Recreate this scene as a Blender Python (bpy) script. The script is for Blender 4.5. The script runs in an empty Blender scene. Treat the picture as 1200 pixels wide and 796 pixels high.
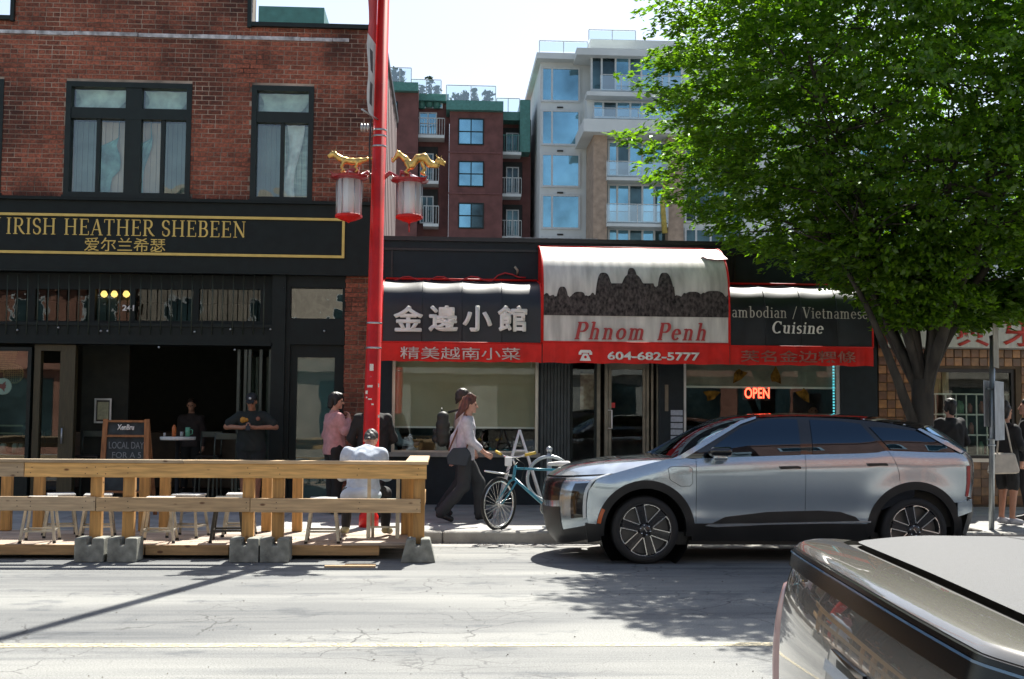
import bpy, bmesh, math, random, numpy as np
from mathutils import Vector, Matrix, Euler
from mathutils.geometry import delaunay_2d_cdt
R = math.radians
rng = random.Random(7)
SC = bpy.context.scene
COL = SC.collection
# ------------------------------------------------------------ camera
FPX = 1400.0
cam_d = bpy.data.cameras.new('camera'); cam = bpy.data.objects.new('camera', cam_d); COL.objects.link(cam)
cam_d.sensor_width = 36; cam_d.lens = 36*FPX/1200; cam_d.clip_start = .05; cam_d.clip_end = 900
CAMZ = 1.6
MC = (Matrix.Rotation(R(-3.2), 4, 'Z') @ Matrix.Rotation(R(90+3.68), 4, 'X') @ Matrix.Rotation(.0085, 4, 'Z'))
cam.matrix_world = Matrix.Translation((0, 0, CAMZ)) @ MC
SC.camera = cam
# ------------------------------------------------------------ sky, sun, exposure
SUN_EL = R(53); SUN_AZ = R(18)           # azimuth east of +Y
w = bpy.data.worlds.new('World'); SC.world = w; w.use_nodes = True
nt = w.node_tree; bg = nt.nodes['Background']
sky = nt.nodes.new('ShaderNodeTexSky'); sky.sky_type = 'NISHITA'; sky.sun_disc = False
sky.sun_elevation = SUN_EL; sky.sun_rotation = SUN_AZ
sky.air_density = 1.0; sky.dust_density = 1.2; sky.ozone_density = 1.0
hz = nt.nodes.new('ShaderNodeHueSaturation'); hz.inputs['Saturation'].default_value = .8; hz.inputs['Value'].default_value = 1.0     # thin high haze: a pale sky
nt.links.new(sky.outputs[0], hz.inputs['Color']); nt.links.new(hz.outputs[0], bg.inputs[0]); bg.inputs[1].default_value = .07
sd = bpy.data.lights.new('sun', 'SUN'); sd.energy = 4.2; sd.angle = R(.5); sd.color = (1, .965, .88)
sun = bpy.data.objects.new('sun', sd); COL.objects.link(sun)
sdir = Vector((math.sin(SUN_AZ)*math.cos(SUN_EL), math.cos(SUN_AZ)*math.cos(SUN_EL), math.sin(SUN_EL)))
sun.rotation_euler = sdir.to_track_quat('Z', 'Y').to_euler(); sun.location = sdir*60
SC.view_settings.view_transform = 'Standard'; SC.view_settings.look = 'None'
SC.view_settings.exposure = 1.46; SC.view_settings.gamma = 1; SC.view_settings.use_curve_mapping = False
# ------------------------------------------------------------ picture-plane helpers (design-time tracing onto real planes)
M3 = MC.to_3x3()
def ray(px, py): return M3 @ Vector(((px-600)/FPX, -(py-398)/FPX, -1))
def P(px, py, Y):
    d = ray(px, py); t = Y/d.y; return Vector((d.x*t, Y, CAMZ+d.z*t))
def G(px, py, z=0.0):
    d = ray(px, py); t = (z-CAMZ)/d.z; return Vector((d.x*t, d.y*t, z))
def rc(x0, y0, x1, y1, Y):
    a, b, c, d = P(x0, y0, Y), P(x1, y0, Y), P(x0, y1, Y), P(x1, y1, Y)
    return (a.x+c.x)/2, (b.x+d.x)/2, (c.z+d.z)/2, (a.z+b.z)/2      # X0 X1 Z0 Z1
# ------------------------------------------------------------ materials
MAT = {}
def mat(name, col, rough=.6, metal=0., var=.12, scale=6., bump=0., bscale=60., spec=.5, coat=0., emit=None, estr=1., rand=0., stretch=(1,1,1), col2=None, detail=5, island=False, obj=True):
    if name in MAT: return MAT[name]
    m = bpy.data.materials.new(name); m.use_nodes = True; MAT[name] = m
    t = m.node_tree; n = t.nodes; b = n['Principled BSDF']; L = t.links.new
    b.inputs['Roughness'].default_value = rough; b.inputs['Metallic'].default_value = metal
    b.inputs['Specular IOR Level'].default_value = spec
    if coat: b.inputs['Coat Weight'].default_value = coat; b.inputs['Coat Roughness'].default_value = .03
    tc = n.new('ShaderNodeTexCoord'); mp = n.new('ShaderNodeMapping'); L(tc.outputs['Object'], mp.inputs[0])
    mp.inputs['Scale'].default_value = stretch
    c = (*col, 1)
    nz = n.new('ShaderNodeTexNoise'); nz.inputs['Scale'].default_value = scale; nz.inputs['Detail'].default_value = detail
    L(mp.outputs[0], nz.inputs['Vector'])
    rp = n.new('ShaderNodeValToRGB'); rp.color_ramp.elements[0].position = .3; rp.color_ramp.elements[1].position = .7
    lo = tuple(max(0, x*(1-var*2)) for x in col); hi = tuple(min(1, x*(1+var*1.6)) for x in col)
    if col2: lo, hi = col, col2
    rp.color_ramp.elements[0].color = (*lo, 1); rp.color_ramp.elements[1].color = (*hi, 1)
    L(nz.outputs[0], rp.inputs[0]); out = rp.outputs[0]
    if rand:
        oi = n.new('ShaderNodeObjectInfo'); ge = n.new('ShaderNodeNewGeometry')
        ad = n.new('ShaderNodeMath'); ad.operation = 'ADD'; L(oi.outputs['Random'], ad.inputs[0])
        if island: L(ge.outputs['Random Per Island'], ad.inputs[1])
        else: ad.inputs[1].default_value = 0
        fr = n.new('ShaderNodeMath'); fr.operation = 'FRACT'; L(ad.outputs[0], fr.inputs[0])
        mr = n.new('ShaderNodeMapRange'); L(fr.outputs[0], mr.inputs[0])
        mr.inputs['To Min'].default_value = 1-rand; mr.inputs['To Max'].default_value = 1+rand
        hs = n.new('ShaderNodeHueSaturation'); L(out, hs.inputs['Color']); L(mr.outputs[0], hs.inputs['Value'])
        out = hs.outputs[0]
    L(out, b.inputs['Base Color'])
    if bump:
        bn = n.new('ShaderNodeTexNoise'); bn.inputs['Scale'].default_value = bscale; bn.inputs['Detail'].default_value = 6
        L(mp.outputs[0], bn.inputs['Vector'])
        bu = n.new('ShaderNodeBump'); bu.inputs['Strength'].default_value = bump; bu.inputs['Distance'].default_value = .01
        L(bn.outputs[0], bu.inputs['Height']); L(bu.outputs[0], b.inputs['Normal'])
        mr2 = n.new('ShaderNodeMapRange'); L(nz.outputs[0], mr2.inputs[0])
        mr2.inputs['To Min'].default_value = max(.02, rough-.12); mr2.inputs['To Max'].default_value = min(1, rough+.12)
        L(mr2.outputs[0], b.inputs['Roughness'])
    if emit:
        b.inputs['Emission Color'].default_value = (*emit, 1); b.inputs['Emission Strength'].default_value = estr
    return m
def speckle(m, col, thr=.68, sc=9., det=8):
    """flaked or spotted patches of another colour"""
    t = m.node_tree; n = t.nodes; L = t.links.new; b = n['Principled BSDF']; src = b.inputs['Base Color'].links[0].from_socket
    tc = n.new('ShaderNodeTexCoord'); nz = n.new('ShaderNodeTexNoise'); nz.inputs['Scale'].default_value = sc; nz.inputs['Detail'].default_value = det; nz.inputs['Roughness'].default_value = .7
    L(tc.outputs['Object'], nz.inputs['Vector']); r = n.new('ShaderNodeValToRGB'); r.color_ramp.elements[0].position = thr; r.color_ramp.elements[1].position = thr+.03
    r.color_ramp.elements[0].color = (0, 0, 0, 1); r.color_ramp.elements[1].color = (1, 1, 1, 1); L(nz.outputs[0], r.inputs[0])
    mx = n.new('ShaderNodeMixRGB'); L(r.outputs[0], mx.inputs[0]); L(src, mx.inputs[1]); mx.inputs[2].default_value = (*col, 1); L(mx.outputs[0], b.inputs['Base Color'])
    return m
def glass(name, tint=(.7, .8, .78), refl=.12, rough=.01, wav=.0, wsc=2.5, body=None, bodyfac=0., rcol=(.95, 1, 1)):
    """window glass: see-through tint with a mirror coat that grows at grazing angles; body = dusty film"""
    if name in MAT: return MAT[name]
    m = bpy.data.materials.new(name); m.use_nodes = True; MAT[name] = m
    t = m.node_tree; n = t.nodes; L = t.links.new
    for x in list(n):
        if x.type != 'OUTPUT_MATERIAL': n.remove(x)
    out = n['Material Output']
    tr = n.new('ShaderNodeBsdfTransparent'); tr.inputs[0].default_value = (*tint, 1)
    gl = n.new('ShaderNodeBsdfGlossy'); gl.inputs['Roughness'].default_value = rough; gl.inputs[0].default_value = (*rcol, 1)
    lw = n.new('ShaderNodeLayerWeight'); lw.inputs[0].default_value = .5
    pw = n.new('ShaderNodeMath'); pw.operation = 'POWER'; L(lw.outputs['Facing'], pw.inputs[0]); pw.inputs[1].default_value = 4
    mr = n.new('ShaderNodeMapRange'); L(pw.outputs[0], mr.inputs[0]); mr.inputs['To Min'].default_value = refl; mr.inputs['To Max'].default_value = 1
    mx = n.new('ShaderNodeMixShader'); L(mr.outputs[0], mx.inputs[0]); L(tr.outputs[0], mx.inputs[1]); L(gl.outputs[0], mx.inputs[2])
    last = mx
    if body:
        df = n.new('ShaderNodeBsdfDiffuse'); df.inputs[0].default_value = (*body, 1)
        m2 = n.new('ShaderNodeMixShader'); m2.inputs[0].default_value = bodyfac; L(mx.outputs[0], m2.inputs[1]); L(df.outputs[0], m2.inputs[2]); last = m2
    if wav:
        tc = n.new('ShaderNodeTexCoord'); nz = n.new('ShaderNodeTexNoise'); nz.inputs['Scale'].default_value = wsc; nz.inputs['Detail'].default_value = 1
        L(tc.outputs['Object'], nz.inputs['Vector'])
        bu = n.new('ShaderNodeBump'); bu.inputs['Strength'].default_value = 1; bu.inputs['Distance'].default_value = wav
        L(nz.outputs[0], bu.inputs['Height']); L(bu.outputs[0], gl.inputs['Normal'])
    L(last.outputs[0], out.inputs['Surface'])
    return m
# ------------------------------------------------------------ object helpers
WL = {}
def tag(o, label=None, cat=None, group=None, kind=None):
    if label: o['label'] = label
    if cat: o['category'] = cat
    if group: o['group'] = group
    if kind: o['kind'] = kind
    return o
def thing(name, label, cat, loc=(0, 0, 0), group=None):
    o = bpy.data.objects.new(name, None); COL.objects.link(o); o.location = loc; WL[o.name] = Vector(loc)
    o.empty_display_size = .1
    return tag(o, label, cat, group)
def mesh_obj(name, me, m=None, parent=None):
    o = bpy.data.objects.new(name, me); COL.objects.link(o)
    if m and not me.materials: me.materials.append(m)
    if parent: o.parent = parent; WL[o.name] = WL[parent.name]
    else: WL[o.name] = Vector((0, 0, 0))
    return o
def copy_tree(o, parent=None):
    c = o.copy(); COL.objects.link(c); c.parent = parent; WL[c.name] = Vector((0, 0, 0))
    for ch in list(o.children): copy_tree(ch, c)
    return c
class MB:
    def __init__(s): s.v = []; s.f = []; s.mi = []; s.sm = []; s.cm = 0; s.cs = False
    def add(s, vs, fs):
        k = len(s.v); s.v += [tuple(p) for p in vs]
        for f in fs: s.f.append([i+k for i in f]); s.mi.append(s.cm); s.sm.append(s.cs)
        return s
    def box(s, x0, x1, y0, y1, z0, z1):
        if x0 > x1: x0, x1 = x1, x0
        if y0 > y1: y0, y1 = y1, y0
        if z0 > z1: z0, z1 = z1, z0
        return s.add([(x0,y0,z0),(x1,y0,z0),(x1,y1,z0),(x0,y1,z0),(x0,y0,z1),(x1,y0,z1),(x1,y1,z1),(x0,y1,z1)],
                     [(3,2,1,0),(4,5,6,7),(0,1,5,4),(1,2,6,5),(2,3,7,6),(3,0,4,7)])
    def bbox(s, x0, x1, y0, y1, z0, z1, b):
        """box with chamfered edges"""
        c = [((x0+x1)/2), ((y0+y1)/2), ((z0+z1)/2)]; h = [abs(x1-x0)/2, abs(y1-y0)/2, abs(z1-z0)/2]
        b = min(b, min(h)*.9); vs = []; idx = {}
        for sx in (-1,1):
            for sy in (-1,1):
                for sz in (-1,1):
                    for a in range(3):
                        q = [h[0]-b, h[1]-b, h[2]-b]; q[a] = h[a]
                        idx[(sx,sy,sz,a)] = len(vs); vs.append((c[0]+sx*q[0], c[1]+sy*q[1], c[2]+sz*q[2]))
        F = []
        for a in range(3):
            o1, o2 = [i for i in range(3) if i != a]
            for sg in (-1,1):
                quad = []
                for (p, q) in ((-1,-1),(1,-1),(1,1),(-1,1)):
                    k = [0,0,0]; k[a] = sg; k[o1] = p; k[o2] = q; quad.append(idx[(*k, a)])
                F.append(quad)
        for a in range(3):
            o1, o2 = [i for i in range(3) if i != a]
            for p in (-1,1):
                for q in (-1,1):
                    def K(sa, ax):
                        k = [0,0,0]; k[a] = sa; k[o1] = p; k[o2] = q; return idx[(*k, ax)]
                    F.append([K(-1,o1), K(1,o1), K(1,o2), K(-1,o2)])
        for sx in (-1,1):
            for sy in (-1,1):
                for sz in (-1,1): F.append([idx[(sx,sy,sz,0)], idx[(sx,sy,sz,1)], idx[(sx,sy,sz,2)]])
        cc = Vector(c); out = []
        for f in F:
            p = [Vector(vs[i]) for i in f]; nn = (p[1]-p[0]).cross(p[2]-p[0]); ce = sum(p, Vector())/len(p)
            out.append(f if nn.dot(ce-cc) > 0 else f[::-1])
        return s.add(vs, out)
    def obox(s, c, ax, ay, az):
        c = Vector(c); ax = Vector(ax); ay = Vector(ay); az = Vector(az)
        vs = [c+sx*ax+sy*ay+sz*az for sz in (-1,1) for (sx,sy) in ((-1,-1),(1,-1),(1,1),(-1,1))]
        return s.add(vs, [(3,2,1,0),(4,5,6,7),(0,1,5,4),(1,2,6,5),(2,3,7,6),(3,0,4,7)])
    def bar(s, a, b, w, h=None, up=(0,0,1)):
        a = Vector(a); b = Vector(b); h = h or w; d = (b-a); L = d.length; d.normalize()
        u = Vector(up)
        if abs(d.dot(u)) > .98: u = Vector((0,1,0))
        x = d.cross(u).normalized(); y = x.cross(d)
        return s.obox((a+b)/2, x*w/2, d*L/2, y*h/2)
    def tube(s, pts, r, n=10, caps=True, smooth=True, closed=False):
        pts = [Vector(p) for p in pts]; m = len(pts)
        rs = r if isinstance(r, (list, tuple)) else [r]*m
        vs = []; prev = None
        for i, p in enumerate(pts):
            if closed: t = pts[(i+1) % m]-pts[i-1]
            else: t = pts[min(i+1, m-1)]-pts[max(i-1, 0)]
            t.normalize()
            if prev is None:
                u = Vector((0,0,1)) if abs(t.z) < .9 else Vector((1,0,0)); x = t.cross(u).normalized()
            else: x = (prev-t*prev.dot(t)).normalized()
            prev = x; y = t.cross(x)
            for k in range(n):
                a = 2*math.pi*k/n; vs.append(p+(x*math.cos(a)+y*math.sin(a))*rs[i])
        fs = []
        for i in range(m if closed else m-1):
            j = (i+1) % m
            for k in range(n): fs.append((i*n+k, i*n+(k+1) % n, j*n+(k+1) % n, j*n+k))
        o = s.cs; s.cs = smooth; s.add(vs, fs); s.cs = o
        if caps and not closed:
            k = len(s.v)-len(vs)
            for ring in (list(range(n))[::-1], list(range((m-1)*n, m*n))):
                s.f.append([i+k for i in ring]); s.mi.append(s.cm); s.sm.append(False)
        return s
    def lathe(s, prof, c=(0,0,0), n=16, ax='z', smooth=True, M=None, cap=True):
        vs = []; c = Vector(c)
        for (r, h) in prof:
            for k in range(n):
                a = 2*math.pi*k/n; q = (r*math.cos(a), r*math.sin(a), h)
                if ax == 'y': q = (q[0], -q[2], q[1])
                if ax == 'x': q = (q[2], q[0], q[1])
                q = Vector(q)
                if M: q = M @ q
                vs.append(c+q)
        fs = []
        for i in range(len(prof)-1):
            for k in range(n): fs.append((i*n+k, i*n+(k+1) % n, (i+1)*n+(k+1) % n, (i+1)*n+k))
        o = s.cs; s.cs = smooth; s.add(vs, fs); s.cs = o
        k = len(s.v)-len(vs)
        if cap and prof[0][0] > 1e-4: s.f.append([i+k for i in range(n)][::-1]); s.mi.append(s.cm); s.sm.append(False)
        if cap and prof[-1][0] > 1e-4: s.f.append([i+k+(len(prof)-1)*n for i in range(n)]); s.mi.append(s.cm); s.sm.append(False)
        return s
    def prism(s, poly, y0, y1, ax='y'):
        """poly in (x,z), extruded along y"""
        n = len(poly)
        ar = sum(poly[i][0]*poly[(i+1) % n][1]-poly[(i+1) % n][0]*poly[i][1] for i in range(n))
        if ar < 0: poly = poly[::-1]
        def q(p, y):
            if ax == 'y': return (p[0], y, p[1])
            if ax == 'x': return (y, p[0], p[1])
            return (p[0], p[1], y)
        vs = [q(p, y0) for p in poly]+[q(p, y1) for p in poly]
        fs = [tuple(range(n)), tuple(range(2*n-1, n-1, -1))]+[(i, i+n, (i+1) % n+n, (i+1) % n) for i in range(n)]
        if (ax == 'y') == (y1 < y0): fs = [f[::-1] for f in fs]
        return s.add(vs, fs)
    def frame(s, x0, x1, z0, z1, y0, y1, w):
        s.box(x0, x1, y0, y1, z1-w, z1); s.box(x0, x1, y0, y1, z0, z0+w)
        s.box(x0, x0+w, y0, y1, z0+w, z1-w); s.box(x1-w, x1, y0, y1, z0+w, z1-w); return s
    def build(s, name, m, parent=None, smooth=None, bevel=0, recalc=False):
        off = WL[parent.name] if parent else Vector((0,0,0))
        me = bpy.data.meshes.new(name)
        me.from_pydata([(v[0]-off.x, v[1]-off.y, v[2]-off.z) for v in s.v], [], s.f)
        ms = m if isinstance(m, (list, tuple)) else [m]
        for q in ms: me.materials.append(q)
        if len(ms) > 1: me.polygons.foreach_set('material_index', s.mi)
        me.polygons.foreach_set('use_smooth', [True]*len(s.f) if smooth else s.sm)
        if recalc:
            bm = bmesh.new(); bm.from_mesh(me); bmesh.ops.recalc_face_normals(bm, faces=bm.faces); bm.to_mesh(me); bm.free()
        me.update()
        o = mesh_obj(name, me, None, parent)
        if bevel:
            md = o.modifiers.new('b', 'BEVEL'); md.width = bevel; md.segments = 1; md.limit_method = 'ANGLE'
        return o
def box(name, m, x0, x1, y0, y1, z0, z1, parent=None, b=0):
    mb = MB(); (mb.bbox(x0, x1, y0, y1, z0, z1, b) if b else mb.box(x0, x1, y0, y1, z0, z1))
    return mb.build(name, m, parent)
def text_obj(s, rect, Y, m, parent, name='lettering', bold=0., depth=.006, shear=0., fat=0.):
    """sans or CJK lettering fitted to rect (x0,x1,z0,z1), facing the street"""
    cu = bpy.data.curves.new('t', 'FONT'); cu.body = s; cu.offset = bold; cu.shear = shear; cu.resolution_u = 4
    to = bpy.data.objects.new('t', cu); COL.objects.link(to)
    dg = bpy.context.evaluated_depsgraph_get(); me = bpy.data.meshes.new_from_object(to.evaluated_get(dg))
    bpy.data.objects.remove(to)
    n = len(me.vertices); co = np.zeros(n*3); me.vertices.foreach_get('co', co); co = co.reshape(-1, 3)
    mn = co.min(0); mx = co.max(0); x0, x1, z0, z1 = rect; off = WL[parent.name] if parent else Vector((0,0,0))
    q = np.zeros_like(co); q[:, 0] = x0+(co[:, 0]-mn[0])/(mx[0]-mn[0])*(x1-x0)-off.x
    q[:, 2] = z0+(co[:, 1]-mn[1])/(mx[1]-mn[1])*(z1-z0)-off.z; q[:, 1] = Y-off.y
    me.vertices.foreach_set('co', q.ravel())
    bm = bmesh.new(); bm.from_mesh(me)
    if fat:                                              # heavier strokes: the glyph repeated a hair's breadth apart
        src = list(bm.faces)
        for k_, (dx_, dz_) in enumerate(((fat, 0), (-fat, 0), (0, fat), (0, -fat), (fat*.7, fat*.7), (-fat*.7, fat*.7), (fat*.7, -fat*.7), (-fat*.7, -fat*.7))):
            g_ = bmesh.ops.duplicate(bm, geom=src)
            for e in g_['geom']:
                if isinstance(e, bmesh.types.BMVert): e.co.x += dx_; e.co.z += dz_; e.co.y -= .0004*(k_+1)
    r = bmesh.ops.extrude_face_region(bm, geom=list(bm.faces))
    for e in r['geom']:
        if isinstance(e, bmesh.types.BMVert): e.co.y -= depth
    bm.to_mesh(me); bm.free(); me.update(); me.name = name
    me.materials.clear()
    return mesh_obj(name, me, m, parent)
# serif letters drawn as strokes
def ribbon(pts, ws):
    vs = []; fs = []; m = len(pts)
    for i, (x, y) in enumerate(pts):
        a = pts[max(i-1, 0)]; b = pts[min(i+1, m-1)]; dx, dy = b[0]-a[0], b[1]-a[1]; l = math.hypot(dx, dy) or 1
        nx, ny = -dy/l, dx/l; vs += [(x+nx*ws[i]/2, y+ny*ws[i]/2), (x-nx*ws[i]/2, y-ny*ws[i]/2)]
    for i in range(m-1): fs.append((2*i+1, 2*i+3, 2*i+2, 2*i))
    return vs, fs
def V_(x, y0, y1, w=.13, s='tb', sl=.11):
    r = [ribbon([(x, y0), (x, y1)], [w, w])]
    if 't' in s: r.append(ribbon([(x-w/2-sl*.7, y1-.02), (x+w/2+sl*.7, y1-.02)], [.045, .045]))
    if 'l' in s: r.append(ribbon([(x-w/2-sl, y1-.04), (x, y1-.01)], [.045, .06]))
    if 'b' in s: r.append(ribbon([(x-w/2-sl*.7, y0+.02), (x+w/2+sl*.7, y0+.02)], [.045, .045]))
    return r
def L_(x0, y0, x1, y1, w=.05): return [ribbon([(x0, y0), (x1, y1)], [w, w])]
def C_(cx, cy, rx, ry, a0, a1, wv=.13, wh=.05):
    n = 14; pts = []; ws = []
    for i in range(n+1):
        a = R(a0+(a1-a0)*i/n); pts.append((cx+rx*math.cos(a), cy+ry*math.sin(a))); ws.append(wh+(wv-wh)*abs(math.cos(a)))
    return [ribbon(pts, ws)]
XH = .66
def glyph(c):
    if c == 'I': return .42, V_(.2, 0, 1)
    if c == 'R': return .82, V_(.2, 0, 1)+L_(.2, .975, .42, .975)+L_(.2, .49, .42, .49)+C_(.42, .73, .2, .245, -90, 90)+[ribbon([(.4, .49), (.56, .2), (.74, .02)], [.1, .13, .1])]+L_(.68, .02, .84, .02, .045)
    if c == 'S': return .62, C_(.3, .74, .2, .235, 30, 250)+[ribbon([(.2, .53), (.4, .45)], [.12, .12])]+C_(.31, .25, .21, .235, -150, 75)+L_(.5, .7, .5, .93, .045)+L_(.1, .08, .1, .32, .045)
    if c == 'H': return .96, V_(.2, 0, 1)+V_(.74, 0, 1)+L_(.2, .51, .74, .51)
    if c == 'E': return .74, V_(.2, 0, 1)+L_(.2, .975, .62, .975)+L_(.2, .51, .5, .51)+L_(.2, .025, .64, .025)+L_(.62, .98, .62, .78, .045)+L_(.5, .61, .5, .41, .04)+L_(.655, .02, .655, .25, .045)
    if c == 'A': return .84, L_(.12, .02, .42, .98, .055)+[ribbon([(.42, .99), (.7, .02)], [.13, .13])]+L_(.22, .34, .6, .34)+L_(.02, .02, .24, .02, .045)+L_(.56, .02, .84, .02, .045)
    if c == 'T': return .78, V_(.38, 0, 1, s='b')+L_(.06, .975, .7, .975)+L_(.07, .98, .07, .78, .045)+L_(.69, .98, .69, .78, .045)
    if c == 'B': return .76, V_(.2, 0, 1)+L_(.2, .975, .4, .975)+L_(.2, .52, .42, .52)+L_(.2, .025, .42, .025)+C_(.4, .75, .18, .23, -90, 90)+C_(.42, .27, .22, .245, -90, 90)
    if c == 'N': return .94, L_(.2, 0, .2, 1, .055)+L_(.76, 0, .76, 1, .055)+[ribbon([(.18, .98), (.76, .03)], [.13, .13])]+L_(.06, .98, .28, .98, .045)+L_(.08, .02, .32, .02, .045)+L_(.64, .98, .88, .98, .045)
    if c == 'P': return .74, V_(.2, 0, 1)+L_(.2, .975, .42, .975)+L_(.2, .46, .42, .46)+C_(.42, .72, .22, .26, -90, 90)
    if c == 'V': return .84, [ribbon([(.14, .98), (.42, .02)], [.13, .13])]+L_(.7, .98, .42, .02, .05)+L_(0, .98, .28, .98, .045)+L_(.58, .98, .84, .98, .045)
    if c == 'C': return .8, C_(.42, .5, .32, .48, 48, 312)+L_(.66, .98, .66, .72, .05)+L_(.66, .02, .66, .2, .04)
    if c == 'a': return .56, V_(.4, 0, XH*.72, s='', w=.11)+C_(.24, XH*.72, .16, .17, 0, 150, .1, .045)+C_(.24, .19, .15, .17, 60, 330, .1, .045)+L_(.4, .03, .54, .05, .05)
    if c == 'm': return 1.0, V_(.16, 0, XH, s='lb', w=.11)+V_(.47, 0, .48, s='b', w=.11)+V_(.78, 0, .48, s='b', w=.11)+C_(.315, .46, .155, .17, 0, 160, .11, .05)+C_(.625, .46, .155, .17, 0, 160, .11, .05)
    if c == 'b': return .64, V_(.16, 0, 1.02, s='l', w=.11)+C_(.3, .33, .19, .31, -140, 140, .12, .05)
    if c == 'o': return .62, C_(.3, .33, .22, .3, 0, 360, .12, .05)
    if c == 'd': return .66, V_(.46, 0, 1.02, s='l', w=.11)+C_(.3, .33, .2, .31, 40, 320, .12, .05)+L_(.46, .02, .6, .02, .04)
    if c == 'i': return .34, V_(.16, 0, XH, s='lb', w=.11)+[ribbon([(.1, .86), (.22, .86)], [.12, .12])]
    if c == 'n': return .68, V_(.16, 0, XH, s='lb', w=.11)+V_(.48, 0, .48, s='b', w=.11)+C_(.32, .46, .16, .17, 0, 160, .11, .05)
    if c == 'h': return .68, V_(.16, 0, 1.02, s='lb', w=.11)+V_(.48, 0, .48, s='b', w=.11)+C_(.32, .46, .16, .17, 0, 160, .11, .05)
    if c == 't': return .42, V_(.18, .1, .86, s='', w=.11)+L_(.04, .63, .36, .63)+C_(.28, .13, .1, .11, 180, 330, .1, .05)
    if c == 'e': return .58, C_(.28, .33, .2, .3, 0, 320, .12, .05)+L_(.1, .36, .46, .36, .045)
    if c == 's': return .48, C_(.24, .48, .14, .155, 30, 250, .1, .05)+L_(.15, .37, .32, .3, .1)+C_(.23, .17, .15, .15, -150, 75, .1, .05)
    if c == 'u': return .68, V_(.16, .18, XH, s='l', w=.11)+V_(.48, 0, XH, s='l', w=.11)+C_(.32, .2, .16, .17, 180, 350, .11, .05)+L_(.48, .02, .62, .02, .04)
    if c == '/': return .5, L_(.05, -.1, .42, 1.05, .06)
    return .4, []
def serif_obj(s, rect, Y, m, parent, slant=0., name='lettering', track=.06, depth=.006, wt=1.):
    x = 0; vv = []; ff = []; k = 0
    for ch in s:
        w, rs = glyph(ch)
        for vs, fs in rs:
            if wt != 1: vs = [p_ for i_ in range(0, len(vs), 2) for p_ in (((vs[i_][0]+vs[i_+1][0])/2+(vs[i_][0]-vs[i_+1][0])/2*wt, (vs[i_][1]+vs[i_+1][1])/2+(vs[i_][1]-vs[i_+1][1])/2*wt), ((vs[i_][0]+vs[i_+1][0])/2-(vs[i_][0]-vs[i_+1][0])/2*wt, (vs[i_][1]+vs[i_+1][1])/2-(vs[i_][1]-vs[i_+1][1])/2*wt))]
            dep = .0004*(k % 9); k += 1; b = len(vv)
            vv += [(vx+x+slant*vy, vy, -depth-dep) for vx, vy in vs]; ff += [[i+b for i in f] for f in fs]
        x += w+track
    co = np.array(vv); lo = 0; hi = max(co[:, 1].max(), 1)
    x0, x1, z0, z1 = rect; mx0, mx1 = co[:, 0].min(), co[:, 0].max()
    mb = MB(); mb.v = [(x0+(a-mx0)/(mx1-mx0)*(x1-x0), Y+d, z0+b*(z1-z0)) for a, b, d in vv]; mb.f = ff; mb.mi = [0]*len(ff); mb.sm = [False]*len(ff)
    return mb.build(name, m, parent)
# ============================================================ materials used widely
M_dark = mat('charcoal_paint', (.010, .0155, .0145), .55, var=.15, spec=.22, bump=.15, bscale=30)
M_green = mat('window_frame_paint', (.009, .017, .015), .45, spec=.3, var=.1)
M_slate = mat('slate_blue_panel', (.017, .026, .031), .55, spec=.25, var=.12, bump=.1)
M_gold = mat('gold_paint', (.62, .45, .12), .4, metal=.25, var=.06)
M_alu = mat('aluminium', (.5, .48, .42), .35, metal=.7, var=.05)
M_white = mat('white_paint', (.8, .79, .76), .5, var=.04)
M_black = mat('black_plastic', (.012, .012, .012), .4, var=.1)
M_steel = mat('galvanised_steel', (.42, .45, .46), .4, metal=.8, var=.1, bump=.1)
M_flash = mat('grey_flashing', (.42, .42, .42), .6, var=.3, scale=9)
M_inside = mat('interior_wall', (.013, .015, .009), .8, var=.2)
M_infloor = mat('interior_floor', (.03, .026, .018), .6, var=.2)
M_teal = mat('teal_metal', (.07, .22, .19), .5, var=.1)
M_glass = glass('shop_glass', (.84, .9, .84), .05, wav=.0004)
M_upglass = glass('upper_glass', (.84, .95, .9), .11, wav=.006, wsc=2.6)
KERB_Y = 15.15; WALL_Y = 19.7; SW = .15
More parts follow.
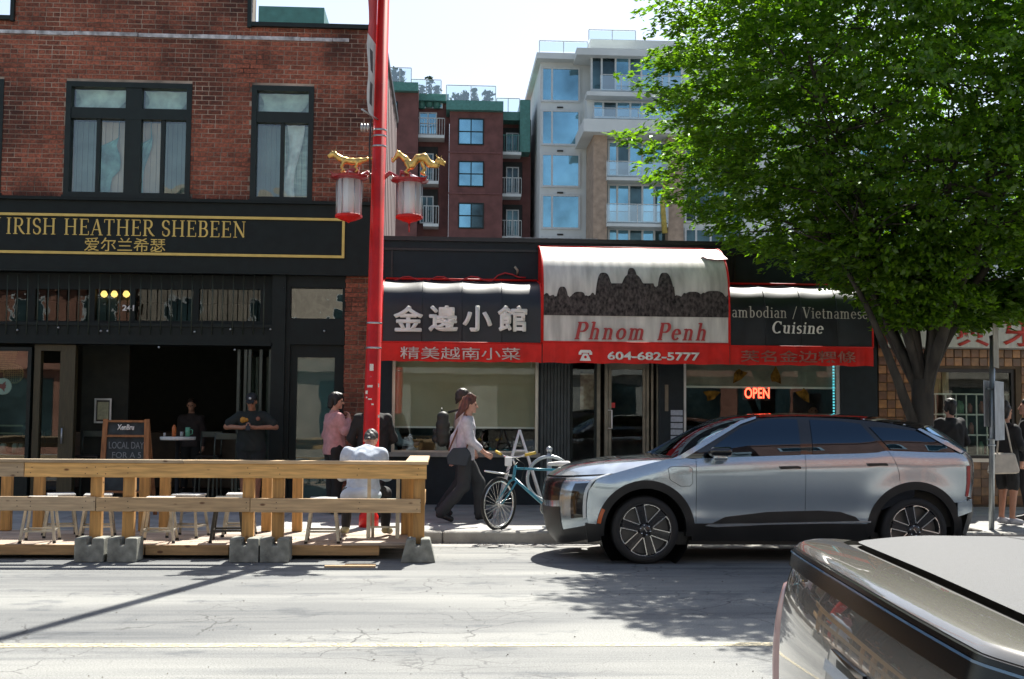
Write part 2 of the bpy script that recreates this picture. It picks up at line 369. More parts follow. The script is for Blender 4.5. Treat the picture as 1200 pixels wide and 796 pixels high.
# ============================================================ road, pavement, kerb
def road_material():
    m = mat('asphalt', (.1, .1, .1)); t = m.node_tree; n = t.nodes; L = t.links.new
    for x in list(n):
        if x.type not in ('OUTPUT_MATERIAL', 'BSDF_PRINCIPLED'): n.remove(x)
    b = n['Principled BSDF']; b.inputs['Roughness'].default_value = .85
    tc = n.new('ShaderNodeTexCoord')
    def noise(sc, st=(1,1,1), det=6, ro=.55):
        mp = n.new('ShaderNodeMapping'); L(tc.outputs['Object'], mp.inputs[0]); mp.inputs['Scale'].default_value = st
        q = n.new('ShaderNodeTexNoise'); q.inputs['Scale'].default_value = sc; q.inputs['Detail'].default_value = det; q.inputs['Roughness'].default_value = ro
        L(mp.outputs[0], q.inputs['Vector']); return q.outputs[0]
    def ramp(i, p0, p1, c0, c1):
        r = n.new('ShaderNodeValToRGB'); r.color_ramp.elements[0].position = p0; r.color_ramp.elements[1].position = p1
        r.color_ramp.elements[0].color = (*c0, 1); r.color_ramp.elements[1].color = (*c1, 1); L(i, r.inputs[0]); return r.outputs[0]
    def mix(f, a, b_, mode='MIX'):
        x = n.new('ShaderNodeMixRGB'); x.blend_type = mode
        for k, v in ((0, f), (1, a), (2, b_)):
            if isinstance(v, (int, float)): x.inputs[k].default_value = v
            elif isinstance(v, tuple): x.inputs[k].default_value = (*v, 1)
            else: L(v, x.inputs[k])
        return x.outputs[0]
    wear = ramp(noise(.55, (.35, 1.6, 1)), .42, .62, (.175, .18, .178), (.29, .292, .275))
    agg = ramp(noise(80, det=4, ro=.85), .32, .70, (.42, .42, .42), (1.35, 1.35, 1.35))
    c = mix(1, wear, agg, 'MULTIPLY')
    streak = ramp(noise(1.6, (.12, 2.2, 1)), .5, .68, (1, 1, 1), (.6, .62, .66)); c = mix(1, c, streak, 'MULTIPLY')
    blot = ramp(noise(1.1, (1, 1.7, 1), 8, .7), .56, .63, (1, 1, 1), (.66, .68, .72)); c = mix(1, c, blot, 'MULTIPLY')
    # cracks: thin voronoi borders, only in worn patches
    vo = n.new('ShaderNodeTexVoronoi'); vo.feature = 'DISTANCE_TO_EDGE'; vo.inputs['Scale'].default_value = 1.1
    wp = n.new('ShaderNodeTexNoise'); wp.inputs['Scale'].default_value = 3; wp.inputs['Detail'].default_value = 5; L(tc.outputs['Object'], wp.inputs['Vector'])
    mv = mix(.22, tc.outputs['Object'], wp.outputs['Color']); L(mv, vo.inputs['Vector'])
    ck = ramp(vo.outputs[0], .002, .008, (1, 1, 1), (0, 0, 0))
    ms = ramp(noise(.42), .49, .55, (0, 0, 0), (1, 1, 1)); ck2 = mix(1, ck, ms, 'MULTIPLY')
    vo2 = n.new('ShaderNodeTexVoronoi'); vo2.feature = 'DISTANCE_TO_EDGE'; vo2.inputs['Scale'].default_value = 4.5; L(mv, vo2.inputs['Vector'])
    ck3 = ramp(vo2.outputs[0], .01, .03, (.6, .6, .6), (0, 0, 0)); ms2 = ramp(noise(.8), .53, .58, (0, 0, 0), (1, 1, 1))
    ck3 = mix(1, ck3, ms2, 'MULTIPLY'); ck2 = mix(1, ck2, ck3, 'LIGHTEN')
    c = mix(ck2, c, (.055, .055, .055))
    L(c, b.inputs['Base Color'])
    bu = n.new('ShaderNodeBump'); bu.inputs['Strength'].default_value = .7; bu.inputs['Distance'].default_value = .008
    L(noise(110, det=4, ro=.7), bu.inputs['Height']); L(bu.outputs[0], b.inputs['Normal'])
    return m
M_road = road_material()
def sheet(name, x0, x1, y0, y1, z, m):
    o = MB().add([(x0,y0,z),(x1,y0,z),(x1,y1,z),(x0,y1,z)], [(0,1,2,3)]).build(name, m); return tag(o, kind='structure')
M_ground = mat('far_ground', (.16, .155, .15), .9, var=.15)
sheet('ground', -250, 250, -60, 400, -.02, M_ground)
sheet('road', -60, 60, .9, KERB_Y, 0, M_road)
M_line = mat('worn_yellow_paint', (.60, .52, .33), .7, var=.1, scale=20)
def worn(m, thr=.50):                                    # holes worn through a paint film
    t = m.node_tree; n = t.nodes; L = t.links.new; b = n['Principled BSDF']
    tc = n.new('ShaderNodeTexCoord'); nz = n.new('ShaderNodeTexNoise'); nz.inputs['Scale'].default_value = 22; nz.inputs['Detail'].default_value = 6
    nz.inputs['Roughness'].default_value = .75; L(tc.outputs['Object'], nz.inputs['Vector'])
    r = n.new('ShaderNodeValToRGB'); r.color_ramp.elements[0].position = thr-.1; r.color_ramp.elements[1].position = thr+.12
    r.color_ramp.elements[0].color = (1,1,1,1); r.color_ramp.elements[1].color = (.05,.05,.05,1)
    L(nz.outputs[0], r.inputs[0]); L(r.outputs[0], b.inputs['Alpha'])
worn(M_line)
ln = MB()
for (xa, xb) in ((-30, 30),):
    ln.add([(xa, 8.45, .004), (xb, 8.38, .004), (xb, 8.51, .004), (xa, 8.59, .004)], [(0,1,2,3)])
tag(ln.build('road_line', M_line), kind='structure')
M_conc = mat('pavement_concrete', (.33, .325, .31), .85, var=.14, scale=1.6, bump=.4, bscale=70)
M_conc2 = mat('kerb_concrete', (.36, .345, .31), .85, var=.16, scale=3, bump=.5, bscale=50)
# pavement slabs with recessed joints
sw = tag(thing('pavement', None, None), kind='structure')
box('pavement_base', M_conc, -40, 40, KERB_Y+.15, WALL_Y+.3, -.01, SW-.012, sw)
sl_me = MB().bbox(-.745, .745, -.735, .735, -.01, .012, .006); sl = sl_me.build('slab', M_conc, sw)
M_slab = mat('slab_concrete', (.33, .325, .31), .85, var=.14, scale=1.6, bump=.4, bscale=70, rand=.1)
sl.data.materials[0] = M_slab
first = True
for i in range(-9, 10):
    for j in range(3):
        o = sl if first else sl.copy()
        if not first: COL.objects.link(o); o.parent = sw
        first = False
        o.location = (i*1.5, KERB_Y+.16+.75+j*1.5, SW-.012)
k = MB()
for i in range(-10, 14):
    k.bbox(i*2.4, i*2.4+2.39, KERB_Y, KERB_Y+.15, -.02, SW, .018)
tag(k.build('kerb', M_conc2), kind='structure')
M_gut = mat('gutter_concrete', (.3, .29, .27), .9, var=.2, scale=4, bump=.4)
peb = MB(); rg = random.Random(11)                      # grit and leaf litter on the carriageway and along the gutter
for i in range(900):
    near = i % 3; x = rg.uniform(-8, 8); y = KERB_Y-abs(rg.gauss(0, .16))-.02 if near == 0 else rg.uniform(6.5, KERB_Y-.1); r = rg.uniform(.003, .009)*(1.6 if near == 0 else 1)
    a_ = rg.uniform(0, 3.1); c_, s_ = math.cos(a_)*r, math.sin(a_)*r; peb.add([(x-c_, y-s_, .004), (x+s_*.8, y-c_*.8, .004), (x+c_, y+s_, .004), (x-s_*.6, y+c_*.9, .004), (x, y, .004+r*.9)], [(0, 1, 4), (1, 2, 4), (2, 3, 4), (3, 0, 4)])
tag(peb.build('road_litter', mat('grit', (.10, .08, .055), .9, var=.4, scale=3)), 'grit and small dry leaf scraps scattered over the road and gutter', 'litter', kind='stuff')
sheet('gutter', -30, 30, KERB_Y-.42, KERB_Y, .004, M_gut)
box('near_pavement', M_conc, -60, 60, -3.2, .9, -.02, .14); tag(bpy.data.objects['near_pavement'], kind='structure')
# ============================================================ flats far behind, roofs across the street
def blue_glass():
    m = mat('blue_window_glass', (.2, .4, .5), .06, metal=.75, var=.25, scale=.35, spec=.8)
    return m
M_bg = blue_glass()
M_bgd = mat('dim_window_glass', (.05, .09, .1), .08, metal=.5, var=.5, scale=.5)
M_bgframe = mat('pale_mullion', (.55, .58, .58), .5, var=.04)
M_bgred = mat('far_red_brick', (.15, .062, .055), .85, var=.14, scale=1.5)
M_bggrey = mat('pale_render', (.6, .635, .62), .7, var=.05, scale=.6)
M_bgbrown = mat('tan_brick', (.36, .27, .2), .85, var=.12, scale=3)
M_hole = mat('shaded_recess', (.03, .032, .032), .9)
M_rail = mat('balcony_rail', (.5, .52, .5), .5)
M_railg = glass('balcony_glass', (.8, .9, .9), .25)
def far_window(par, px, Y, cols=2, rows=2, m=None, fw=.07, mullm=None, split=None):
    x0, x1, z0, z1 = rc(*px, Y); mb = MB(); mb.frame(x0, x1, z0, z1, Y-.06, Y+.06, fw*1.1)
    xs = split or [i/cols for i in range(1, cols)]
    for a in xs: q = x0+(x1-x0)*a; mb.box(q-fw/2, q+fw/2, Y-.05, Y+.05, z0+fw, z1-fw)
    for j in range(1, rows): q = z0+(z1-z0)*j/rows; mb.box(x0+fw, x1-fw, Y-.045, Y+.045, q-fw/2, q+fw/2)
    fo = mb.build('window', mullm or M_bgframe, par)
    ex = [x0]+[x0+(x1-x0)*a for a in xs]+[x1]
    for i in range(len(ex)-1):
        a, b = ex[i]+.02, ex[i+1]-.02; t1, t2 = rng.uniform(-.02, .02), rng.uniform(-.02, .02)
        MB().add([(a, Y+t1, z0), (b, Y, z0), (b, Y+t2, z1), (a, Y, z1)], [(0,1,2,3)]).build('pane', (m or M_bg) if rng.random() < .85 else M_bgd, fo)
    return fo
def railing(par, px0, px1, pyt, pyb, Y, depth=1.3, bars=True, slab=True, m=None, name='balcony'):
    x0, x1, z0, z1 = rc(px0, pyt, px1, pyb, Y); mb = MB()
    if slab: mb.box(x0, x1, Y, Y+depth, z0-.2, z0)
    fo = mb.build(name, M_bggrey, par) if slab else None
    r = MB(); r.box(x0, x1, Y, Y+.05, z1-.05, z1)
    if bars:
        n = max(2, int((x1-x0)/.16))
        for i in range(n+1): x = x0+(x1-x0)*i/n; r.box(x-.015, x+.015, Y+.01, Y+.04, z0, z1-.05)
    else:
        n = max(2, int((x1-x0)/1.3))
        for i in range(n+1): x = x0+(x1-x0)*i/n; r.box(x-.025, x+.025, Y+.01, Y+.05, z0, z1-.05)
        r2 = MB().add([(x0, Y+.03, z0+.08), (x1, Y+.03, z0+.08), (x1, Y+.03, z1-.08), (x0, Y+.03, z1-.08)], [(0,1,2,3)]); r2.build('glass_panel', M_railg, fo or par)
    r.build('railing', m or M_rail, fo or par)
# ---- red brick flats
YR = 80.0
fl = thing('apartment_building', 'dark red brick flats with teal cornices and roof terraces seen above the diner roof', 'building', (2, YR, 0))
def blk(name, m, px0, px1, pyt, Y, depth, par, pyb=None):
    x0, x1, z0, z1 = rc(px0, pyt, px1, pyb or 500, Y); z0 = 0 if pyb is None else z0
    return MB().box(x0, x1, Y, Y+depth, z0, z1).build(name, m, par)
blk('wall', M_bgred, 440, 488, 105, YR, 12, fl); blk('wall', M_bgred, 488.3, 524.7, 117, YR+1.6, 10, fl); blk('wall', M_bgred, 525, 588, 128, YR, 12, fl); blk('wall', M_bgred, 588.3, 621, 140, YR+2.2, 10, fl)
for a in ((438, 490, 96, YR-.5, 106), (488, 526, 110, YR+.9, 118), (523, 590, 118, YR-.5, 129), (588, 610, 131, YR+1, 141)): blk('cornice', M_teal, a[0], a[1], a[2], a[3], 4, fl, a[4])
blk('cornice', M_teal, 609.5, 621.5, 117, YR+.6, 6, fl, 178)
for y in (178, 226): blk('band_course', mat('far_red_band', (.17, .07, .065), .8), 440, 487.5, y, YR-.08, .1, fl, y+1.6); blk('band_course', MAT['far_red_band'], 525.5, 588, y, YR-.08, .1, fl, y+1.6)
for y0, y1 in ((139, 170), (189, 219), (238, 268)): far_window(fl, (537, y0, 567, y1), YR-.02, 2, 2, mullm=M_green)
far_window(fl, (453, 119, 466, 150), YR-.02, 2, 2, mullm=M_green); far_window(fl, (491, 121, 519, 127), YR+1.5, 2, 1); far_window(fl, (491, 132, 512, 158), YR+1.5, 2, 2); railing(fl, 488.5, 521, 138, 158, YR+.3)
for (y0, y1, r0) in ((172, 212, 196), (222, 262, 241)):
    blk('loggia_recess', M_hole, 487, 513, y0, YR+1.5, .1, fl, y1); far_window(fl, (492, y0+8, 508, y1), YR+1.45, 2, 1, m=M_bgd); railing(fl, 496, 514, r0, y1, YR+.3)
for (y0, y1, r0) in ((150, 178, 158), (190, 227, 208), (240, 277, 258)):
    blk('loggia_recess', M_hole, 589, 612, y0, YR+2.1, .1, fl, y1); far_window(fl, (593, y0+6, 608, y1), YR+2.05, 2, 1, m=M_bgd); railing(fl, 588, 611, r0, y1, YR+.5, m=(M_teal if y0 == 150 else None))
for a in ((455, 482, 79, 97, YR-.2), (482, 517, 93, 111, YR+.8), (523, 581, 100, 119, YR-.2), (582, 609, 115, 132, YR+1)): railing(fl, *a, bars=False, slab=False)
# roof terrace plants: pots with small leafy masses
M_farleaf = mat('terrace_foliage', (.07, .11, .05), .8, var=.4, scale=6)
for (px, py, w_, h_) in ((462, 94, 5, 18), (470, 95, 7, 16), (503, 110, 6, 26), (494, 111, 9, 14), (535, 118, 10, 10), (545, 118, 8, 12), (556, 118, 6, 17), (572, 118, 9, 13), (512, 111, 5, 12)):
    c = P(px, py, YR+1.5); t = thing('terrace_plant', f'small potted shrub on the roof terrace of the red flats at the {["far corner", "left rail", "stair head", "second rail", "long rail", "long rail middle", "tall pot", "right end", "inner corner"][len([o for o in COL.objects if o.name.startswith("terrace_plant")]) % 9]}', 'plant', c, 'plants on the roof terraces')
    MB().lathe([(.25, -1.0), (.32, -.3)], c, 8).build('pot', M_teal, t)
    mb = MB(); s_ = YR/FPX
    for i in range(90):
        q = c+Vector((rng.gauss(0, w_*s_*.3), rng.gauss(0, w_*s_*.3), rng.uniform(-.3, h_*s_*.8))); a = Vector((rng.uniform(-1,1), rng.uniform(-1,1), rng.uniform(-1,1)))*.16; b = Vector((rng.uniform(-1,1), rng.uniform(-1,1), rng.uniform(-1,1)))*.16
        mb.add([q-a, q-b, q+a, q+b], [(0,1,2,3)])
    tag(mb.build('foliage', M_farleaf, t), kind='stuff')
# ---- grey glassy flats
YG = 78.0
gt = thing('condo_tower', 'pale grey glass fronted condominium with balconies and tan brick columns above the barrel awning', 'building', (12, YG, 0))
x0, x1, z0, z1 = rc(632, 66, 690, 500, YG)
mb = MB(); mb.box(x0, x1+16, YG, YG+16, 0, z1); mb.build('wall', M_bggrey, gt)
blk('roof_slab', M_bggrey, 629, 684, 62, YG-.9, 16, gt, 69); blk('roof_slab', M_bggrey, 676, 765, 57, YG-2.4, 16, gt, 65); blk('penthouse', M_bggrey, 692, 800, 47, YG+1, 8, gt, 57.5)
railing(gt, 632, 689, 48, 62, YG-.6, bars=False, slab=False); railing(gt, 690, 745, 35, 48, YG+.5, bars=False, slab=False)
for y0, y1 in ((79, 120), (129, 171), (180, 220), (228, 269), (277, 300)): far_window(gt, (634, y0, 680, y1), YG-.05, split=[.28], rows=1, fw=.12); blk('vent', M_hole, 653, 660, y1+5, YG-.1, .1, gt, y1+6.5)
# stacked glass bays in the middle
YM = YG-2.0
blk('wall', M_bggrey, 688, 860, 110, YM, 2.1, gt, 142)
blk('balcony_slab', M_bggrey, 688, 800, 108, YM-1.2, 1.2, gt, 113)
far_window(gt, (692, 66, 800, 108), YM+.3, split=[.12, .27, .42, .55, .7, .85], rows=1, fw=.12); railing(gt, 704, 800, 88, 108, YM-1.0, bars=False, slab=False)
far_window(gt, (694, 119, 800, 140), YM-.05, split=[.12, .27, .42, .55, .7, .85], rows=1, fw=.12); railing(gt, 696, 800, 127, 141, YM-1.2, bars=False, slab=False)
YB = YG-4.0
blk('cornice', M_bggrey, 684, 860, 141, YB-.9, 5, gt, 156)
blk('wall', M_bgbrown, 695, 711, 156, YB, 3.9, gt); blk('wall', M_bgbrown, 783, 801, 156, YB, 3.9, gt)
blk('wall', M_bggrey, 711, 783, 156, YB+1.2, 2.6, gt)
for y0, y1 in ((166, 208), (216, 262), (268, 300)):
    far_window(gt, (712, y0, 782, y1), YB+1.1, split=[.16, .36, .58, .78], rows=1, fw=.12); railing(gt, 711, 783, y0+23, y1, YB-.3, bars=False)
    far_window(gt, (802, y0, 870, y1), YB+1.1, split=[.2, .45, .7], rows=1, fw=.12, m=M_bgd)
blk('wall', M_bggrey, 801, 1010, 156, YB+1.2, 2.6, gt)
q = P(779, 240, YB-.4); MB().tube([(q.x, q.y, q.z-1.8), (q.x-.15, q.y, q.z+.2), (q.x+.05, q.y, q.z+2)], [.18, .15, .05], 8).build('parasol', mat('folded_yellow_parasol', (.42, .33, .08), .8), gt)
# ---- blue glass block glimpsed through the tree
YT = 95.0
bt = thing('office_block', 'blue glazed block glimpsed through gaps in the street tree', 'building', (40, YT, 0))
x0, x1, z0, z1 = rc(960, 150, 1330, 500, YT)
MB().box(x0, x1, YT, YT+12, 0, z1).build('wall', M_bggrey, bt)
for i in range(6):
    for j in range(4): far_window(bt, (975+i*55, 160+j*34, 1018+i*55, 184+j*34), YT-.05, 3, 1, fw=.12)
# ---- opposite side of the street (behind the viewer): sunlit fronts that light and mirror in the shop windows
opp = [(-34, -21, 8.5, (.34, .16, .11), 'red brick warehouse front'), (-20.8, -11, 6.5, (.34, .17, .12), 'red rendered shop front'), (-10.8, -2, 9.5, (.36, .31, .25), 'buff brick hotel front'), (-1.8, 7.5, 7.2, (.36, .37, .35), 'grey painted shop front'), (7.7, 18, 10.5, (.3, .14, .1), 'dark brick rooming house front'), (18.2, 34, 7.5, (.45, .42, .36), 'grey rendered market front')]
for k, (xa, xb, h, c, lb) in enumerate(opp):
    YO = -3.2
    t = thing('street_building', lb+' across the street behind the parked truck', 'building', ((xa+xb)/2, YO-4, 0), 'buildings on the near side of the street')
    m = mat('opposite_wall_%s' % 'abcdef'[k], c, .85, var=.12, scale=2)
    mb = MB(); mb.box(xa, xb, YO-8, YO, 0, h); mb.box(xa, xb, YO, YO+.25, h-.5, h-.1); mb.box(xa, xb, YO, YO+.3, 3.1, 3.5); mb.build('wall', m, t)
    n = int((xb-xa)/2.4)
    fl_ = int((h-3.5)/2.8) or 1
    for i in range(n):
        x = xa+(xb-xa)*(i+.5)/n
        for j in range(fl_):
            z = 4.2+j*2.9
            if z+1.5 < h-.3: fo = MB().frame(x-.6, x+.6, z, z+1.5, YO, YO+.05, .08).build('window', M_bgframe, t); MB().add([(x-.55, YO+.02, z+.05), (x-.55, YO+.02, z+1.45), (x+.55, YO+.02, z+1.45), (x+.55, YO+.02, z+.05)], [(0,1,2,3)]).build('pane', M_bgd, fo)
        MB().box(x-.95, x+.95, YO, YO+.04, .7, 2.8).build('shop_window', M_bgd, t)
# ============================================================ brick pub (left)
PXC = -1.12                                              # shared party wall X
ZT = 8.02
pub = thing('pub_building', 'two storey red brick building with a charcoal pub front and gold lettered sign', 'building', (-4.5, WALL_Y, SW))
def brick_material():
    m = mat('brick', (.205, .07, .042), .85, var=.3, scale=30, rand=.34, island=True, bump=.35, bscale=70)
    t = m.node_tree; n = t.nodes; L = t.links.new; b = n['Principled BSDF']
    src = b.inputs['Base Color'].links[0].from_socket
    ge = n.new('ShaderNodeNewGeometry')
    def noise(sc, det=4):
        q = n.new('ShaderNodeTexNoise'); q.inputs['Scale'].default_value = sc; q.inputs['Detail'].default_value = det; L(ge.outputs['Position'], q.inputs['Vector']); return q.outputs[0]
    r = n.new('ShaderNodeValToRGB'); L(noise(.9, 6), r.inputs[0]); e = r.color_ramp.elements
    e[0].position = .38; e[0].color = (.3, .26, .24, 1); e[1].position = .56; e[1].color = (1.25, 1.1, 1, 1)
    mx = n.new('ShaderNodeMixRGB'); mx.blend_type = 'MULTIPLY'; mx.inputs[0].default_value = .8; L(src, mx.inputs[1]); L(r.outputs[0], mx.inputs[2])
    # mortar smears and soot flecks
    r2 = n.new('ShaderNodeValToRGB'); L(noise(26, 5), r2.inputs[0]); e = r2.color_ramp.elements; e[0].position = .66; e[0].color = (0,0,0,1); e[1].position = .72; e[1].color = (1,1,1,1)
    m2 = n.new('ShaderNodeMixRGB'); L(r2.outputs[0], m2.inputs[0]); L(mx.outputs[0], m2.inputs[1]); m2.inputs[2].default_value = (.3, .21, .17, 1)
    L(m2.outputs[0], b.inputs['Base Color']); return m
M_brick = brick_material()
M_mortar = mat('mortar', (.34, .275, .215), .9, var=.45, scale=1.3, detail=6)
# openings and outline in the facade plane
W1 = rc(76, 97, 224, 232, WALL_Y); W2 = rc(294, 101, 367, 237, WALL_Y); W0 = rc(-90, 92, 3, 228, WALL_Y)
ZB = P(200, 238, WALL_Y).z                                # foot of the brick, top of the fascia
STEP = P(296, 8, WALL_Y).x; STEPL = P(14, 8, WALL_Y).x
ops = [W0, W1, W2]
def wall_grid(mb, x0, x1, z0, z1, ops, y0, y1):
    xs = sorted({x0, x1, *[min(max(a, x0), x1) for o in ops for a in o[:2]]}); zs = sorted({z0, z1, *[min(max(a, z0), z1) for o in ops for a in o[2:]]})
    for i in range(len(zs)-1):
        run = None
        for j in range(len(xs)-1):
            cx = (xs[j]+xs[j+1])/2; cz = (zs[i]+zs[i+1])/2
            hole = any(o[0] < cx < o[1] and o[2] < cz < o[3] for o in ops)
            if not hole: run = (run[0], xs[j+1]) if run else (xs[j], xs[j+1])
            if hole or j == len(xs)-2:
                if run: mb.box(run[0], run[1], y0, y1, zs[i], zs[i+1])
                run = None
mb = MB(); wall_grid(mb, -13.5, PXC, ZB-.3, ZT, ops, WALL_Y, WALL_Y+.3)
mb.box(STEPL, STEP, WALL_Y, WALL_Y+.3, ZT, ZT+.65); mb.box(-13.5, STEPL-.55, WALL_Y, WALL_Y+.3, ZT+.0, ZT+.65)
PX0, PX1 = P(403, 430, WALL_Y).x, PXC
mb.box(PX0+.012, PX1-.01, WALL_Y+.012, WALL_Y+.3, SW, P(415, 320, WALL_Y).z)
mb.build('wall', M_mortar, pub)
CH = .0785; BL = .222; BW = .2; cand = []
def courses(x0, x1, z0, z1, ops, off=0.):
    z = z1; i = 0
    while z-CH > z0-.001:
        za, zb = z-CH+.0085, z-.0045; st = (BL/2 if i % 2 else 0)+off+rng.uniform(-.01, .01); x = x0-st
        head = i % 7 == 6; bl = BL/2 if head else BL
        while x < x1:
            a, b = x+.005, x+bl-.007+rng.uniform(-.004, .003); segs = [(max(a, x0), min(b, x1))]
            for o in ops:
                if zb > o[2] and za < o[3]:
                    ns = []
                    for (p, q) in segs:
                        if q <= o[0] or p >= o[1]: ns.append((p, q))
                        else:
                            if p < o[0]: ns.append((p, o[0]))
                            if q > o[1]: ns.append((o[1], q))
                    segs = ns
            for (p, q) in segs:
                if q-p > .03: cand.append((p, q, za, zb))
            x += bl
        z -= CH; i += 1
courses(-9.5, PXC, ZB, ZT, ops)
courses(STEPL, STEP, ZT, ZT+.63, [])
pier0 = len(cand); courses(PX0, PX1, SW+.02, P(415, 321, WALL_Y).z, [])
full = [c for c in cand if c[1]-c[0] > BL-.02]
full.sort(key=lambda c: math.hypot(c[0], (c[2]-1.6)*1.0)); pick = set(full[:290])
bme = MB().bbox(-.106, .106, 0, .05, -.0337, .0337, .004)
proto = None; rest = MB()
for c in cand:
    if c in pick:
        if proto is None: proto = bme.build('brick', M_brick, pub); o = proto; pl = WL[pub.name]
        else: o = proto.copy(); COL.objects.link(o); o.parent = pub
        # mesh was built minus the parent's location: add it back once
        o.location = Vector(((c[0]+c[1])/2, WALL_Y-.006-rng.random()*.004, (c[2]+c[3])/2)); o.scale = ((c[1]-c[0])/.212, 1, 1)
    else:
        d = rng.random()*.004; rest.box(c[0], c[1], WALL_Y-.006-d, WALL_Y+.03, c[2], c[3])
# prototype brick mesh: re-centre on its own origin
off = WL[pub.name]
co = np.zeros(len(proto.data.vertices)*3); proto.data.vertices.foreach_get('co', co); co = co.reshape(-1, 3)+np.array(off); proto.data.vertices.foreach_set('co', co.ravel())
for o in pub.children:
    if o.name.startswith('brick'): o.location = o.location-off
tag(rest.build('brickwork', M_brick, pub), kind='stuff')
# white flashing strip, coping, side wall
x0, x1, z0, z1 = rc(-10, 40, 410, 45, WALL_Y)
M_flash = mat('grey_flashing', (.42, .42, .42), .6, var=.3, scale=9)
mb = MB(); xx = x0
while xx < x1:
    nx = min(x1, xx+rng.uniform(.5, 1.3)); mb.box(xx, nx-.01, WALL_Y-.03-rng.random()*.012, WALL_Y+.01, z0+.01*rng.random(), z1-.01*rng.random()); xx = nx
mb.build('flashing', M_flash, pub)
for q_ in ((STEP, PXC+.05, ZT, ZT+.07), (STEP-.07, STEP-.002, ZT-.02, ZT+.6), (STEPL-.55, STEPL-.002, ZT, ZT+.07), (STEPL, STEPL+.06, ZT-.02, ZT+.6)):
    box('coping', M_green, q_[0], q_[1], WALL_Y-.08, WALL_Y+.38, q_[2], q_[3], pub)
M_side = mat('weathered_boards', (.34, .25, .23), .8, var=.2, scale=3, stretch=(1, 6, .2))
mb = MB()
for i in range(18): mb.box(PXC-.02, PXC+(.012 if i % 2 else .0), WALL_Y+.31+i*.31, WALL_Y+.31+(i+1)*.31-.01, SW, ZT-.1)
mb.build('side_wall', M_side, pub)
mb = MB(); mb.box(PXC-.1, PXC+.05, WALL_Y+.38, WALL_Y+5.9, ZT-.1, ZT); mb.build('side_flashing', M_black, pub)
box('roof', M_black, -13.5, PXC-.1, WALL_Y+.3, WALL_Y+5.8, ZT-.8, ZT-.6, pub); box('rear_wall', M_mortar, -13.5, PXC-.02, WALL_Y+5.8, WALL_Y+6, SW, ZT-.3, pub)
# the roof-top hatch glimpsed above the low parapet
M_teal = mat('teal_metal', (.07, .22, .19), .5, var=.1)
mb = MB(); a = P(303, 12, WALL_Y+4.5); b = P(380, 12, WALL_Y+4.5); mb.box(a.x, b.x, WALL_Y+4.5, WALL_Y+5.6, ZT-.6, P(340, 8, WALL_Y+4.5).z); mb.build('roof_hatch', M_teal, pub)
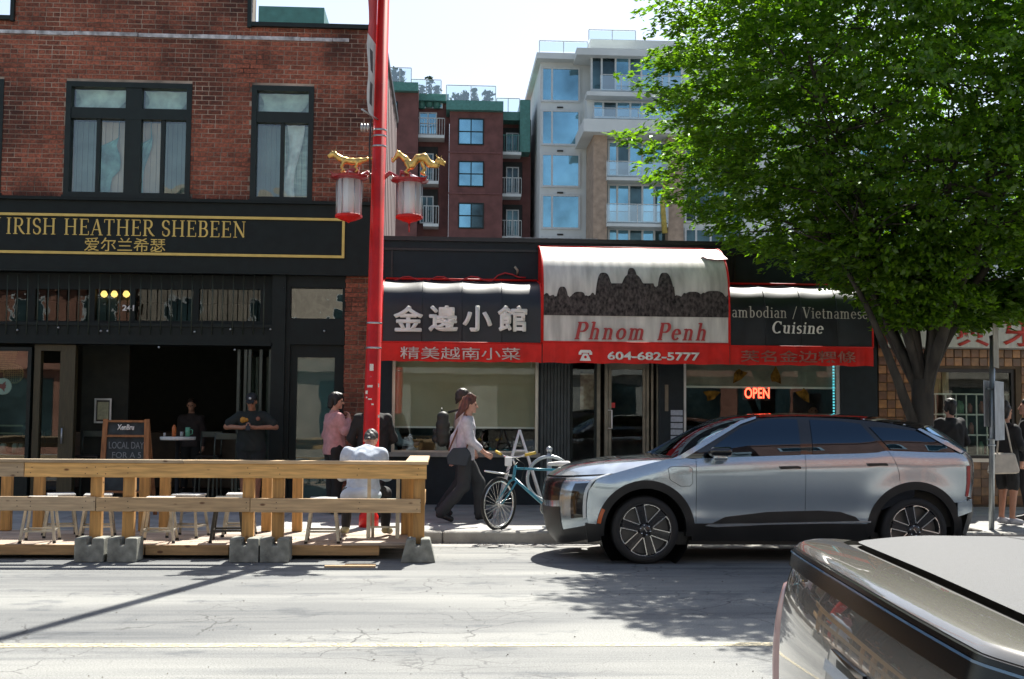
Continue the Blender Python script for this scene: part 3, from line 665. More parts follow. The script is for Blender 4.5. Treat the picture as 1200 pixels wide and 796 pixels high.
# upper windows
M_curt = mat('beige_blind', (.62, .47, .36), .8, var=.08, scale=3)
M_curt2 = mat('grey_blind', (.17, .22, .2), .8, var=.1, scale=3)
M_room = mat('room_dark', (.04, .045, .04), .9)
def upper_window(rect, cols, hz=.27, curts=()):
    x0, x1, z0, z1 = rect; y = WALL_Y
    f = MB(); f.frame(x0, x1, z0, z1, y-.02, y+.16, .085)
    zt = z1-(z1-z0)*hz; f.box(x0+.085, x1-.085, y-.005, y+.14, zt-.09, zt+.09)
    xs = [x0+.085]+[x0+(x1-x0)*c for c in cols]+[x1-.085]
    f_o = None
    n = len(cols)
    for i, c in enumerate(cols):
        wd = .13 if (n == 3 and i == 1) or n == 1 and False else .03
        xm = x0+(x1-x0)*c
        lo, hi = z0+.085, (z1-.085 if (n == 3 and i == 1) else zt-.09)
        if hi > zt: f.box(xm-wd, xm+wd, y+.001, y+.13, lo, zt-.09); f.box(xm-wd, xm+wd, y+.001, y+.13, zt+.09, hi)
        else: f.box(xm-wd, xm+wd, y+.02, y+.12, lo, hi)
    fo = f.build('window', M_green, pub)
    g = []
    if n == 3: top = [(x0+.085, x0+(x1-x0)*cols[1]-.13), (x0+(x1-x0)*cols[1]+.13, x1-.085)]
    else: top = [(x0+.085, x1-.085)]
    for (a, b) in top: g.append((a, b, zt+.09, z1-.085))
    for i in range(len(xs)-1): g.append((xs[i], xs[i+1], z0+.085, zt-.09))
    for i, (a, b, c, d) in enumerate(g):
        th = rng.uniform(-.012, .012)
        q = MB().add([(a, y+.07, c), (b, y+.07+th, c), (b, y+.07+th*.6, d), (a, y+.07+rng.uniform(0, .006), d)], [(0,1,2,3)]); q.build('pane', M_upglass, fo)
        if curts and curts[i % len(curts)]:
            kd = curts[i % len(curts)]; mcol = {1: M_curt, 2: M_curt2, 3: mat('sage_curtain_and_reflection', (.4, .5, .43), .85, var=.2, scale=4, stretch=(1, 1, 3)), 4: mat('sage_curtain_and_reflection', (.26, .33, .28))}[kd]
            if kd in (1, 3, 4):                               # draped panel across part of the pane; over transoms it paints the green reflection
                nn = 9; vs = []
                for u in range(nn+1):
                    t_ = u/nn; zz = d-(d-c)*t_
                    if kd == 1: l_, r_ = (.0 if t_ > .25 else .5), .28+.3*math.sin(t_*3.0+i)**2*(1 if t_ < .75 else .3)
                    elif kd == 4: l_, r_ = .12+.1*math.sin(t_*5), .62+.2*math.cos(t_*4)
                    else: l_, r_ = .1*math.sin(t_*3), 1-.25*t_*t_
                    for w_ in range(7): f_ = l_+(max(r_, l_+.02)-l_)*w_/6; vs.append((a+(b-a)*max(0, min(1, f_)), y+.19+.02*math.sin(w_*1.9+u*.5), zz))
                q = MB(); q.cs = True; q.add(vs, [(u*7+w_, (u+1)*7+w_, (u+1)*7+w_+1, u*7+w_+1) for u in range(nn) for w_ in range(6)]); q.build('drape_and_reflection', mat('teal_drape', (.2, .38, .36), .85, var=.25, scale=5) if kd == 1 else (mat('white_drape', (.72, .78, .75), .8, var=.15, scale=6) if kd == 4 else mat('pale_green_reflection', (.55, .66, .58), .85, var=.2, scale=5)), fo)
            q = MB(); n2 = 10
            for k in range(n2): q.box(a+(b-a)*k/n2, a+(b-a)*(k+1)/n2-.004, y+.24+.015*(k % 2), y+.262+.015*(k % 2), c, d)
            q.build('blind', mcol, fo)  # on transoms this backing also carries the painted green reflection
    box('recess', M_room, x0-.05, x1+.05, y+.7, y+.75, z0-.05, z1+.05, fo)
    # dentil brick sill
    s_ = MB(); xa = x0-.05
    while xa < x1+.02: s_.box(xa, xa+.055, y-.05-rng.random()*.004, y+.02, z0-.075, z0-.01); xa += .075
    s_.build('dentil_sill', mat('ochre_sill', (.28, .17, .07), .8, var=.2, scale=14), pub)
    MB().box(x0-.02, x1+.02, y-.045, y+.05, z0-.01, z0+.03).build('sill', M_green, pub)
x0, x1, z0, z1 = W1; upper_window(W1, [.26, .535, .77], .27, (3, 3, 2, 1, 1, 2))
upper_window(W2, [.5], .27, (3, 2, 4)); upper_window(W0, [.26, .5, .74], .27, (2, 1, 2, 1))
# --- fascia and sign
fx1 = PXC+.02
FY = WALL_Y-.14
z_f0, z_f1 = P(200, 320, FY).z, P(200, 237, FY).z
mb = MB(); mb.box(-13.5, fx1, FY, WALL_Y-.02, z_f0, z_f1); mb.box(-13.5, fx1, FY-.07, WALL_Y-.02, z_f1+.0, z_f1+.05)
mb.box(-13.5, P(337, 320, FY).x, FY-.03, FY, z_f0, z_f0+.03)
mb.build('fascia', M_dark, pub)
bx0, bx1, bz0, bz1 = rc(-220, 253, 404, 301, FY)
bz1 = P(200, 252.5, FY-.03).z; bz0 = P(200, 299.5, FY-.03).z
mb = MB(); mb.frame(bx0, bx1, bz0, bz1, FY-.035, FY, .042); mb.build('sign_border', M_gold, pub)
tz0, tz1 = P(150, 276.5, FY).z, P(150, 257.5, FY).z
serif_obj('IRISH HEATHER SHEBEEN', (P(8, 265, FY).x, P(288, 265, FY).x, tz0, tz1), FY-.004, M_gold, pub, track=.02)
serif_obj('N', (P(-12, 265, FY).x, P(1, 265, FY).x, tz0, tz1), FY-.004, M_gold, pub)
text_obj('爱尔兰希瑟', (P(99, 285, FY).x, P(194, 287, FY).x, P(150, 295, FY).z, P(150, 279, FY).z), FY-.004, M_gold, pub)
# --- transom with vertical bars
TY = WALL_Y+.12
sx1 = P(320, 400, WALL_Y).x; z_t1 = z_f0; z_t0 = P(160, 379, WALL_Y).z; z_b0 = P(160, 404, WALL_Y).z
tx = [rc(41, 339, 104, 376, TY), rc(111, 339, 152, 376, TY), rc(158, 339, 226, 376, TY), rc(233, 339, 305, 376, TY), rc(-80, 339, 33, 376, TY)]
mb = MB(); wall_grid(mb, -13.5, sx1, z_t0, z_t1, tx, TY, TY+.1)
mb.box(-13.5, sx1, WALL_Y-.02, WALL_Y+.3, z_b0, z_t0)
mb.box(-13.5, sx1, WALL_Y-.06, WALL_Y-.02, z_b0+.0, z_b0+.05); mb.box(-13.5, sx1, WALL_Y-.05, WALL_Y-.02, z_t0-.05, z_t0)
mb.build('transom', M_dark, pub)
M_trglass = glass('transom_glass', (.45, .55, .45), .05, wav=.0008, wsc=6)
for r in tx: MB().add([(r[0], TY+.05, r[2]), (r[1], TY+.05, r[2]), (r[1], TY+.05, r[3]), (r[0], TY+.05, r[3])], [(0,1,2,3)]).build('transom_pane', M_trglass, pub)
bp = None
for i in range(-9, 27):
    px = 8+i*12.05
    if px > 318: break
    a = P(px, 322, WALL_Y-.05); b = P(px, 392, WALL_Y-.05)
    x = (a.x+b.x)/2
    MB().tube([(x, WALL_Y-.05, a.z), (x, WALL_Y-.05, b.z)], .009, 6).build('security_bar', mat('iron_bar', (.06, .075, .055), .45, metal=.4), pub)
# --- right hand side: pillar, small transom, side door
rx0, rx1 = sx1, PX0
tw = rc(341, 338, 402, 374, WALL_Y+.1); dw = rc(338, 404, 403, 600, WALL_Y)
mb = MB(); wall_grid(mb, rx0, rx1, SW, z_f0, [tw, (dw[0], dw[1], SW, dw[3])], WALL_Y+.0, WALL_Y+.25)
mb.box(rx0-.02, rx0+.2, WALL_Y-.06, WALL_Y, SW, z_f0); mb.build('pillar', M_dark, pub)
MB().add([(tw[0], WALL_Y+.1, tw[2]), (tw[1], WALL_Y+.1, tw[2]), (tw[1], WALL_Y+.1, tw[3]), (tw[0], WALL_Y+.1, tw[3])], [(0,1,2,3)]).build('transom_pane', glass('small_transom_glass', (.4, .5, .48), .12, wav=.004, wsc=4), pub)
dg = rc(347, 419, 391, 575, WALL_Y+.08)
mb = MB(); wall_grid(mb, dw[0], dw[1], SW, dw[3], [(dg[0], dg[1], dg[2]-.2, dg[3])], WALL_Y+.07, WALL_Y+.13); door = mb.build('door', M_dark, pub)
MB().add([(dg[0], WALL_Y+.1, dg[2]-.2), (dg[1], WALL_Y+.1, dg[2]-.2), (dg[1], WALL_Y+.1, dg[3]), (dg[0], WALL_Y+.1, dg[3])], [(0,1,2,3)]).build('pane', glass('door_glass', (.3, .42, .4), .14, wav=.001, body=(.07, .15, .135), bodyfac=.5), door)
MB().tube([(dg[1]+.05, WALL_Y+.03, 1.05), (dg[1]+.05, WALL_Y+.03, 1.35)], .012, 8).build('handle', M_steel, door)
mb = MB()
for px, r_ in ((352, .05), (357, .035)):
    pass
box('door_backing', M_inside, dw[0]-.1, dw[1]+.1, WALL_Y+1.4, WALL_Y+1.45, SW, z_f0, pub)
# --- pub room
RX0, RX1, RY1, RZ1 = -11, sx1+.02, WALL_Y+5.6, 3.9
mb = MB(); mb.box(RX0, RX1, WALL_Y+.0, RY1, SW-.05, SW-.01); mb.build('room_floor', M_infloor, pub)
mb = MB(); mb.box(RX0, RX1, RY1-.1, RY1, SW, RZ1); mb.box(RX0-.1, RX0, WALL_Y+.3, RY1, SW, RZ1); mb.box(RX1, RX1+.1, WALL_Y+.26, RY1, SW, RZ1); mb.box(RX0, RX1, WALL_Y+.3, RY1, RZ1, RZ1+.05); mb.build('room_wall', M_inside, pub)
# shop window at far left, wooden door frame
M_olive = mat('olive_wood', (.06, .05, .022), .6, var=.15, scale=8, stretch=(8, 8, .6))
lw = rc(-120, 406, 30, 590, WALL_Y)
mb = MB(); mb.frame(lw[0], lw[1]+.05, .75, lw[3], WALL_Y+.02, WALL_Y+.14, .06); mb.box(lw[0], lw[1]+.05, WALL_Y+.0, WALL_Y+.2, SW, .75); fo = mb.build('shop_window', M_green, pub)
MB().add([(lw[0]+.05, WALL_Y+.08, .8), (lw[1], WALL_Y+.08, .8), (lw[1], WALL_Y+.08, lw[3]-.05), (lw[0]+.05, WALL_Y+.08, lw[3]-.05)], [(0,1,2,3)]).build('pane', glass('left_glass', (.55, .66, .6), .1, wav=.001), fo)
d0 = rc(38, 404, 86, 594, WALL_Y+.06); d0 = (d0[0], d0[1], SW, d0[3])
mb = MB(); mb.frame(*d0, WALL_Y+.05, WALL_Y+.2, .1); mb.box(d0[1]-.24, d0[1]-.1, WALL_Y+.06, WALL_Y+.18, SW+.1, d0[3]-.1); fo = mb.build('entrance_door', M_olive, pub)
MB().add([(d0[0]+.1, WALL_Y+.12, .35), (d0[1]-.24, WALL_Y+.12, .35), (d0[1]-.24, WALL_Y+.12, d0[3]-.3), (d0[0]+.1, WALL_Y+.12, d0[3]-.3)], [(0,1,2,3)]).build('pane', glass('door_glass_dark', (.3, .36, .33), .07), fo)
mb = MB(); mb.tube([(d0[1]-.17, WALL_Y+.02, 1.1), (d0[1]-.17, WALL_Y+.02, 1.35)], .015, 8); mb.build('handle', M_steel, fo)
# folded glass doors at the right of the opening
M_fold = mat('dark_steel', (.05, .065, .055), .4, metal=.3)
for i, px in enumerate((277, 285, 290, 303, 314)):
    a = rc(px, 410, px+3, 592, WALL_Y+.1); xx = a[0]
    mb = MB()
    y0 = WALL_Y+.05; y1 = WALL_Y+.85
    mb.box(xx, xx+.045, y0, y0+.06, SW+.01, a[3]); mb.box(xx, xx+.045, y1, y1+.06, SW+.01, a[3]); mb.box(xx, xx+.045, y0+.06, y1, SW+.01, SW+.2); mb.box(xx, xx+.045, y0+.06, y1, a[3]-.08, a[3])
    fo = mb.build('folding_door', M_fold, pub)
    MB().add([(xx+.02, y0+.06, SW+.2), (xx+.02, y1, SW+.2), (xx+.02, y1, a[3]-.08), (xx+.02, y0+.06, a[3]-.08)], [(0,1,2,3)]).build('pane', M_glass, fo)
# street number
text_obj('241', rc(142, 357, 156, 364, WALL_Y-.03), WALL_Y+.04, M_white, pub, 'street_number', bold=.03)
# bolts and hooks on the beam
for px, py in ((68, 384), (20, 387), (118, 388), (126, 388), (228, 389), (270, 386), (317, 386), (186, 407), (275, 410), (333, 337), (380, 388)):
    p = P(px, py, WALL_Y-.05); MB().lathe([(.0, -.03), (.02, -.025), (.02, 0), (.008, .01)], p, 8, 'y').build('bolt', M_steel, pub)
# ============================================================ single storey diner (centre)
DX0, DX1 = PXC+.02, P(1028, 420, WALL_Y).x
DZ = P(700, 286, WALL_Y).z
AZ0 = P(540, 424, 18.6).z                                 # foot of the valances
diner = thing('diner_building', 'single storey dark fronted diner building below the awnings between pub and tiled shop', 'building', ((DX0+DX1)/2, WALL_Y, SW))
w1 = rc(459, 424, 631, 532, WALL_Y+.02); ent = rc(668, 400, 772, 600, WALL_Y); w2 = rc(801, 424, 985, 545, WALL_Y+.02)
ent = (ent[0], ent[1], SW, 3.0); w1 = (w1[0], w1[1], w1[2], 3.0); w2 = (w2[0], w2[1], .85, 3.0)
mb = MB(); wall_grid(mb, DX0, DX1, SW, DZ, [w1, ent, w2], WALL_Y, WALL_Y+.28)
mb.build('wall', M_slate, diner)
mb = MB(); mb.box(DX0, DX1, WALL_Y-.05, WALL_Y+.34, DZ, DZ+.07); mb.box(DX0, DX1, WALL_Y-.03, WALL_Y, DZ-.16, DZ-.12); mb.box(DX0, DX0+.05, WALL_Y-.02, WALL_Y, 3.4, DZ)
for px in (458, 633, 860): x = P(px, 310, WALL_Y).x; mb.box(x, x+.03, WALL_Y-.02, WALL_Y, 3.5, DZ-.12)
mb.build('parapet_trim', M_black, diner)
mb = MB(); mb.box(DX0, DX1, WALL_Y+.28, WALL_Y+8, DZ-.35, DZ-.25); mb.build('roof', M_black, diner)
mb = MB(); a = rc(595, 279, 700, 286, WALL_Y+3); mb.box(a[0], a[1], WALL_Y+3, WALL_Y+4.5, DZ-.3, a[3]); mb.build('roof_curb', M_flash, diner)
# red strip and cable on the wall above the left awning
M_redp = mat('red_paint', (.5, .03, .03), .5, var=.1)
mb = MB(); pts = []
for i in range(22):
    px = 448+i*8; pts.append(P(px, 327+3*math.sin(i*1.3)-(4 if i > 16 else 0), WALL_Y-.04))
mb.tube(pts, .014, 6).build('red_cable', M_redp, diner)
mb = MB(); a = P(606, 318, WALL_Y); mb.tube([a+Vector((0, -.02, -.06)), a+Vector((0, -.12, .0)), a+Vector((-.05, -.13, .06))], .02, 8); mb.build('conduit_elbow', mat('old_pvc', (.4, .36, .27), .6), diner)
# ribbed panel left of the entrance
x0, x1 = P(633, 500, WALL_Y).x, ent[0]
n = 9
for i in range(n):
    a = x0+(x1-x0)*i/n; MB().bbox(a+.003, a+(x1-x0)/n-.003, WALL_Y-.035, WALL_Y, SW+.01, 2.95, .006).build('panel_board', mat('slate_board', (.035, .048, .05), .45, var=.15, rand=.1), diner)
# knee wall under the windows
mb = MB(); mb.box(w1[0]-.05, w1[1]+.03, WALL_Y-.07, WALL_Y-.002, w1[2]-.05, w1[2]+.02); mb.build('sill', mat('pale_sill', (.3, .29, .25), .6), diner)
# ---- window 1
M_blindA = mat('olive_blind', (.46, .43, .3), .8, var=.07, scale=1.2)
def shopwin(r, name='shop_window', fw=.05, m=M_alu):
    x0, x1, z0, z1 = r; mb = MB(); mb.frame(x0, x1, z0, z1, WALL_Y+.05, WALL_Y+.12, fw); fo = mb.build(name, m, diner)
    MB().add([(x0+fw, WALL_Y+.09, z0+fw), (x1-fw, WALL_Y+.09, z0+fw), (x1-fw, WALL_Y+.09, z1-fw), (x0+fw, WALL_Y+.09, z1-fw)], [(0,1,2,3)]).build('pane', M_glass, fo); return fo
fo = shopwin(w1)
zb = P(545, 500, WALL_Y+.25).z
mb = MB(); nx = 60
for i in range(nx):
    a = w1[0]+(w1[1]-w1[0])*i/nx; mb.box(a, w1[0]+(w1[1]-w1[0])*(i+1)/nx, WALL_Y+.25+.004*(i % 2), WALL_Y+.262+.004*(i % 2), zb, 3.0)
mb.build('roller_blind', M_blindA, fo); box('blind_rail', M_white, w1[0], w1[1], WALL_Y+.24, WALL_Y+.28, zb-.03, zb, fo)
# ---- window 2
fo2 = shopwin(w2, m=M_white)
zb2 = P(890, 453, WALL_Y+.25).z
box('roller_blind', mat('grey_blind2', (.2, .225, .19), .8), w2[0], w2[1], WALL_Y+.25, WALL_Y+.27, zb2, 3.0, fo2); box('blind_rail', M_white, w2[0], w2[1], WALL_Y+.22, WALL_Y+.26, zb2-.035, zb2, fo2)
# tarnished star stickers on the glass
M_sticker = mat('ochre_sticker', (.15, .08, .012), .8, spec=.1, var=.4, scale=12)
def star(c, r, Y, parent, n=5, m=M_sticker, nm='sticker'):
    pts = []
    for i in range(2*n):
        a = math.pi*i/n+.3; q = r*(.8+.35*math.sin(i*5.1+c.x*3)) if i % 2 == 0 else r*(.5+.12*math.sin(i*3+c.x)); pts.append((c.x+q*math.cos(a), c.z+q*math.sin(a)))
    MB().prism(pts, Y, Y+.004).build(nm, m, parent)
for px, py, r in ((866, 440, .15), (909, 441, .15), (834, 463, .15), (942, 463, .15)): star(P(px, py, WALL_Y+.08), r, WALL_Y+.078, fo2)
# neon OPEN sign
M_neon = mat('neon_red', (.9, .05, .03), .4, emit=(1, .06, .03), estr=3.2)
M_neonb = mat('led_blue', (.2, .5, .6), .4, emit=(.1, .5, .6), estr=.6)
ns = thing('neon_sign', 'red neon sign reading OPEN inside the diner window', 'sign', P(887, 466, WALL_Y+.2))
r = rc(873, 454.5, 902, 467, WALL_Y+.2); box('backing', M_black, r[0]-.03, r[1]+.03, WALL_Y+.235, WALL_Y+.25, r[2]-.03, r[3]+.03, ns)
text_obj('OPEN', r, WALL_Y+.22, M_neon, ns, bold=.012)
x = rc(976, 430, 979, 480, WALL_Y+.2)
mb = MB()
for i in range(30): mb.box(x[0], x[0]+.03, WALL_Y+.2, WALL_Y+.21, 2.95-i*.05-.03, 2.95-i*.05)
mb.build('led_strip', M_neonb, fo2)
# posters on the wall left of window 2
mb = None
x0, x1, z0, z1 = rc(786, 480, 800, 518, WALL_Y)
for i in range(5): MB().box(x0, x1, WALL_Y-.006, WALL_Y, z0+(z1-z0)*i/5+.01, z0+(z1-z0)*(i+1)/5-.01).build('notice', mat('pale_paper', (.4, .45, .52), .7, var=.1, scale=30), diner)
box('intercom', mat('tan_plate', (.2, .17, .12), .5), *(lambda q: (q[0], q[1], WALL_Y-.02, WALL_Y, q[2], q[3]))(rc(779, 451, 783, 482, WALL_Y)), diner)
# ---- entrance
M_bronze = mat('bronze_alu', (.2, .19, .15), .4, metal=.5)
e0 = ent
for (pa, pb) in ((699, 703), (708, 712), (757, 760), (762.5, 765), (769, 773)):
    q = rc(pa, 430, pb, 590, WALL_Y+.1); MB().box(q[0], q[1], WALL_Y+.06, WALL_Y+.16, SW, 3.0).build('door_post', M_bronze, diner)
a = rc(712, 430, 757, 590, WALL_Y+.1)
mb = MB(); mb.frame(a[0]+.01, a[1]-.01, SW+.02, 2.45, WALL_Y+.08, WALL_Y+.13, .05); mb.box(a[0], a[1], WALL_Y+.07, WALL_Y+.14, 2.45, 2.52); dd = mb.build('door', M_bronze, diner)
MB().add([(a[0]+.06, WALL_Y+.1, SW+.07), (a[1]-.06, WALL_Y+.1, SW+.07), (a[1]-.06, WALL_Y+.1, 2.4), (a[0]+.06, WALL_Y+.1, 2.4)], [(0,1,2,3)]).build('pane', M_glass, dd)
q = P(717, 481, WALL_Y+.04); q2 = P(717, 502, WALL_Y+.04)
MB().tube([q+Vector((-.08, .05, 0)), q, q2, q2+Vector((-.08, .05, 0))], .013, 8).build('handle', M_white, dd)
b = rc(668, 430, 699, 590, WALL_Y+.1)
mb = MB(); mb.frame(b[0], b[1], SW, 3.0, WALL_Y+.07, WALL_Y+.13, .04); fo = mb.build('side_window', M_green, diner)
MB().add([(b[0]+.04, WALL_Y+.1, SW), (b[1]-.04, WALL_Y+.1, SW), (b[1]-.04, WALL_Y+.1, 2.96), (b[0]+.04, WALL_Y+.1, 2.96)], [(0,1,2,3)]).build('pane', M_glass, fo)
x0, x1, z0, z1 = rc(680, 438, 698, 480, WALL_Y+.2)
box('poster', mat('poster_paper', (.5, .42, .33), .7, col2=(.16, .07, .04), scale=7, detail=2), x0, x1, WALL_Y+.2, WALL_Y+.205, z0, z1, diner)
x0, x1, z0, z1 = rc(713, 472, 721, 478, WALL_Y+.07); box('door_sticker', M_redp, x0, x1, WALL_Y+.085, WALL_Y+.09, z0, z1, dd)
# room
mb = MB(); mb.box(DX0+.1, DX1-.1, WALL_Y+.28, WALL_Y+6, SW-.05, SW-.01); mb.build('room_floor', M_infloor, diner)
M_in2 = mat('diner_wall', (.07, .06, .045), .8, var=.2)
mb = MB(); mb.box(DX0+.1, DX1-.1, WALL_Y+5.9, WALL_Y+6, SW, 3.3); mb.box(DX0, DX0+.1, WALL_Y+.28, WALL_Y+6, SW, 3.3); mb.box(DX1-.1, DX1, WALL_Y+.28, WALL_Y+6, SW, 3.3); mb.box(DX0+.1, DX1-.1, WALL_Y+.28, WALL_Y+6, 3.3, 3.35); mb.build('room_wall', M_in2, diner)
# ---- awnings
M_vblack = mat('black_vinyl', (.007, .011, .016), .5, var=.25, scale=4, spec=.6, bump=.1, bscale=9)
M_vwhite = mat('white_vinyl', (.62, .60, .55), .42, var=.16, scale=2.4, bump=.12, bscale=9, stretch=(3, 1, .5))
M_vred = mat('red_vinyl', (.66, .02, .014), .5, spec=.25, var=.1, scale=5, bump=.25, bscale=6)
M_print = mat('photo_print', (.008, .007, .007), .6, spec=.2, col2=(.12, .10, .095), scale=26, detail=10, stretch=(1, 1, .6))
M_letw = mat('cream_letters', (.8, .78, .72), .5, var=.06)
def prof_pts(kind, n=14):
    """(y, z) profile from the wall down to the valance top"""
    pts = []
    if kind == 'dome':
        zt = P(740, 290, WALL_Y-.2).z; zc = P(740, 345, 18.62).z; yf = 18.62
        for i in range(n+1):
            a = R(90*i/n); pts.append((WALL_Y-.02-(WALL_Y-.02-yf)*math.sin(a)**1.0, zc+(zt-zc)*math.cos(a)))
        pts.append((yf, P(740, 402, yf).z))
    else:
        zt = P(540, 331, WALL_Y-.6).z; yf = 18.64; zc = P(540, 363, yf).z
        pts.append((WALL_Y-.02, zt+.10)); pts.append((WALL_Y-.45, zt+.03))
        for i in range(n+1):
            a = R(90*i/n); pts.append((WALL_Y-.55-(WALL_Y-.55-yf)*math.sin(a), zc+(zt-zc)*math.cos(a)))
        pts.append((yf, P(540, 402, yf).z))
    return pts
def surf(prof, x0, x1, off, nx, bulge=.0, bays=1):
    """quads of the awning skin pushed out by off; slight sag between frame ribs"""
    vs = []; fs = []; m = len(prof)
    for i in range(nx+1):
        t = i/nx; sag = bulge*math.sin(math.pi*((t*bays) % 1.0))
        for j, (y, z) in enumerate(prof):
            a = prof[max(j-1, 0)]; b = prof[min(j+1, m-1)]; dy, dz = b[0]-a[0], b[1]-a[1]; l = math.hypot(dy, dz); ny, nz = dz/l, -dy/l
            if nz < -.01: ny, nz = -ny, -nz
            if abs(nz) < .02: ny = -1
            o = off-sag; vs.append((x0+(x1-x0)*t, y+ny*o, z+nz*o))
    for i in range(nx):
        for j in range(m-1): a = i*m+j; fs.append((a, a+m, a+m+1, a+1))
    return vs, fs
def awning(kind, xa, xb, label, mskin, bays):
    prof = prof_pts(kind); x0, x1 = xa, xb
    t = thing('awning', label, 'awning', ((x0+x1)/2, WALL_Y, AZ0))
    mb = MB(); vs, fs = surf(prof, x0, x1, 0, bays*10, .02 if kind != 'dome' else .006, bays); mb.cs = True; mb.add(vs, fs); skin = mb.build('canopy', mskin, t)
    for x in (x0, x1):
        mb = MB(); pts = [(y, z) for y, z in prof]+[(WALL_Y-.02, prof[-1][1])]; s_ = .004 if x == x0 else -.004
        vs = [(x+s_, y, z) for y, z in pts]; mb.add(vs, [tuple(range(len(vs)))]); mb.build('side_panel', M_vred if kind == 'dome' else mskin, t)
    # piping along the end ribs
    mb = MB()
    for x in (x0, x1): mb.tube([(x, y, z) for y, z in prof], .016, 6)
    mb.tube([(x0, prof[0][0]-.01, prof[0][1]+.01), (x1, prof[0][0]-.01, prof[0][1]+.01)], .02, 6)
    mb.build('piping', M_vred, t)
    mb = MB()                                            # sewn seams over the hoops
    for i in range(1, bays):
        x = x0+(x1-x0)*i/bays; mb.tube([(x, y, z+.003) for y, z in prof], .006, 5)
    if bays > 1: mb.build('seam', mskin, t)
    # pleated valance
    yf = prof[-1][0]; z1 = prof[-1][1]; nx = 70; vs = []
    for i in range(nx+1):
        x = x0+(x1-x0)*i/nx; w_ = .012*math.sin(i*.9)+.007*math.sin(i*2.3+1)
        vs += [(x, yf-.01, z1), (x, yf-.014+w_*.5, (z1+AZ0)/2), (x, yf-.012+w_, AZ0+.006*math.sin(i*.5))]
    mb = MB(); mb.cs = True; fs = []
    for i in range(nx): fs += [(3*i+1, 3*i+4, 3*i+3, 3*i), (3*i+2, 3*i+5, 3*i+4, 3*i+1)]
    mb.add(vs, fs); mb.build('valance', M_vred, t)
    mb = MB(); mb.tube([(x0, yf-.012, z1+.005), (x1, yf-.012, z1+.005)], .012, 6).build('trim_cord', M_vred, t)
    return t, prof
XL0, XL1 = P(447, 400, 18.6).x, P(635, 400, 18.6).x
XD0, XD1 = P(636, 400, 18.6).x, P(855, 400, 18.6).x
XR0, XR1 = P(856, 400, 18.6).x, P(1024, 400, 18.6).x
awL, pf = awning('box', XL0, XL1, 'black awning left of the domed one with four large white Chinese characters and red valance', M_vblack, 4)
awR, _ = awning('box', XR0, XR1, 'black awning partly behind the tree with cream words ending in Cuisine', M_vblack, 4)
awD, pd = awning('dome', XD0, XD1, 'tall white barrel awning over the diner door with a black temple picture and red words', M_vwhite, 1)
yf = 18.62-.03
def conform(o, prof, par):
    off = WL[par.name]
    for v in o.data.vertices: v.co.y += prof_at(prof, v.co.z+off.z)-prof[-1][0]
    return o
def prof_at(prof, z):
    for j in range(len(prof)-1):
        (ya, za), (yb, zb_) = prof[j], prof[j+1]
        if zb_ <= z <= za: t = (za-z)/max(1e-6, za-zb_); return ya+(yb-ya)*t
    return prof[-1][0]
def tr(s, px0, px1, py0, py1, m, par, **k):
    q = rc(px0, py0, px1, py1, yf); return text_obj(s, q, yf, m, par, **k)
M_cream = M_letw
for ch, a in zip('金邊小館', (462, 503, 543, 584)): conform(tr(ch, a, a+33, 359, 388, M_cream, awL, bold=.008, fat=.012), pf, awL)
tr('精美越南小菜', 469, 610, 407, 421.5, mat('faded_white', (.66, .56, .5), .5), awL, bold=.004)
M_dimred = mat('faded_red_letters', (.34, .12, .09), .5)
tr('芙名金边粿條', 868, 1003, 411, 425, M_dimred, awR, bold=.01)
q = rc(852, 361, 1018, 373, yf)
serif_obj('ambodian / Vietnamese', (P(858, 368, yf).x, P(1017, 368, yf).x, P(935, 373, yf).z, P(935, 360, yf).z), yf, mat('dim_cream', (.5, .47, .41), .5), awR, slant=.0, track=.03)
serif_obj('Cuisine', (P(905, 384, yf).x, P(965, 384, yf).x, P(935, 391, yf).z, P(935, 377, yf).z), yf, M_cream, awR, slant=.12, track=.03, wt=1.4)
M_redl = mat('red_letters', (.42, .035, .035), .5)
serif_obj('Phnom', (P(673, 390, yf).x, P(754, 390, yf).x, P(713, 398, yf).z, P(713, 378, yf).z), yf-.01, M_redl, awD, slant=.22, track=.12, wt=1.5)
serif_obj('Penh', (P(770, 390, yf).x, P(827, 390, yf).x, P(800, 399, yf).z, P(800, 379, yf).z), yf-.01, M_redl, awD, slant=.22, track=.12, wt=1.5)
tr('604-682-5777', 712, 820, 412.5, 422.5, M_cream, awD, bold=.03)
# telephone pictogram
c = P(686, 417, yf); mb = MB()
s_ = .085
mb.prism([(c.x-s_*1.25, c.z+.05), (c.x-s_*.9, c.z+.09), (c.x+s_*.9, c.z+.09), (c.x+s_*1.25, c.z+.05), (c.x+s_*1.25, c.z+.015), (c.x+s_*.75, c.z+.015), (c.x+s_*.7, c.z+.045), (c.x-s_*.7, c.z+.045), (c.x-s_*.75, c.z+.015), (c.x-s_*1.25, c.z+.015)], yf, yf-.006)
mb.prism([(c.x-s_*.45, c.z+.035), (c.x+s_*.45, c.z+.035), (c.x+s_*1.05, c.z-.08), (c.x-s_*1.05, c.z-.08)], yf-.001, yf-.005)
mb.build('telephone_symbol', M_cream, awD)
mb = MB(); mb.lathe([(0, -.001), (.022, 0), (.022, .001)], (c.x, yf-.006, c.z-.02), 10, 'y'); mb.build('telephone_dial', M_vred, awD)
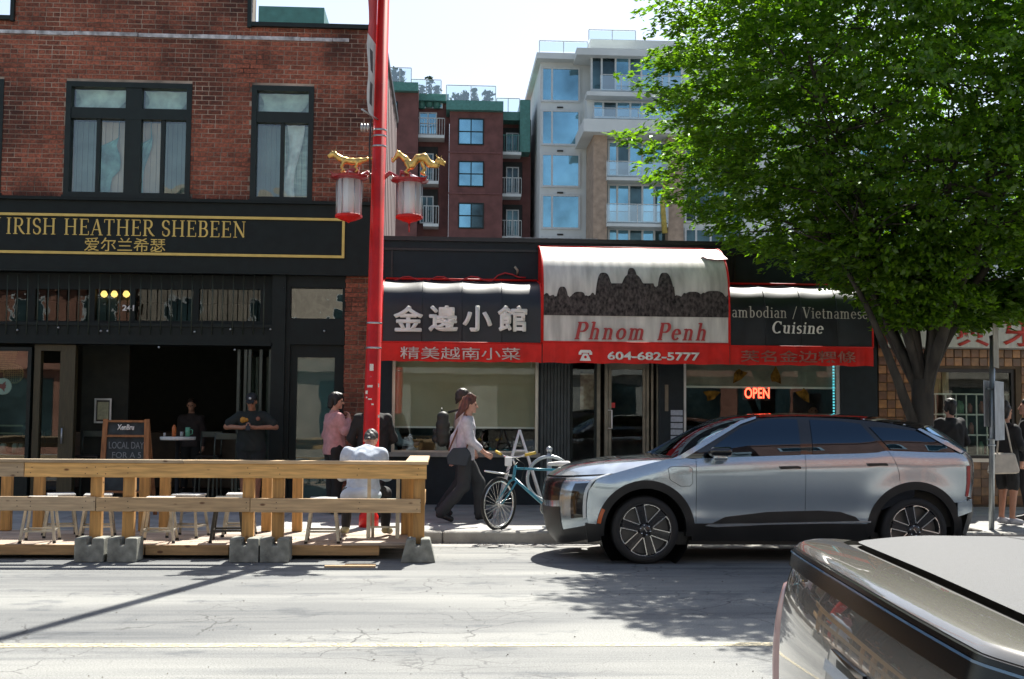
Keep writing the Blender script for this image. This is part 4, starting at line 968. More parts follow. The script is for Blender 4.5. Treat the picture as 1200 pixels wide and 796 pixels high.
# printed temple skyline wrapped on the barrel
def prof_at(prof, z):
    for j in range(len(prof)-1):
        (ya, za), (yb, zb_) = prof[j], prof[j+1]
        if zb_ <= z <= za: t = (za-z)/max(1e-6, za-zb_); return ya+(yb-ya)*t
    return prof[-1][0]
zbase = P(745, 371, 18.6).z; zwall = P(745, 344, 18.6).z
def sil(px):
    h = 346+1.4*math.sin(px*.35)+1.0*math.sin(px*.83)+1.2*rng.random()
    for (c_, top, wd) in ((660, 337, 6), (708, 320, 10), (741, 314, 8), (779, 320, 10), (741, 322, 15), (835, 342, 12), (679, 343, 7), (811, 343, 9)):
        d = abs(px-c_)/wd
        if d < 1: h = min(h, top+(346-top)*(d**3.4))
    if 700 < px < 790: h = min(h, 337+.8*math.sin(px*1.9))
    if 716 < px < 766: h = min(h, 333)
    return h
mb = MB(); cols = 216; pa, pb = 638.5, 852.5; vs = []; fs = []; nz_ = 7
for i in range(cols+1):
    px = pa+(pb-pa)*i/cols; x = XD0+.01+(XD1-XD0-.02)*i/cols; zt = P(px, sil(px), 18.7).z
    for j in range(nz_+1):
        z = zbase+(zt-zbase)*j/nz_; vs.append((x, prof_at(pd, z)-.010, z+.004))
for i in range(cols):
    for j in range(nz_): a = i*(nz_+1)+j; fs.append((a, a+nz_+1, a+nz_+2, a+1))
mb.add(vs, fs); mb.build('temple_print', M_print, awD)
# torn red film at the top right corner of the barrel
mb = MB(); vs = []; fs = []; px_ = [(820, 296), (833, 292), (846, 294), (851, 303), (838, 304), (826, 302)]
z_a = P(835, 299, 18.9).z
xx = [P(u, v, 19.0).x for u, v in px_]; zz = [P(u, v+3, 19.0).z for u, v in px_]
mb.add([(a, prof_at(pd, b)-.02, b+.02) for a, b in zip(xx, zz)], [tuple(range(6))[::-1]]); mb.build('torn_film', mat('faded_red_film', (.5, .1, .16), .5), awD)
# awning frame tubes seen from beneath
for (a, b, t) in ((XL0, XL1, awL), (XD0, XD1, awD), (XR0, XR1, awR)):
    mb = MB()
    for i in range(5): x = a+.03+(b-a-.06)*i/4; mb.tube([(x, WALL_Y-.02, 2.9), (x, 18.68, 2.75)], .015, 6)
    mb.build('frame', M_steel, t)
# ============================================================ tiled shop (right)
TX0, TX1 = DX1+.02, 15.0
shop = thing('tiled_shop_building', 'brown checker tiled shop with red Chinese characters on a white sign at the right', 'building', (11, WALL_Y, SW))
sg0, sg1 = P(1120, 409, WALL_Y).z, P(1120, 366, WALL_Y).z
win = rc(1076, 432, 1192, 560, WALL_Y); win = (win[0], win[1], .95, win[3]); dr = (win[1]+.35, win[1]+1.6, SW, win[3])
mb = MB(); wall_grid(mb, TX0, TX1, SW, sg0, [win, dr], WALL_Y+.02, WALL_Y+.3); M_grout = mat('tile_grout', (.1, .07, .04), .8)
mb.box(TX0, TX1, WALL_Y+.02, WALL_Y+.3, sg0, sg1+.05); mb.build('wall', M_grout, shop)
M_tileA = mat('ochre_tile', (.26, .12, .035), .3, var=.2, scale=9, rand=.3, island=True, coat=.3); M_tileB = mat('brown_tile', (.13, .055, .02), .3, var=.2, scale=9, rand=.3, island=True, coat=.3)
TS = .145; rest = {0: MB(), 1: MB()}; tcount = 0; pa = {}
for k_ in (0, 1): pa[k_] = MB().bbox(-TS/2+.004, TS/2-.004, 0, .04, -TS/2+.004, TS/2-.004, .006)
protoT = {}
off = WL[shop.name]
nz_ = int((sg0-SW)/TS)
for i in range(int((TX1-TX0)/TS)):
    for j in range(nz_):
        cx = TX0+(i+.5)*TS; cz = sg0-(j+.5)*TS; hit = False
        for o in (win, dr):
            if o[0]-TS*.45 < cx < o[1]+TS*.45 and o[2]-TS*.45 < cz < o[3]+TS*.45: hit = True
        if hit: continue
        c = (i+j) % 2; dpt = .01+(.006 if c else 0)
        if tcount < 285 and cx < 10.2 and cz > 1.3:
            if c not in protoT:
                o = pa[c].build('tile', M_tileB if c else M_tileA, shop); protoT[c] = o
                q = np.zeros(len(o.data.vertices)*3); o.data.vertices.foreach_get('co', q); o.data.vertices.foreach_set('co', (q.reshape(-1, 3)+np.array(off)).ravel())
            else: o = protoT[c].copy(); COL.objects.link(o); o.parent = shop
            o.location = Vector((cx, WALL_Y+.02-dpt, cz))-off; tcount += 1
        else: rest[c].box(cx-TS/2+.004, cx+TS/2-.004, WALL_Y+.02-dpt, WALL_Y+.03, cz-TS/2+.004, cz+TS/2-.004)
for c in (0, 1): tag(rest[c].build('tilework', M_tileB if c else M_tileA, shop), kind='stuff')
# sign board leaning out, lit top
M_signw = mat('aged_white_sign', (.55, .53, .48), .6, var=.1, scale=2, stretch=(6, 1, .4)); M_pink = mat('faded_red_border', (.5, .14, .12), .6)
sgn = thing('shop_sign', 'long aged white shop sign with large red Chinese characters above the tiles', 'sign', (11, WALL_Y-.4, sg0))
x0 = P(1040, 395, WALL_Y-.4).x
mb = MB(); mb.prism([(WALL_Y-.42, sg0), (WALL_Y+.01, sg0), (WALL_Y+.01, sg1+.42), (WALL_Y-.34, sg1+.1)], x0, TX1, 'x'); mb.build('board', M_signw, sgn)
mb = MB(); mb.prism([(WALL_Y-.425, sg0-.01), (WALL_Y, sg0-.01), (WALL_Y, sg1+.1), (WALL_Y-.35, sg1+.1)], TX0, x0-.003, 'x'); mb.build('border', M_pink, sgn)
ys = WALL_Y-.44
M_redc = mat('sign_red', (.5, .045, .03), .6)
for ch, a, b in (('興', 1122, 1160), ('牙', 1176, 1212), ('記', 1226, 1262)):
    q = rc(a, 376, b, 406, ys); o = text_obj(ch, q, 0, M_redc, sgn, bold=.02)
    # lean the flat letters onto the sloping board
    for v in o.data.vertices:
        z = v.co.z+WL[sgn.name].z; t_ = (z-sg0)/(sg1+.1-sg0); v.co.y = (WALL_Y-.42+.08*t_-.008)-WL[sgn.name].y+(v.co.y+WL[sgn.name].y-0)
# window and goods behind it
mb = MB(); mb.frame(win[0], win[1], win[2], win[3], WALL_Y+.06, WALL_Y+.14, .06); fo = mb.build('shop_window', M_black, shop)
MB().add([(win[0]+.05, WALL_Y+.1, win[2]+.05), (win[1]-.05, WALL_Y+.1, win[2]+.05), (win[1]-.05, WALL_Y+.1, win[3]-.05), (win[0]+.05, WALL_Y+.1, win[3]-.05)], [(0,1,2,3)]).build('pane', M_glass, fo)
mb = MB()
zt = P(1120, 462, WALL_Y+.3).z
for i in range(10): x = win[0]+.05+(win[1]-win[0]-.1)*i/9; mb.box(x-.01, x+.01, WALL_Y+.24, WALL_Y+.26, 1.0, zt)
for j in range(4): mb.box(win[0], win[1], WALL_Y+.22, WALL_Y+.5, 1.0+(zt-1.0)*j/3-.012, 1.0+(zt-1.0)*j/3+.012)
mb.build('shelf_rack', mat('white_rack', (.5, .52, .46), .5), shop)
for i in range(24):
    j = i % 3; x = win[0]+.1+rng.random()*(win[1]-win[0]-.3); z = 1.02+(zt-1.0)*j/3; h = rng.uniform(.1, .24)
    MB().lathe([(.045, 0), (.05, h*.7), (.025, h*.85), (.02, h)], (x, WALL_Y+.36, z), 8).build('jar', mat('jar_%s' % 'abcd'[i % 4], [(.25, .2, .1), (.1, .2, .12), (.4, .38, .3), (.2, .07, .05)][i % 4], .4), shop)
for a, b in ((1094, 1103), (1104, 1112)):
    q = rc(a, 434, b, 463, WALL_Y+.3); mb = MB()
    for k_ in range(6): mb.box(q[0]+(q[1]-q[0])*k_/6, q[0]+(q[1]-q[0])*(k_+1)/6, WALL_Y+.3+.01*(k_ % 2), WALL_Y+.32+.01*(k_ % 2), q[2], q[3])
    mb.build('curtain', mat('tan_curtain', (.32, .24, .12), .8), shop)
mb = MB(); mb.box(TX0+.1, TX1, WALL_Y+5, WALL_Y+5.1, SW, 3.2); mb.box(TX0, TX0+.1, WALL_Y+.3, WALL_Y+5, SW, 3.2); mb.box(TX0, TX1, WALL_Y+.3, WALL_Y+5, 3.2, 3.25); mb.box(TX1-.1, TX1, WALL_Y+.3, WALL_Y+5, SW, 3.2); mb.build('room_wall', M_in2, shop)
mb = MB(); mb.box(TX0, TX1, WALL_Y+.3, WALL_Y+5, SW-.05, SW); mb.build('room_floor', M_infloor, shop)
mb = MB(); mb.box(win[0]-.05, win[1]+.05, WALL_Y-.04, WALL_Y+.02, .9, .96); mb.build('sill', M_alu, shop)
mb = MB(); mb.frame(dr[0], dr[1], dr[2], dr[3], WALL_Y+.06, WALL_Y+.14, .08); fo = mb.build('door', M_green, shop)
MB().add([(dr[0]+.08, WALL_Y+.1, SW+.08), (dr[1]-.08, WALL_Y+.1, SW+.08), (dr[1]-.08, WALL_Y+.1, dr[3]-.08), (dr[0]+.08, WALL_Y+.1, dr[3]-.08)], [(0,1,2,3)]).build('pane', M_glass, fo)
# ============================================================ street tree
def leaf_mat():
    m = bpy.data.materials.new('tree_leaf'); m.use_nodes = True; t = m.node_tree; n = t.nodes; L = t.links.new
    for x in list(n):
        if x.type != 'OUTPUT_MATERIAL': n.remove(x)
    ge = n.new('ShaderNodeNewGeometry')
    nz = n.new('ShaderNodeTexNoise'); nz.inputs['Scale'].default_value = .9; L(ge.outputs['Position'], nz.inputs['Vector'])
    ad = n.new('ShaderNodeMath'); ad.operation = 'MULTIPLY_ADD'; L(ge.outputs['Random Per Island'], ad.inputs[0]); ad.inputs[1].default_value = .6
    s = n.new('ShaderNodeMath'); s.operation = 'MULTIPLY'; L(nz.outputs[0], s.inputs[0]); s.inputs[1].default_value = .5; L(s.outputs[0], ad.inputs[2])
    r = n.new('ShaderNodeValToRGB'); e = r.color_ramp.elements; e[0].position = .15; e[0].color = (.03, .075, .012, 1); e[1].position = .85; e[1].color = (.12, .215, .022, 1); L(ad.outputs[0], r.inputs[0])
    d = n.new('ShaderNodeBsdfDiffuse'); L(r.outputs[0], d.inputs[0])
    tl = n.new('ShaderNodeBsdfTranslucent'); hs = n.new('ShaderNodeHueSaturation'); hs.inputs['Value'].default_value = 2.3; hs.inputs['Saturation'].default_value = 1.1; L(r.outputs[0], hs.inputs['Color']); L(hs.outputs[0], tl.inputs[0])
    m1 = n.new('ShaderNodeMixShader'); m1.inputs[0].default_value = .5; L(d.outputs[0], m1.inputs[1]); L(tl.outputs[0], m1.inputs[2])
    g = n.new('ShaderNodeBsdfGlossy'); g.inputs['Roughness'].default_value = .35; g.inputs[0].default_value = (.6, .7, .6, 1)
    m2 = n.new('ShaderNodeMixShader'); m2.inputs[0].default_value = .045; L(m1.outputs[0], m2.inputs[1]); L(g.outputs[0], m2.inputs[2])
    L(m2.outputs[0], n['Material Output'].inputs['Surface']); return m
M_leaf = leaf_mat()
M_bark = mat('tree_bark', (.05, .044, .034), .9, var=.3, scale=9, bump=.8, bscale=28, stretch=(1, 1, .25))
def make_tree(base, outline, seed=3, nsp=6200, per=36):
    """outline: list of (z, half width to the left, half width to the right); depth follows the mean"""
    r_ = random.Random(seed); nr = np.random.default_rng(seed)
    t = thing('street_tree', 'large leafy green street tree shading the right end of the awnings and the parked car', 'tree', base)
    B = Vector(base)
    def half(z):
        for (a, b) in zip(outline, outline[1:]):
            if a[0] <= z <= b[0]: k = (z-a[0])/(b[0]-a[0]); return a[1]+(b[1]-a[1])*k, a[2]+(b[2]-a[2])*k
        return 0, 0
    # limbs
    mb = MB(); tips = []
    fork = B+Vector((.03, 0, 2.0))
    mb.tube([B+Vector((0, 0, -.05)), B+Vector((.0, 0, .25)), B+Vector((.02, 0, 1.2)), fork], [.22, .17, .14, .15], 14)
    specs = []
    for i in range(15):
        a = i*2.399+.4; sp = .35+.65*((i*7) % 15)/15
        specs.append((a, sp))
    def grow(p0, d0, r0, L, steps, curve_to, depth):
        pts = [p0]; rs = [r0]; d = d0.normalized(); p = p0
        for s in range(steps):
            d = (d+curve_to*.12+Vector((r_.gauss(0, .07), r_.gauss(0, .07), r_.gauss(0, .05)))).normalized(); p = p+d*L/steps; pts.append(p); rs.append(max(.008, r0*(1-.82*(s+1)/steps)))
        e = pts[-1]-B; hl_, hr_ = half(e.z)
        if depth > 0 and (e.z < 3.25 or math.hypot(e.x, e.y) > .96*(hl_ if e.x < 0 else hr_)): return pts, rs
        mb.tube(pts, rs, 7 if r0 > .03 else 4, caps=False)
        tips.append((pts, rs))
        return pts, rs
    for (a, sp) in specs:
        H = Vector((math.cos(a), math.sin(a), 0)); d = H*(.06+.5*sp)+Vector((0, 0, 1.3)); z0 = r_.uniform(-.45, .15)
        pts, rs = grow(fork+Vector((0, 0, z0))+H*.05, d, r_.uniform(.055, .1), r_.uniform(4.0, 6.2)*(1 if sp < .7 else .85), 11, H*.5*sp+Vector((0, 0, .25)), 0)
        for k in range(4, 11):
            for q in range(2):
                b = r_.uniform(0, 6.28); hh = Vector((math.cos(b), math.sin(b), r_.uniform(-.05, .55)))
                pp, rr = grow(pts[k], hh, rs[k]*.5+.006, r_.uniform(.9, 2.0), 6, Vector((0, 0, .1)), 1)
                if r_.random() < .6:
                    b2 = b+r_.uniform(-1, 1); grow(pp[3], Vector((math.cos(b2), math.sin(b2), r_.uniform(-.1, .3))), .012, r_.uniform(.5, .9), 4, Vector((0, 0, 0)), 2)
    # low limb to the left, as a separate leader forking off the trunk
    grow(B+Vector((-.1, -.05, 1.35)), Vector((-.45, 0, 1)), .075, 3.2, 9, Vector((-.3, 0, .5)), 0)
    mb.build('trunk', M_bark, t)
    # leaf sprays near twigs and filling the outline
    cs = []
    z0, z1 = outline[0][0], outline[-1][0]
    while len(cs) < nsp:
        z = z0+(z1-z0)*r_.random(); hl, hr = half(z); a = r_.uniform(0, 2*math.pi); rad = r_.random()**.38
        wx = (hl if math.cos(a) < 0 else hr); wy = (hl+hr)/2*.85
        # uneven lobes
        lob = 1+.07*math.sin(3.1*a+z*1.3)+.06*math.sin(7*a-z*2.1)+.05*math.sin(13*a+z*5)
        x = wx*rad*math.cos(a)*lob; y = wy*rad*math.sin(a)*lob
        n3 = math.sin(x*2.3+z*1.9)*math.sin(y*2.1-z*2.7)*math.sin(z*3.3+x*1.1)
        if n3 < -.10 and r_.random() < .85: continue
        if r_.random() < .1: ex = r_.uniform(1.0, 1.12); x *= ex; y *= ex
        if rad > .8 and r_.random() < .18: continue
        cs.append((x, y, z))
    cs = np.array(cs); N = len(cs)
    # spray orientation: flat, drooping outward
    ang = np.arctan2(cs[:, 1], cs[:, 0])
    droop = nr.uniform(-.1, .45, N)
    u = np.stack([np.cos(ang)*np.cos(droop), np.sin(ang)*np.cos(droop), -np.sin(droop)], 1); v = np.stack([-np.sin(ang), np.cos(ang), nr.uniform(-.25, .25, N)], 1)
    K = per; R_ = nr.uniform(.13, .36, N)
    a = nr.uniform(-1, 1, (N, K)); b = nr.uniform(-1, 1, (N, K))*(.75-.35*a)
    c = cs[:, None, :]+u[:, None, :]*(a*R_[:, None])[..., None]+v[:, None, :]*(b*R_[:, None]*.8)[..., None]
    c[..., 2] += nr.normal(0, .03, (N, K)); c = c.reshape(-1, 3); n = len(c)
    uu = np.repeat(u, K, 0)+nr.normal(0, .42, (n, 3)); uu /= np.linalg.norm(uu, axis=1)[:, None]
    vv = np.repeat(v, K, 0)+nr.normal(0, .45, (n, 3)); vv -= uu*(vv*uu).sum(1)[:, None]; vv /= np.linalg.norm(vv, axis=1)[:, None]
    L = (nr.uniform(.5, 1, n)**1.3*.062)[:, None]; W = L*.55; up = np.cross(uu, vv)*L*.18
    vs = np.stack([c-uu*L, c+vv*W-uu*L*.15+up, c+uu*L*1.15, c-vv*W-uu*L*.15+up], 1).reshape(-1, 3)
    me = bpy.data.meshes.new('crown'); me.vertices.add(n*4); me.vertices.foreach_set('co', vs.ravel())
    me.loops.add(n*4); me.loops.foreach_set('vertex_index', np.arange(n*4, dtype=np.int32)); me.polygons.add(n)
    me.polygons.foreach_set('loop_start', np.arange(0, n*4, 4, dtype=np.int32)); me.update(calc_edges=True)
    o = mesh_obj('crown', me, M_leaf, t); tag(o, kind='stuff'); return t
tb = P(1079, 470, 15.9); tb = (tb.x, 15.9, SW)
make_tree(tb, [(2.75, .25, 1.0), (3.05, .5, 2.2), (3.35, 1.05, 2.7), (3.65, 1.8, 3.1), (3.95, 2.4, 3.4), (4.4, 3.1, 3.6), (4.9, 3.5, 3.8), (5.5, 3.85, 4.0), (6.2, 3.8, 4.1), (6.9, 3.6, 3.9), (7.6, 3.0, 3.3), (8.3, 1.9, 2.2), (8.8, .4, .5)])
# tree pit
pit = tag(thing('tree_pit', None, None, tb), kind='structure')
MB().box(tb[0]-.6, tb[0]+.6, 15.4, 16.5, SW, SW+.012).build('soil', mat('soil', (.05, .04, .03), .95, var=.3, scale=20, bump=.8), pit)
# ============================================================ implicit-surface modeller (smooth bodies)
def surface_nets(F, org, h):
    """F: field on a grid (negative inside) -> verts, quads"""
    S = F < 0
    nx, ny, nz = F.shape
    c = [S[i:nx-1+i, j:ny-1+j, k:nz-1+k] for i in (0,1) for j in (0,1) for k in (0,1)]
    cnt = sum(x.astype(np.int8) for x in c); act = (cnt > 0) & (cnt < 8)
    I = np.argwhere(act); idx = -np.ones(act.shape, np.int64); idx[act] = np.arange(len(I))
    acc = np.zeros((len(I), 3)); num = np.zeros(len(I))
    cor = [(i, j, k) for i in (0,1) for j in (0,1) for k in (0,1)]
    val = {q: F[I[:, 0]+q[0], I[:, 1]+q[1], I[:, 2]+q[2]] for q in cor}
    for a in cor:
        for ax in range(3):
            if a[ax] == 0:
                b = list(a); b[ax] = 1; b = tuple(b); va, vb = val[a], val[b]; m = (va < 0) != (vb < 0)
                t = np.where(m, va/np.where(m, va-vb, 1), 0); p = np.tile(np.array(a, float), (len(I), 1)); p[:, ax] = t
                acc[m] += p[m]; num[m] += 1
    V = (I+acc/np.maximum(num, 1)[:, None])*h+np.array(org)
    Q = []
    for ax in range(3):
        o1, o2 = [(1, 2), (2, 0), (0, 1)][ax]
        sl0 = [slice(None)]*3; sl1 = [slice(None)]*3; sl0[ax] = slice(0, -1); sl1[ax] = slice(1, None)
        A = S[tuple(sl0)]; B = S[tuple(sl1)]; E = np.argwhere(A != B)
        m = (E[:, o1] > 0) & (E[:, o2] > 0) & (E[:, o1] < F.shape[o1]-1) & (E[:, o2] < F.shape[o2]-1); E = E[m]
        ins = A[tuple(E.T)]
        def g(d1, d2):
            e = E.copy(); e[:, o1] -= d1; e[:, o2] -= d2; return idx[tuple(e.T)]
        q = np.stack([g(1, 1), g(0, 1), g(0, 0), g(1, 0)], 1); q[~ins] = q[~ins][:, ::-1]; Q.append(q)
    return V, np.concatenate(Q)
class SDF:
    def __init__(s, k=.025): s.p = []; s.k = k; s.cuts = []
    def cap(s, a, b, ra, rb=None, k=None): s.p.append(('c', Vector(a), Vector(b), ra, rb if rb is not None else ra, k)); return s
    def chain(s, pts, rs, k=None):
        for i in range(len(pts)-1): s.cap(pts[i], pts[i+1], rs[i], rs[i+1], k)
        return s
    def ell(s, c, r, M=None, k=None): s.p.append(('e', Vector(c), Vector(r), M, k)); return s
    def cut(s, n, p): s.cuts.append((Vector(n).normalized(), Vector(p))); return s
    def mesh(s, h=.008, wr=0., wf=30.):
        lo = np.array([1e9]*3); hi = -lo
        for q in s.p:
            if q[0] == 'c': r = max(q[3], q[4]); a = np.minimum(q[1], q[2])-r; b = np.maximum(q[1], q[2])+r
            else: r = max(q[2]); a = np.array(q[1])-r; b = np.array(q[1])+r
            lo = np.minimum(lo, a); hi = np.maximum(hi, b)
        pad = 3*h+.01; lo -= pad; hi += pad; n = np.ceil((hi-lo)/h).astype(int)+1
        F = np.full(n, .5, np.float32); ax = [lo[i]+h*np.arange(n[i]) for i in range(3)]
        for q in s.p:
            kk = (q[5] if q[0] == 'c' else q[4]); kk = s.k if kk is None else kk
            if q[0] == 'c': r = max(q[3], q[4]); a = np.minimum(q[1], q[2])-r; b = np.maximum(q[1], q[2])+r
            else: r = max(q[2]); a = np.array(q[1])-r; b = np.array(q[1])+r
            a = a-kk*1.5-2*h; b = b+kk*1.5+2*h
            i0 = np.maximum(0, np.floor((a-lo)/h)).astype(int); i1 = np.minimum(n, np.ceil((b-lo)/h).astype(int)+1)
            sl = tuple(slice(i0[i], i1[i]) for i in range(3))
            X, Y, Z = np.meshgrid(ax[0][sl[0]], ax[1][sl[1]], ax[2][sl[2]], indexing='ij')
            if q[0] == 'c':
                A, B = q[1], q[2]; d = B-A; L2 = max(d.length_squared, 1e-9)
                t = np.clip(((X-A.x)*d.x+(Y-A.y)*d.y+(Z-A.z)*d.z)/L2, 0, 1)
                D = np.sqrt((X-A.x-t*d.x)**2+(Y-A.y-t*d.y)**2+(Z-A.z-t*d.z)**2)-(q[3]+(q[4]-q[3])*t)
            else:
                C, Rr, M = q[1], q[2], q[3]; x, y, z = X-C.x, Y-C.y, Z-C.z
                if M is not None:
                    Mi = M.transposed(); x, y, z = (Mi[0][0]*x+Mi[0][1]*y+Mi[0][2]*z, Mi[1][0]*x+Mi[1][1]*y+Mi[1][2]*z, Mi[2][0]*x+Mi[2][1]*y+Mi[2][2]*z)
                k0 = np.sqrt((x/Rr.x)**2+(y/Rr.y)**2+(z/Rr.z)**2); k1 = np.sqrt((x/Rr.x**2)**2+(y/Rr.y**2)**2+(z/Rr.z**2)**2); D = k0*(k0-1)/np.maximum(k1, 1e-6)
            f = F[sl]; hh = np.clip(.5+.5*(f-D)/kk, 0, 1); F[sl] = D*hh+f*(1-hh)-kk*hh*(1-hh)
        if wr or s.cuts:
            X, Y, Z = np.meshgrid(*ax, indexing='ij')
            if wr: F += (wr*(np.sin(wf*X+1.7*np.sin(wf*.6*Z))*np.sin(wf*.8*Z+2*np.sin(wf*.5*X+1))+.6*np.sin(wf*1.7*Y+wf*Z*.9)*np.sin(wf*1.3*X))).astype(np.float32)
            for nn, pp in s.cuts: F = np.maximum(F, ((X-pp.x)*nn.x+(Y-pp.y)*nn.y+(Z-pp.z)*nn.z).astype(np.float32))
        F[0] = F[-1] = .1; F[:, 0] = F[:, -1] = .1; F[:, :, 0] = F[:, :, -1] = .1
        return surface_nets(F, lo, h)
    def build(s, name, m, parent=None, h=.008, wr=0., wf=30.):
        V, Q = s.mesh(h, wr, wf); off = WL[parent.name] if parent else Vector((0,0,0)); V = V-np.array(off)
        me = bpy.data.meshes.new(name); n = len(V); q = len(Q)
        me.vertices.add(n); me.vertices.foreach_set('co', V.ravel()); me.loops.add(q*4); me.loops.foreach_set('vertex_index', Q.ravel().astype(np.int32))
        me.polygons.add(q); me.polygons.foreach_set('loop_start', np.arange(0, q*4, 4, dtype=np.int32)); me.polygons.foreach_set('use_smooth', np.ones(q, bool)); me.update(calc_edges=True)
        return mesh_obj(name, me, m, parent)
# ============================================================ people
SKINS = {'light': mat('skin_light', (.5, .27, .19), .5, var=.05, scale=14), 'tan': mat('skin_tan', (.36, .17, .1), .5, var=.06, scale=14)}
M_eye = mat('eye', (.03, .02, .015), .2); 
def person(label, loc, face, H=1.72, skin='light', pose=None, head=(0, 0), shirt=None, sleeve='long', shirt_len=.86, trousers=None, leg='long', shoes=(.02, .02, .02), hair=None, hairstyle='short', build=1., flare=0., hips=True, group=None, wr=.0055, h=.008, sole=None, sk=.03):
    """face = heading of the body in degrees (0 = away from the viewer, 90 = to the viewer's left); head = (turn, nod)"""
    t = thing('person', label, 'person', loc, group)
    s = H/1.75; A = R(face); Rz = Matrix.Rotation(A, 3, 'Z'); L0 = Vector(loc)
    J = dict(pel=(0,0,.94), waist=(0,0,1.08), chest=(0,.0,1.28), neck=(0,-.01,1.45), hd=(0,.01,1.56),
             hl=(-.09,0,.92), kl=(-.1,.02,.5), al=(-.1,-.02,.09), tl=(-.115,.14,.035), hr=(.09,0,.92), kr=(.1,.02,.5), ar=(.1,-.02,.09), tr=(.115,.14,.035),
             sl=(-.172,0,1.385), el=(-.225,-.03,1.13), wl=(-.235,.05,.88), sr=(.172,0,1.385), er=(.225,-.03,1.13), wr=(.235,.05,.88),
             dl=(0,.15,-1), dr=(0,.15,-1), nl=(1,0,0), nr=(-1,0,0))
    if pose: J.update(pose)
    def W(p, d=False): v = Rz @ (Vector(p)*(1 if d else s)); return v if d else v+L0
    j = {k: W(v, k in ('dl', 'dr', 'nl', 'nr')) for k, v in J.items()}
    b = build
    def torso(S, g=0., low=True):
        for sg, a, c in ((-1, 'sl', 'hl'), (1, 'sr', 'hr')):
            sh = j[a]+(j['neck']-j[a])*.36+(j['waist']-j['neck']).normalized()*.085*s; ch = (j['chest']+(j[a]-j['chest'])*.42)+Vector((0,0,-.02)); wa = j['waist']+(j[c]-j['pel'])*.6*b; hp = j[c]+(j['pel']-j[c])*.15
            S.chain([sh, ch, wa, hp], [.07*s*b+g, .098*s*b+g, .088*s*b+g, .1*s*b+g], .05)
        S.cap(j['chest'], j['waist'], .105*s*b+g, .1*s*b+g); [S.cap(j['neck']+(j['chest']-j['neck'])*.28, j[q_]+(j['chest']-j['neck'])*.08, .058*s+g, .05*s+g, .05) for q_ in ('sl', 'sr')]; S.cap(j['waist'], j['pel'], .1*s*b+g, .11*s*b+g)
        S.cap(j['neck']+(j['chest']-j['neck'])*.3, j['neck'], .07*s+g, .055*s+g)
    def arm(S, q, g=0., upto=1.):
        S.cap(j['s'+q], j['e'+q], .055*s*b+g, .043*s+g); e, w = j['e'+q], j['w'+q]; S.cap(e, e+(w-e)*upto, .042*s+g, .042*s+(.028-.042)*s*upto+g)
    def legp(S, q, g=0., upto=1., k0=0.):
        S.cap(j['h'+q], j['k'+q], .088*s*b+g, .056*s*b+g+k0*.5); e, w = j['k'+q], j['a'+q]
        if upto > 0: S.cap(e, e+(w-e)*upto, .056*s*b+g+k0*.5, (.056-.02*upto)*s+g+k0)
    Hd = j['neck']; turn, nod = head
    Mh = Rz @ Matrix.Rotation(R(turn), 3, 'Z') @ Matrix.Rotation(R(-nod), 3, 'X')
    def hp(x, y, z): return Hd+Mh @ (Vector((x, y, z-1.45))*s)
    B = SDF(.022)
    torso(B)
    B.cap(j['neck'], hp(0, 0, 1.57), .056*s, .052*s)
    B.ell(hp(0, -.008, 1.66), (.074*s, .094*s, .093*s), Mh); B.ell(hp(0, .032, 1.6), (.055*s, .062*s, .068*s), Mh); B.cap(hp(0, .085, 1.655), hp(0, .113, 1.615), .009*s, .014*s, .01)
    B.ell(hp(0, .083, 1.548), (.026*s, .02*s, .018*s), Mh, .02); B.ell(hp(0, .092, 1.578), (.024*s, .011*s, .008*s), Mh, .006)
    for sg in (-1, 1): B.ell(hp(sg*.077, -.002, 1.63), (.011*s, .02*s, .031*s), Mh, .008); B.ell(hp(sg*.034, .072, 1.665), (.022*s, .018*s, .01*s), Mh, .012)
    for q, sg in (('l', -1), ('r', 1)):
        arm(B, q); legp(B, q); B.cap(j['a'+q], j['t'+q], .036*s, .03*s)
        w, d, n = j['w'+q], j['d'+q].normalized(), j['n'+q].normalized(); n = (n-d*n.dot(d)).normalized(); sd = d.cross(n)*(sg)
        pm = w+d*.045*s; B.chain([w, pm, w+d*.085*s], [.026*s, .03*s, .027*s], .015)
        for i, (o, L) in enumerate(((-.03, .07), (-.01, .08), (.011, .074), (.03, .058))):
            k0 = w+d*.085*s+sd*o*s; m1 = k0+(d*.8+n*.6).normalized()*L*.55*s; m2 = m1+(d*.25+n*.97).normalized()*L*.5*s
            B.chain([w+d*.05*s+sd*o*.8*s, k0, m1, m2], [.012*s, .0105*s, .0095*s, .0085*s], .005)
        th = w+d*.03*s-sd*.03*s; B.chain([w+d*.015*s-sd*.012*s, th+d*.012*s+n*.012*s, th+d*.05*s+n*.032*s], [.014*s, .012*s, .0095*s], .008)
    body = B.build('body', SKINS[skin], t, h)
    for sg in (-1, 1):
        MB().lathe([(0, -.011), (.008, -.008), (.011, 0), (.008, .008), (0, .011)], hp(sg*.032, .081, 1.645), 8).build('eye', M_eye, t)
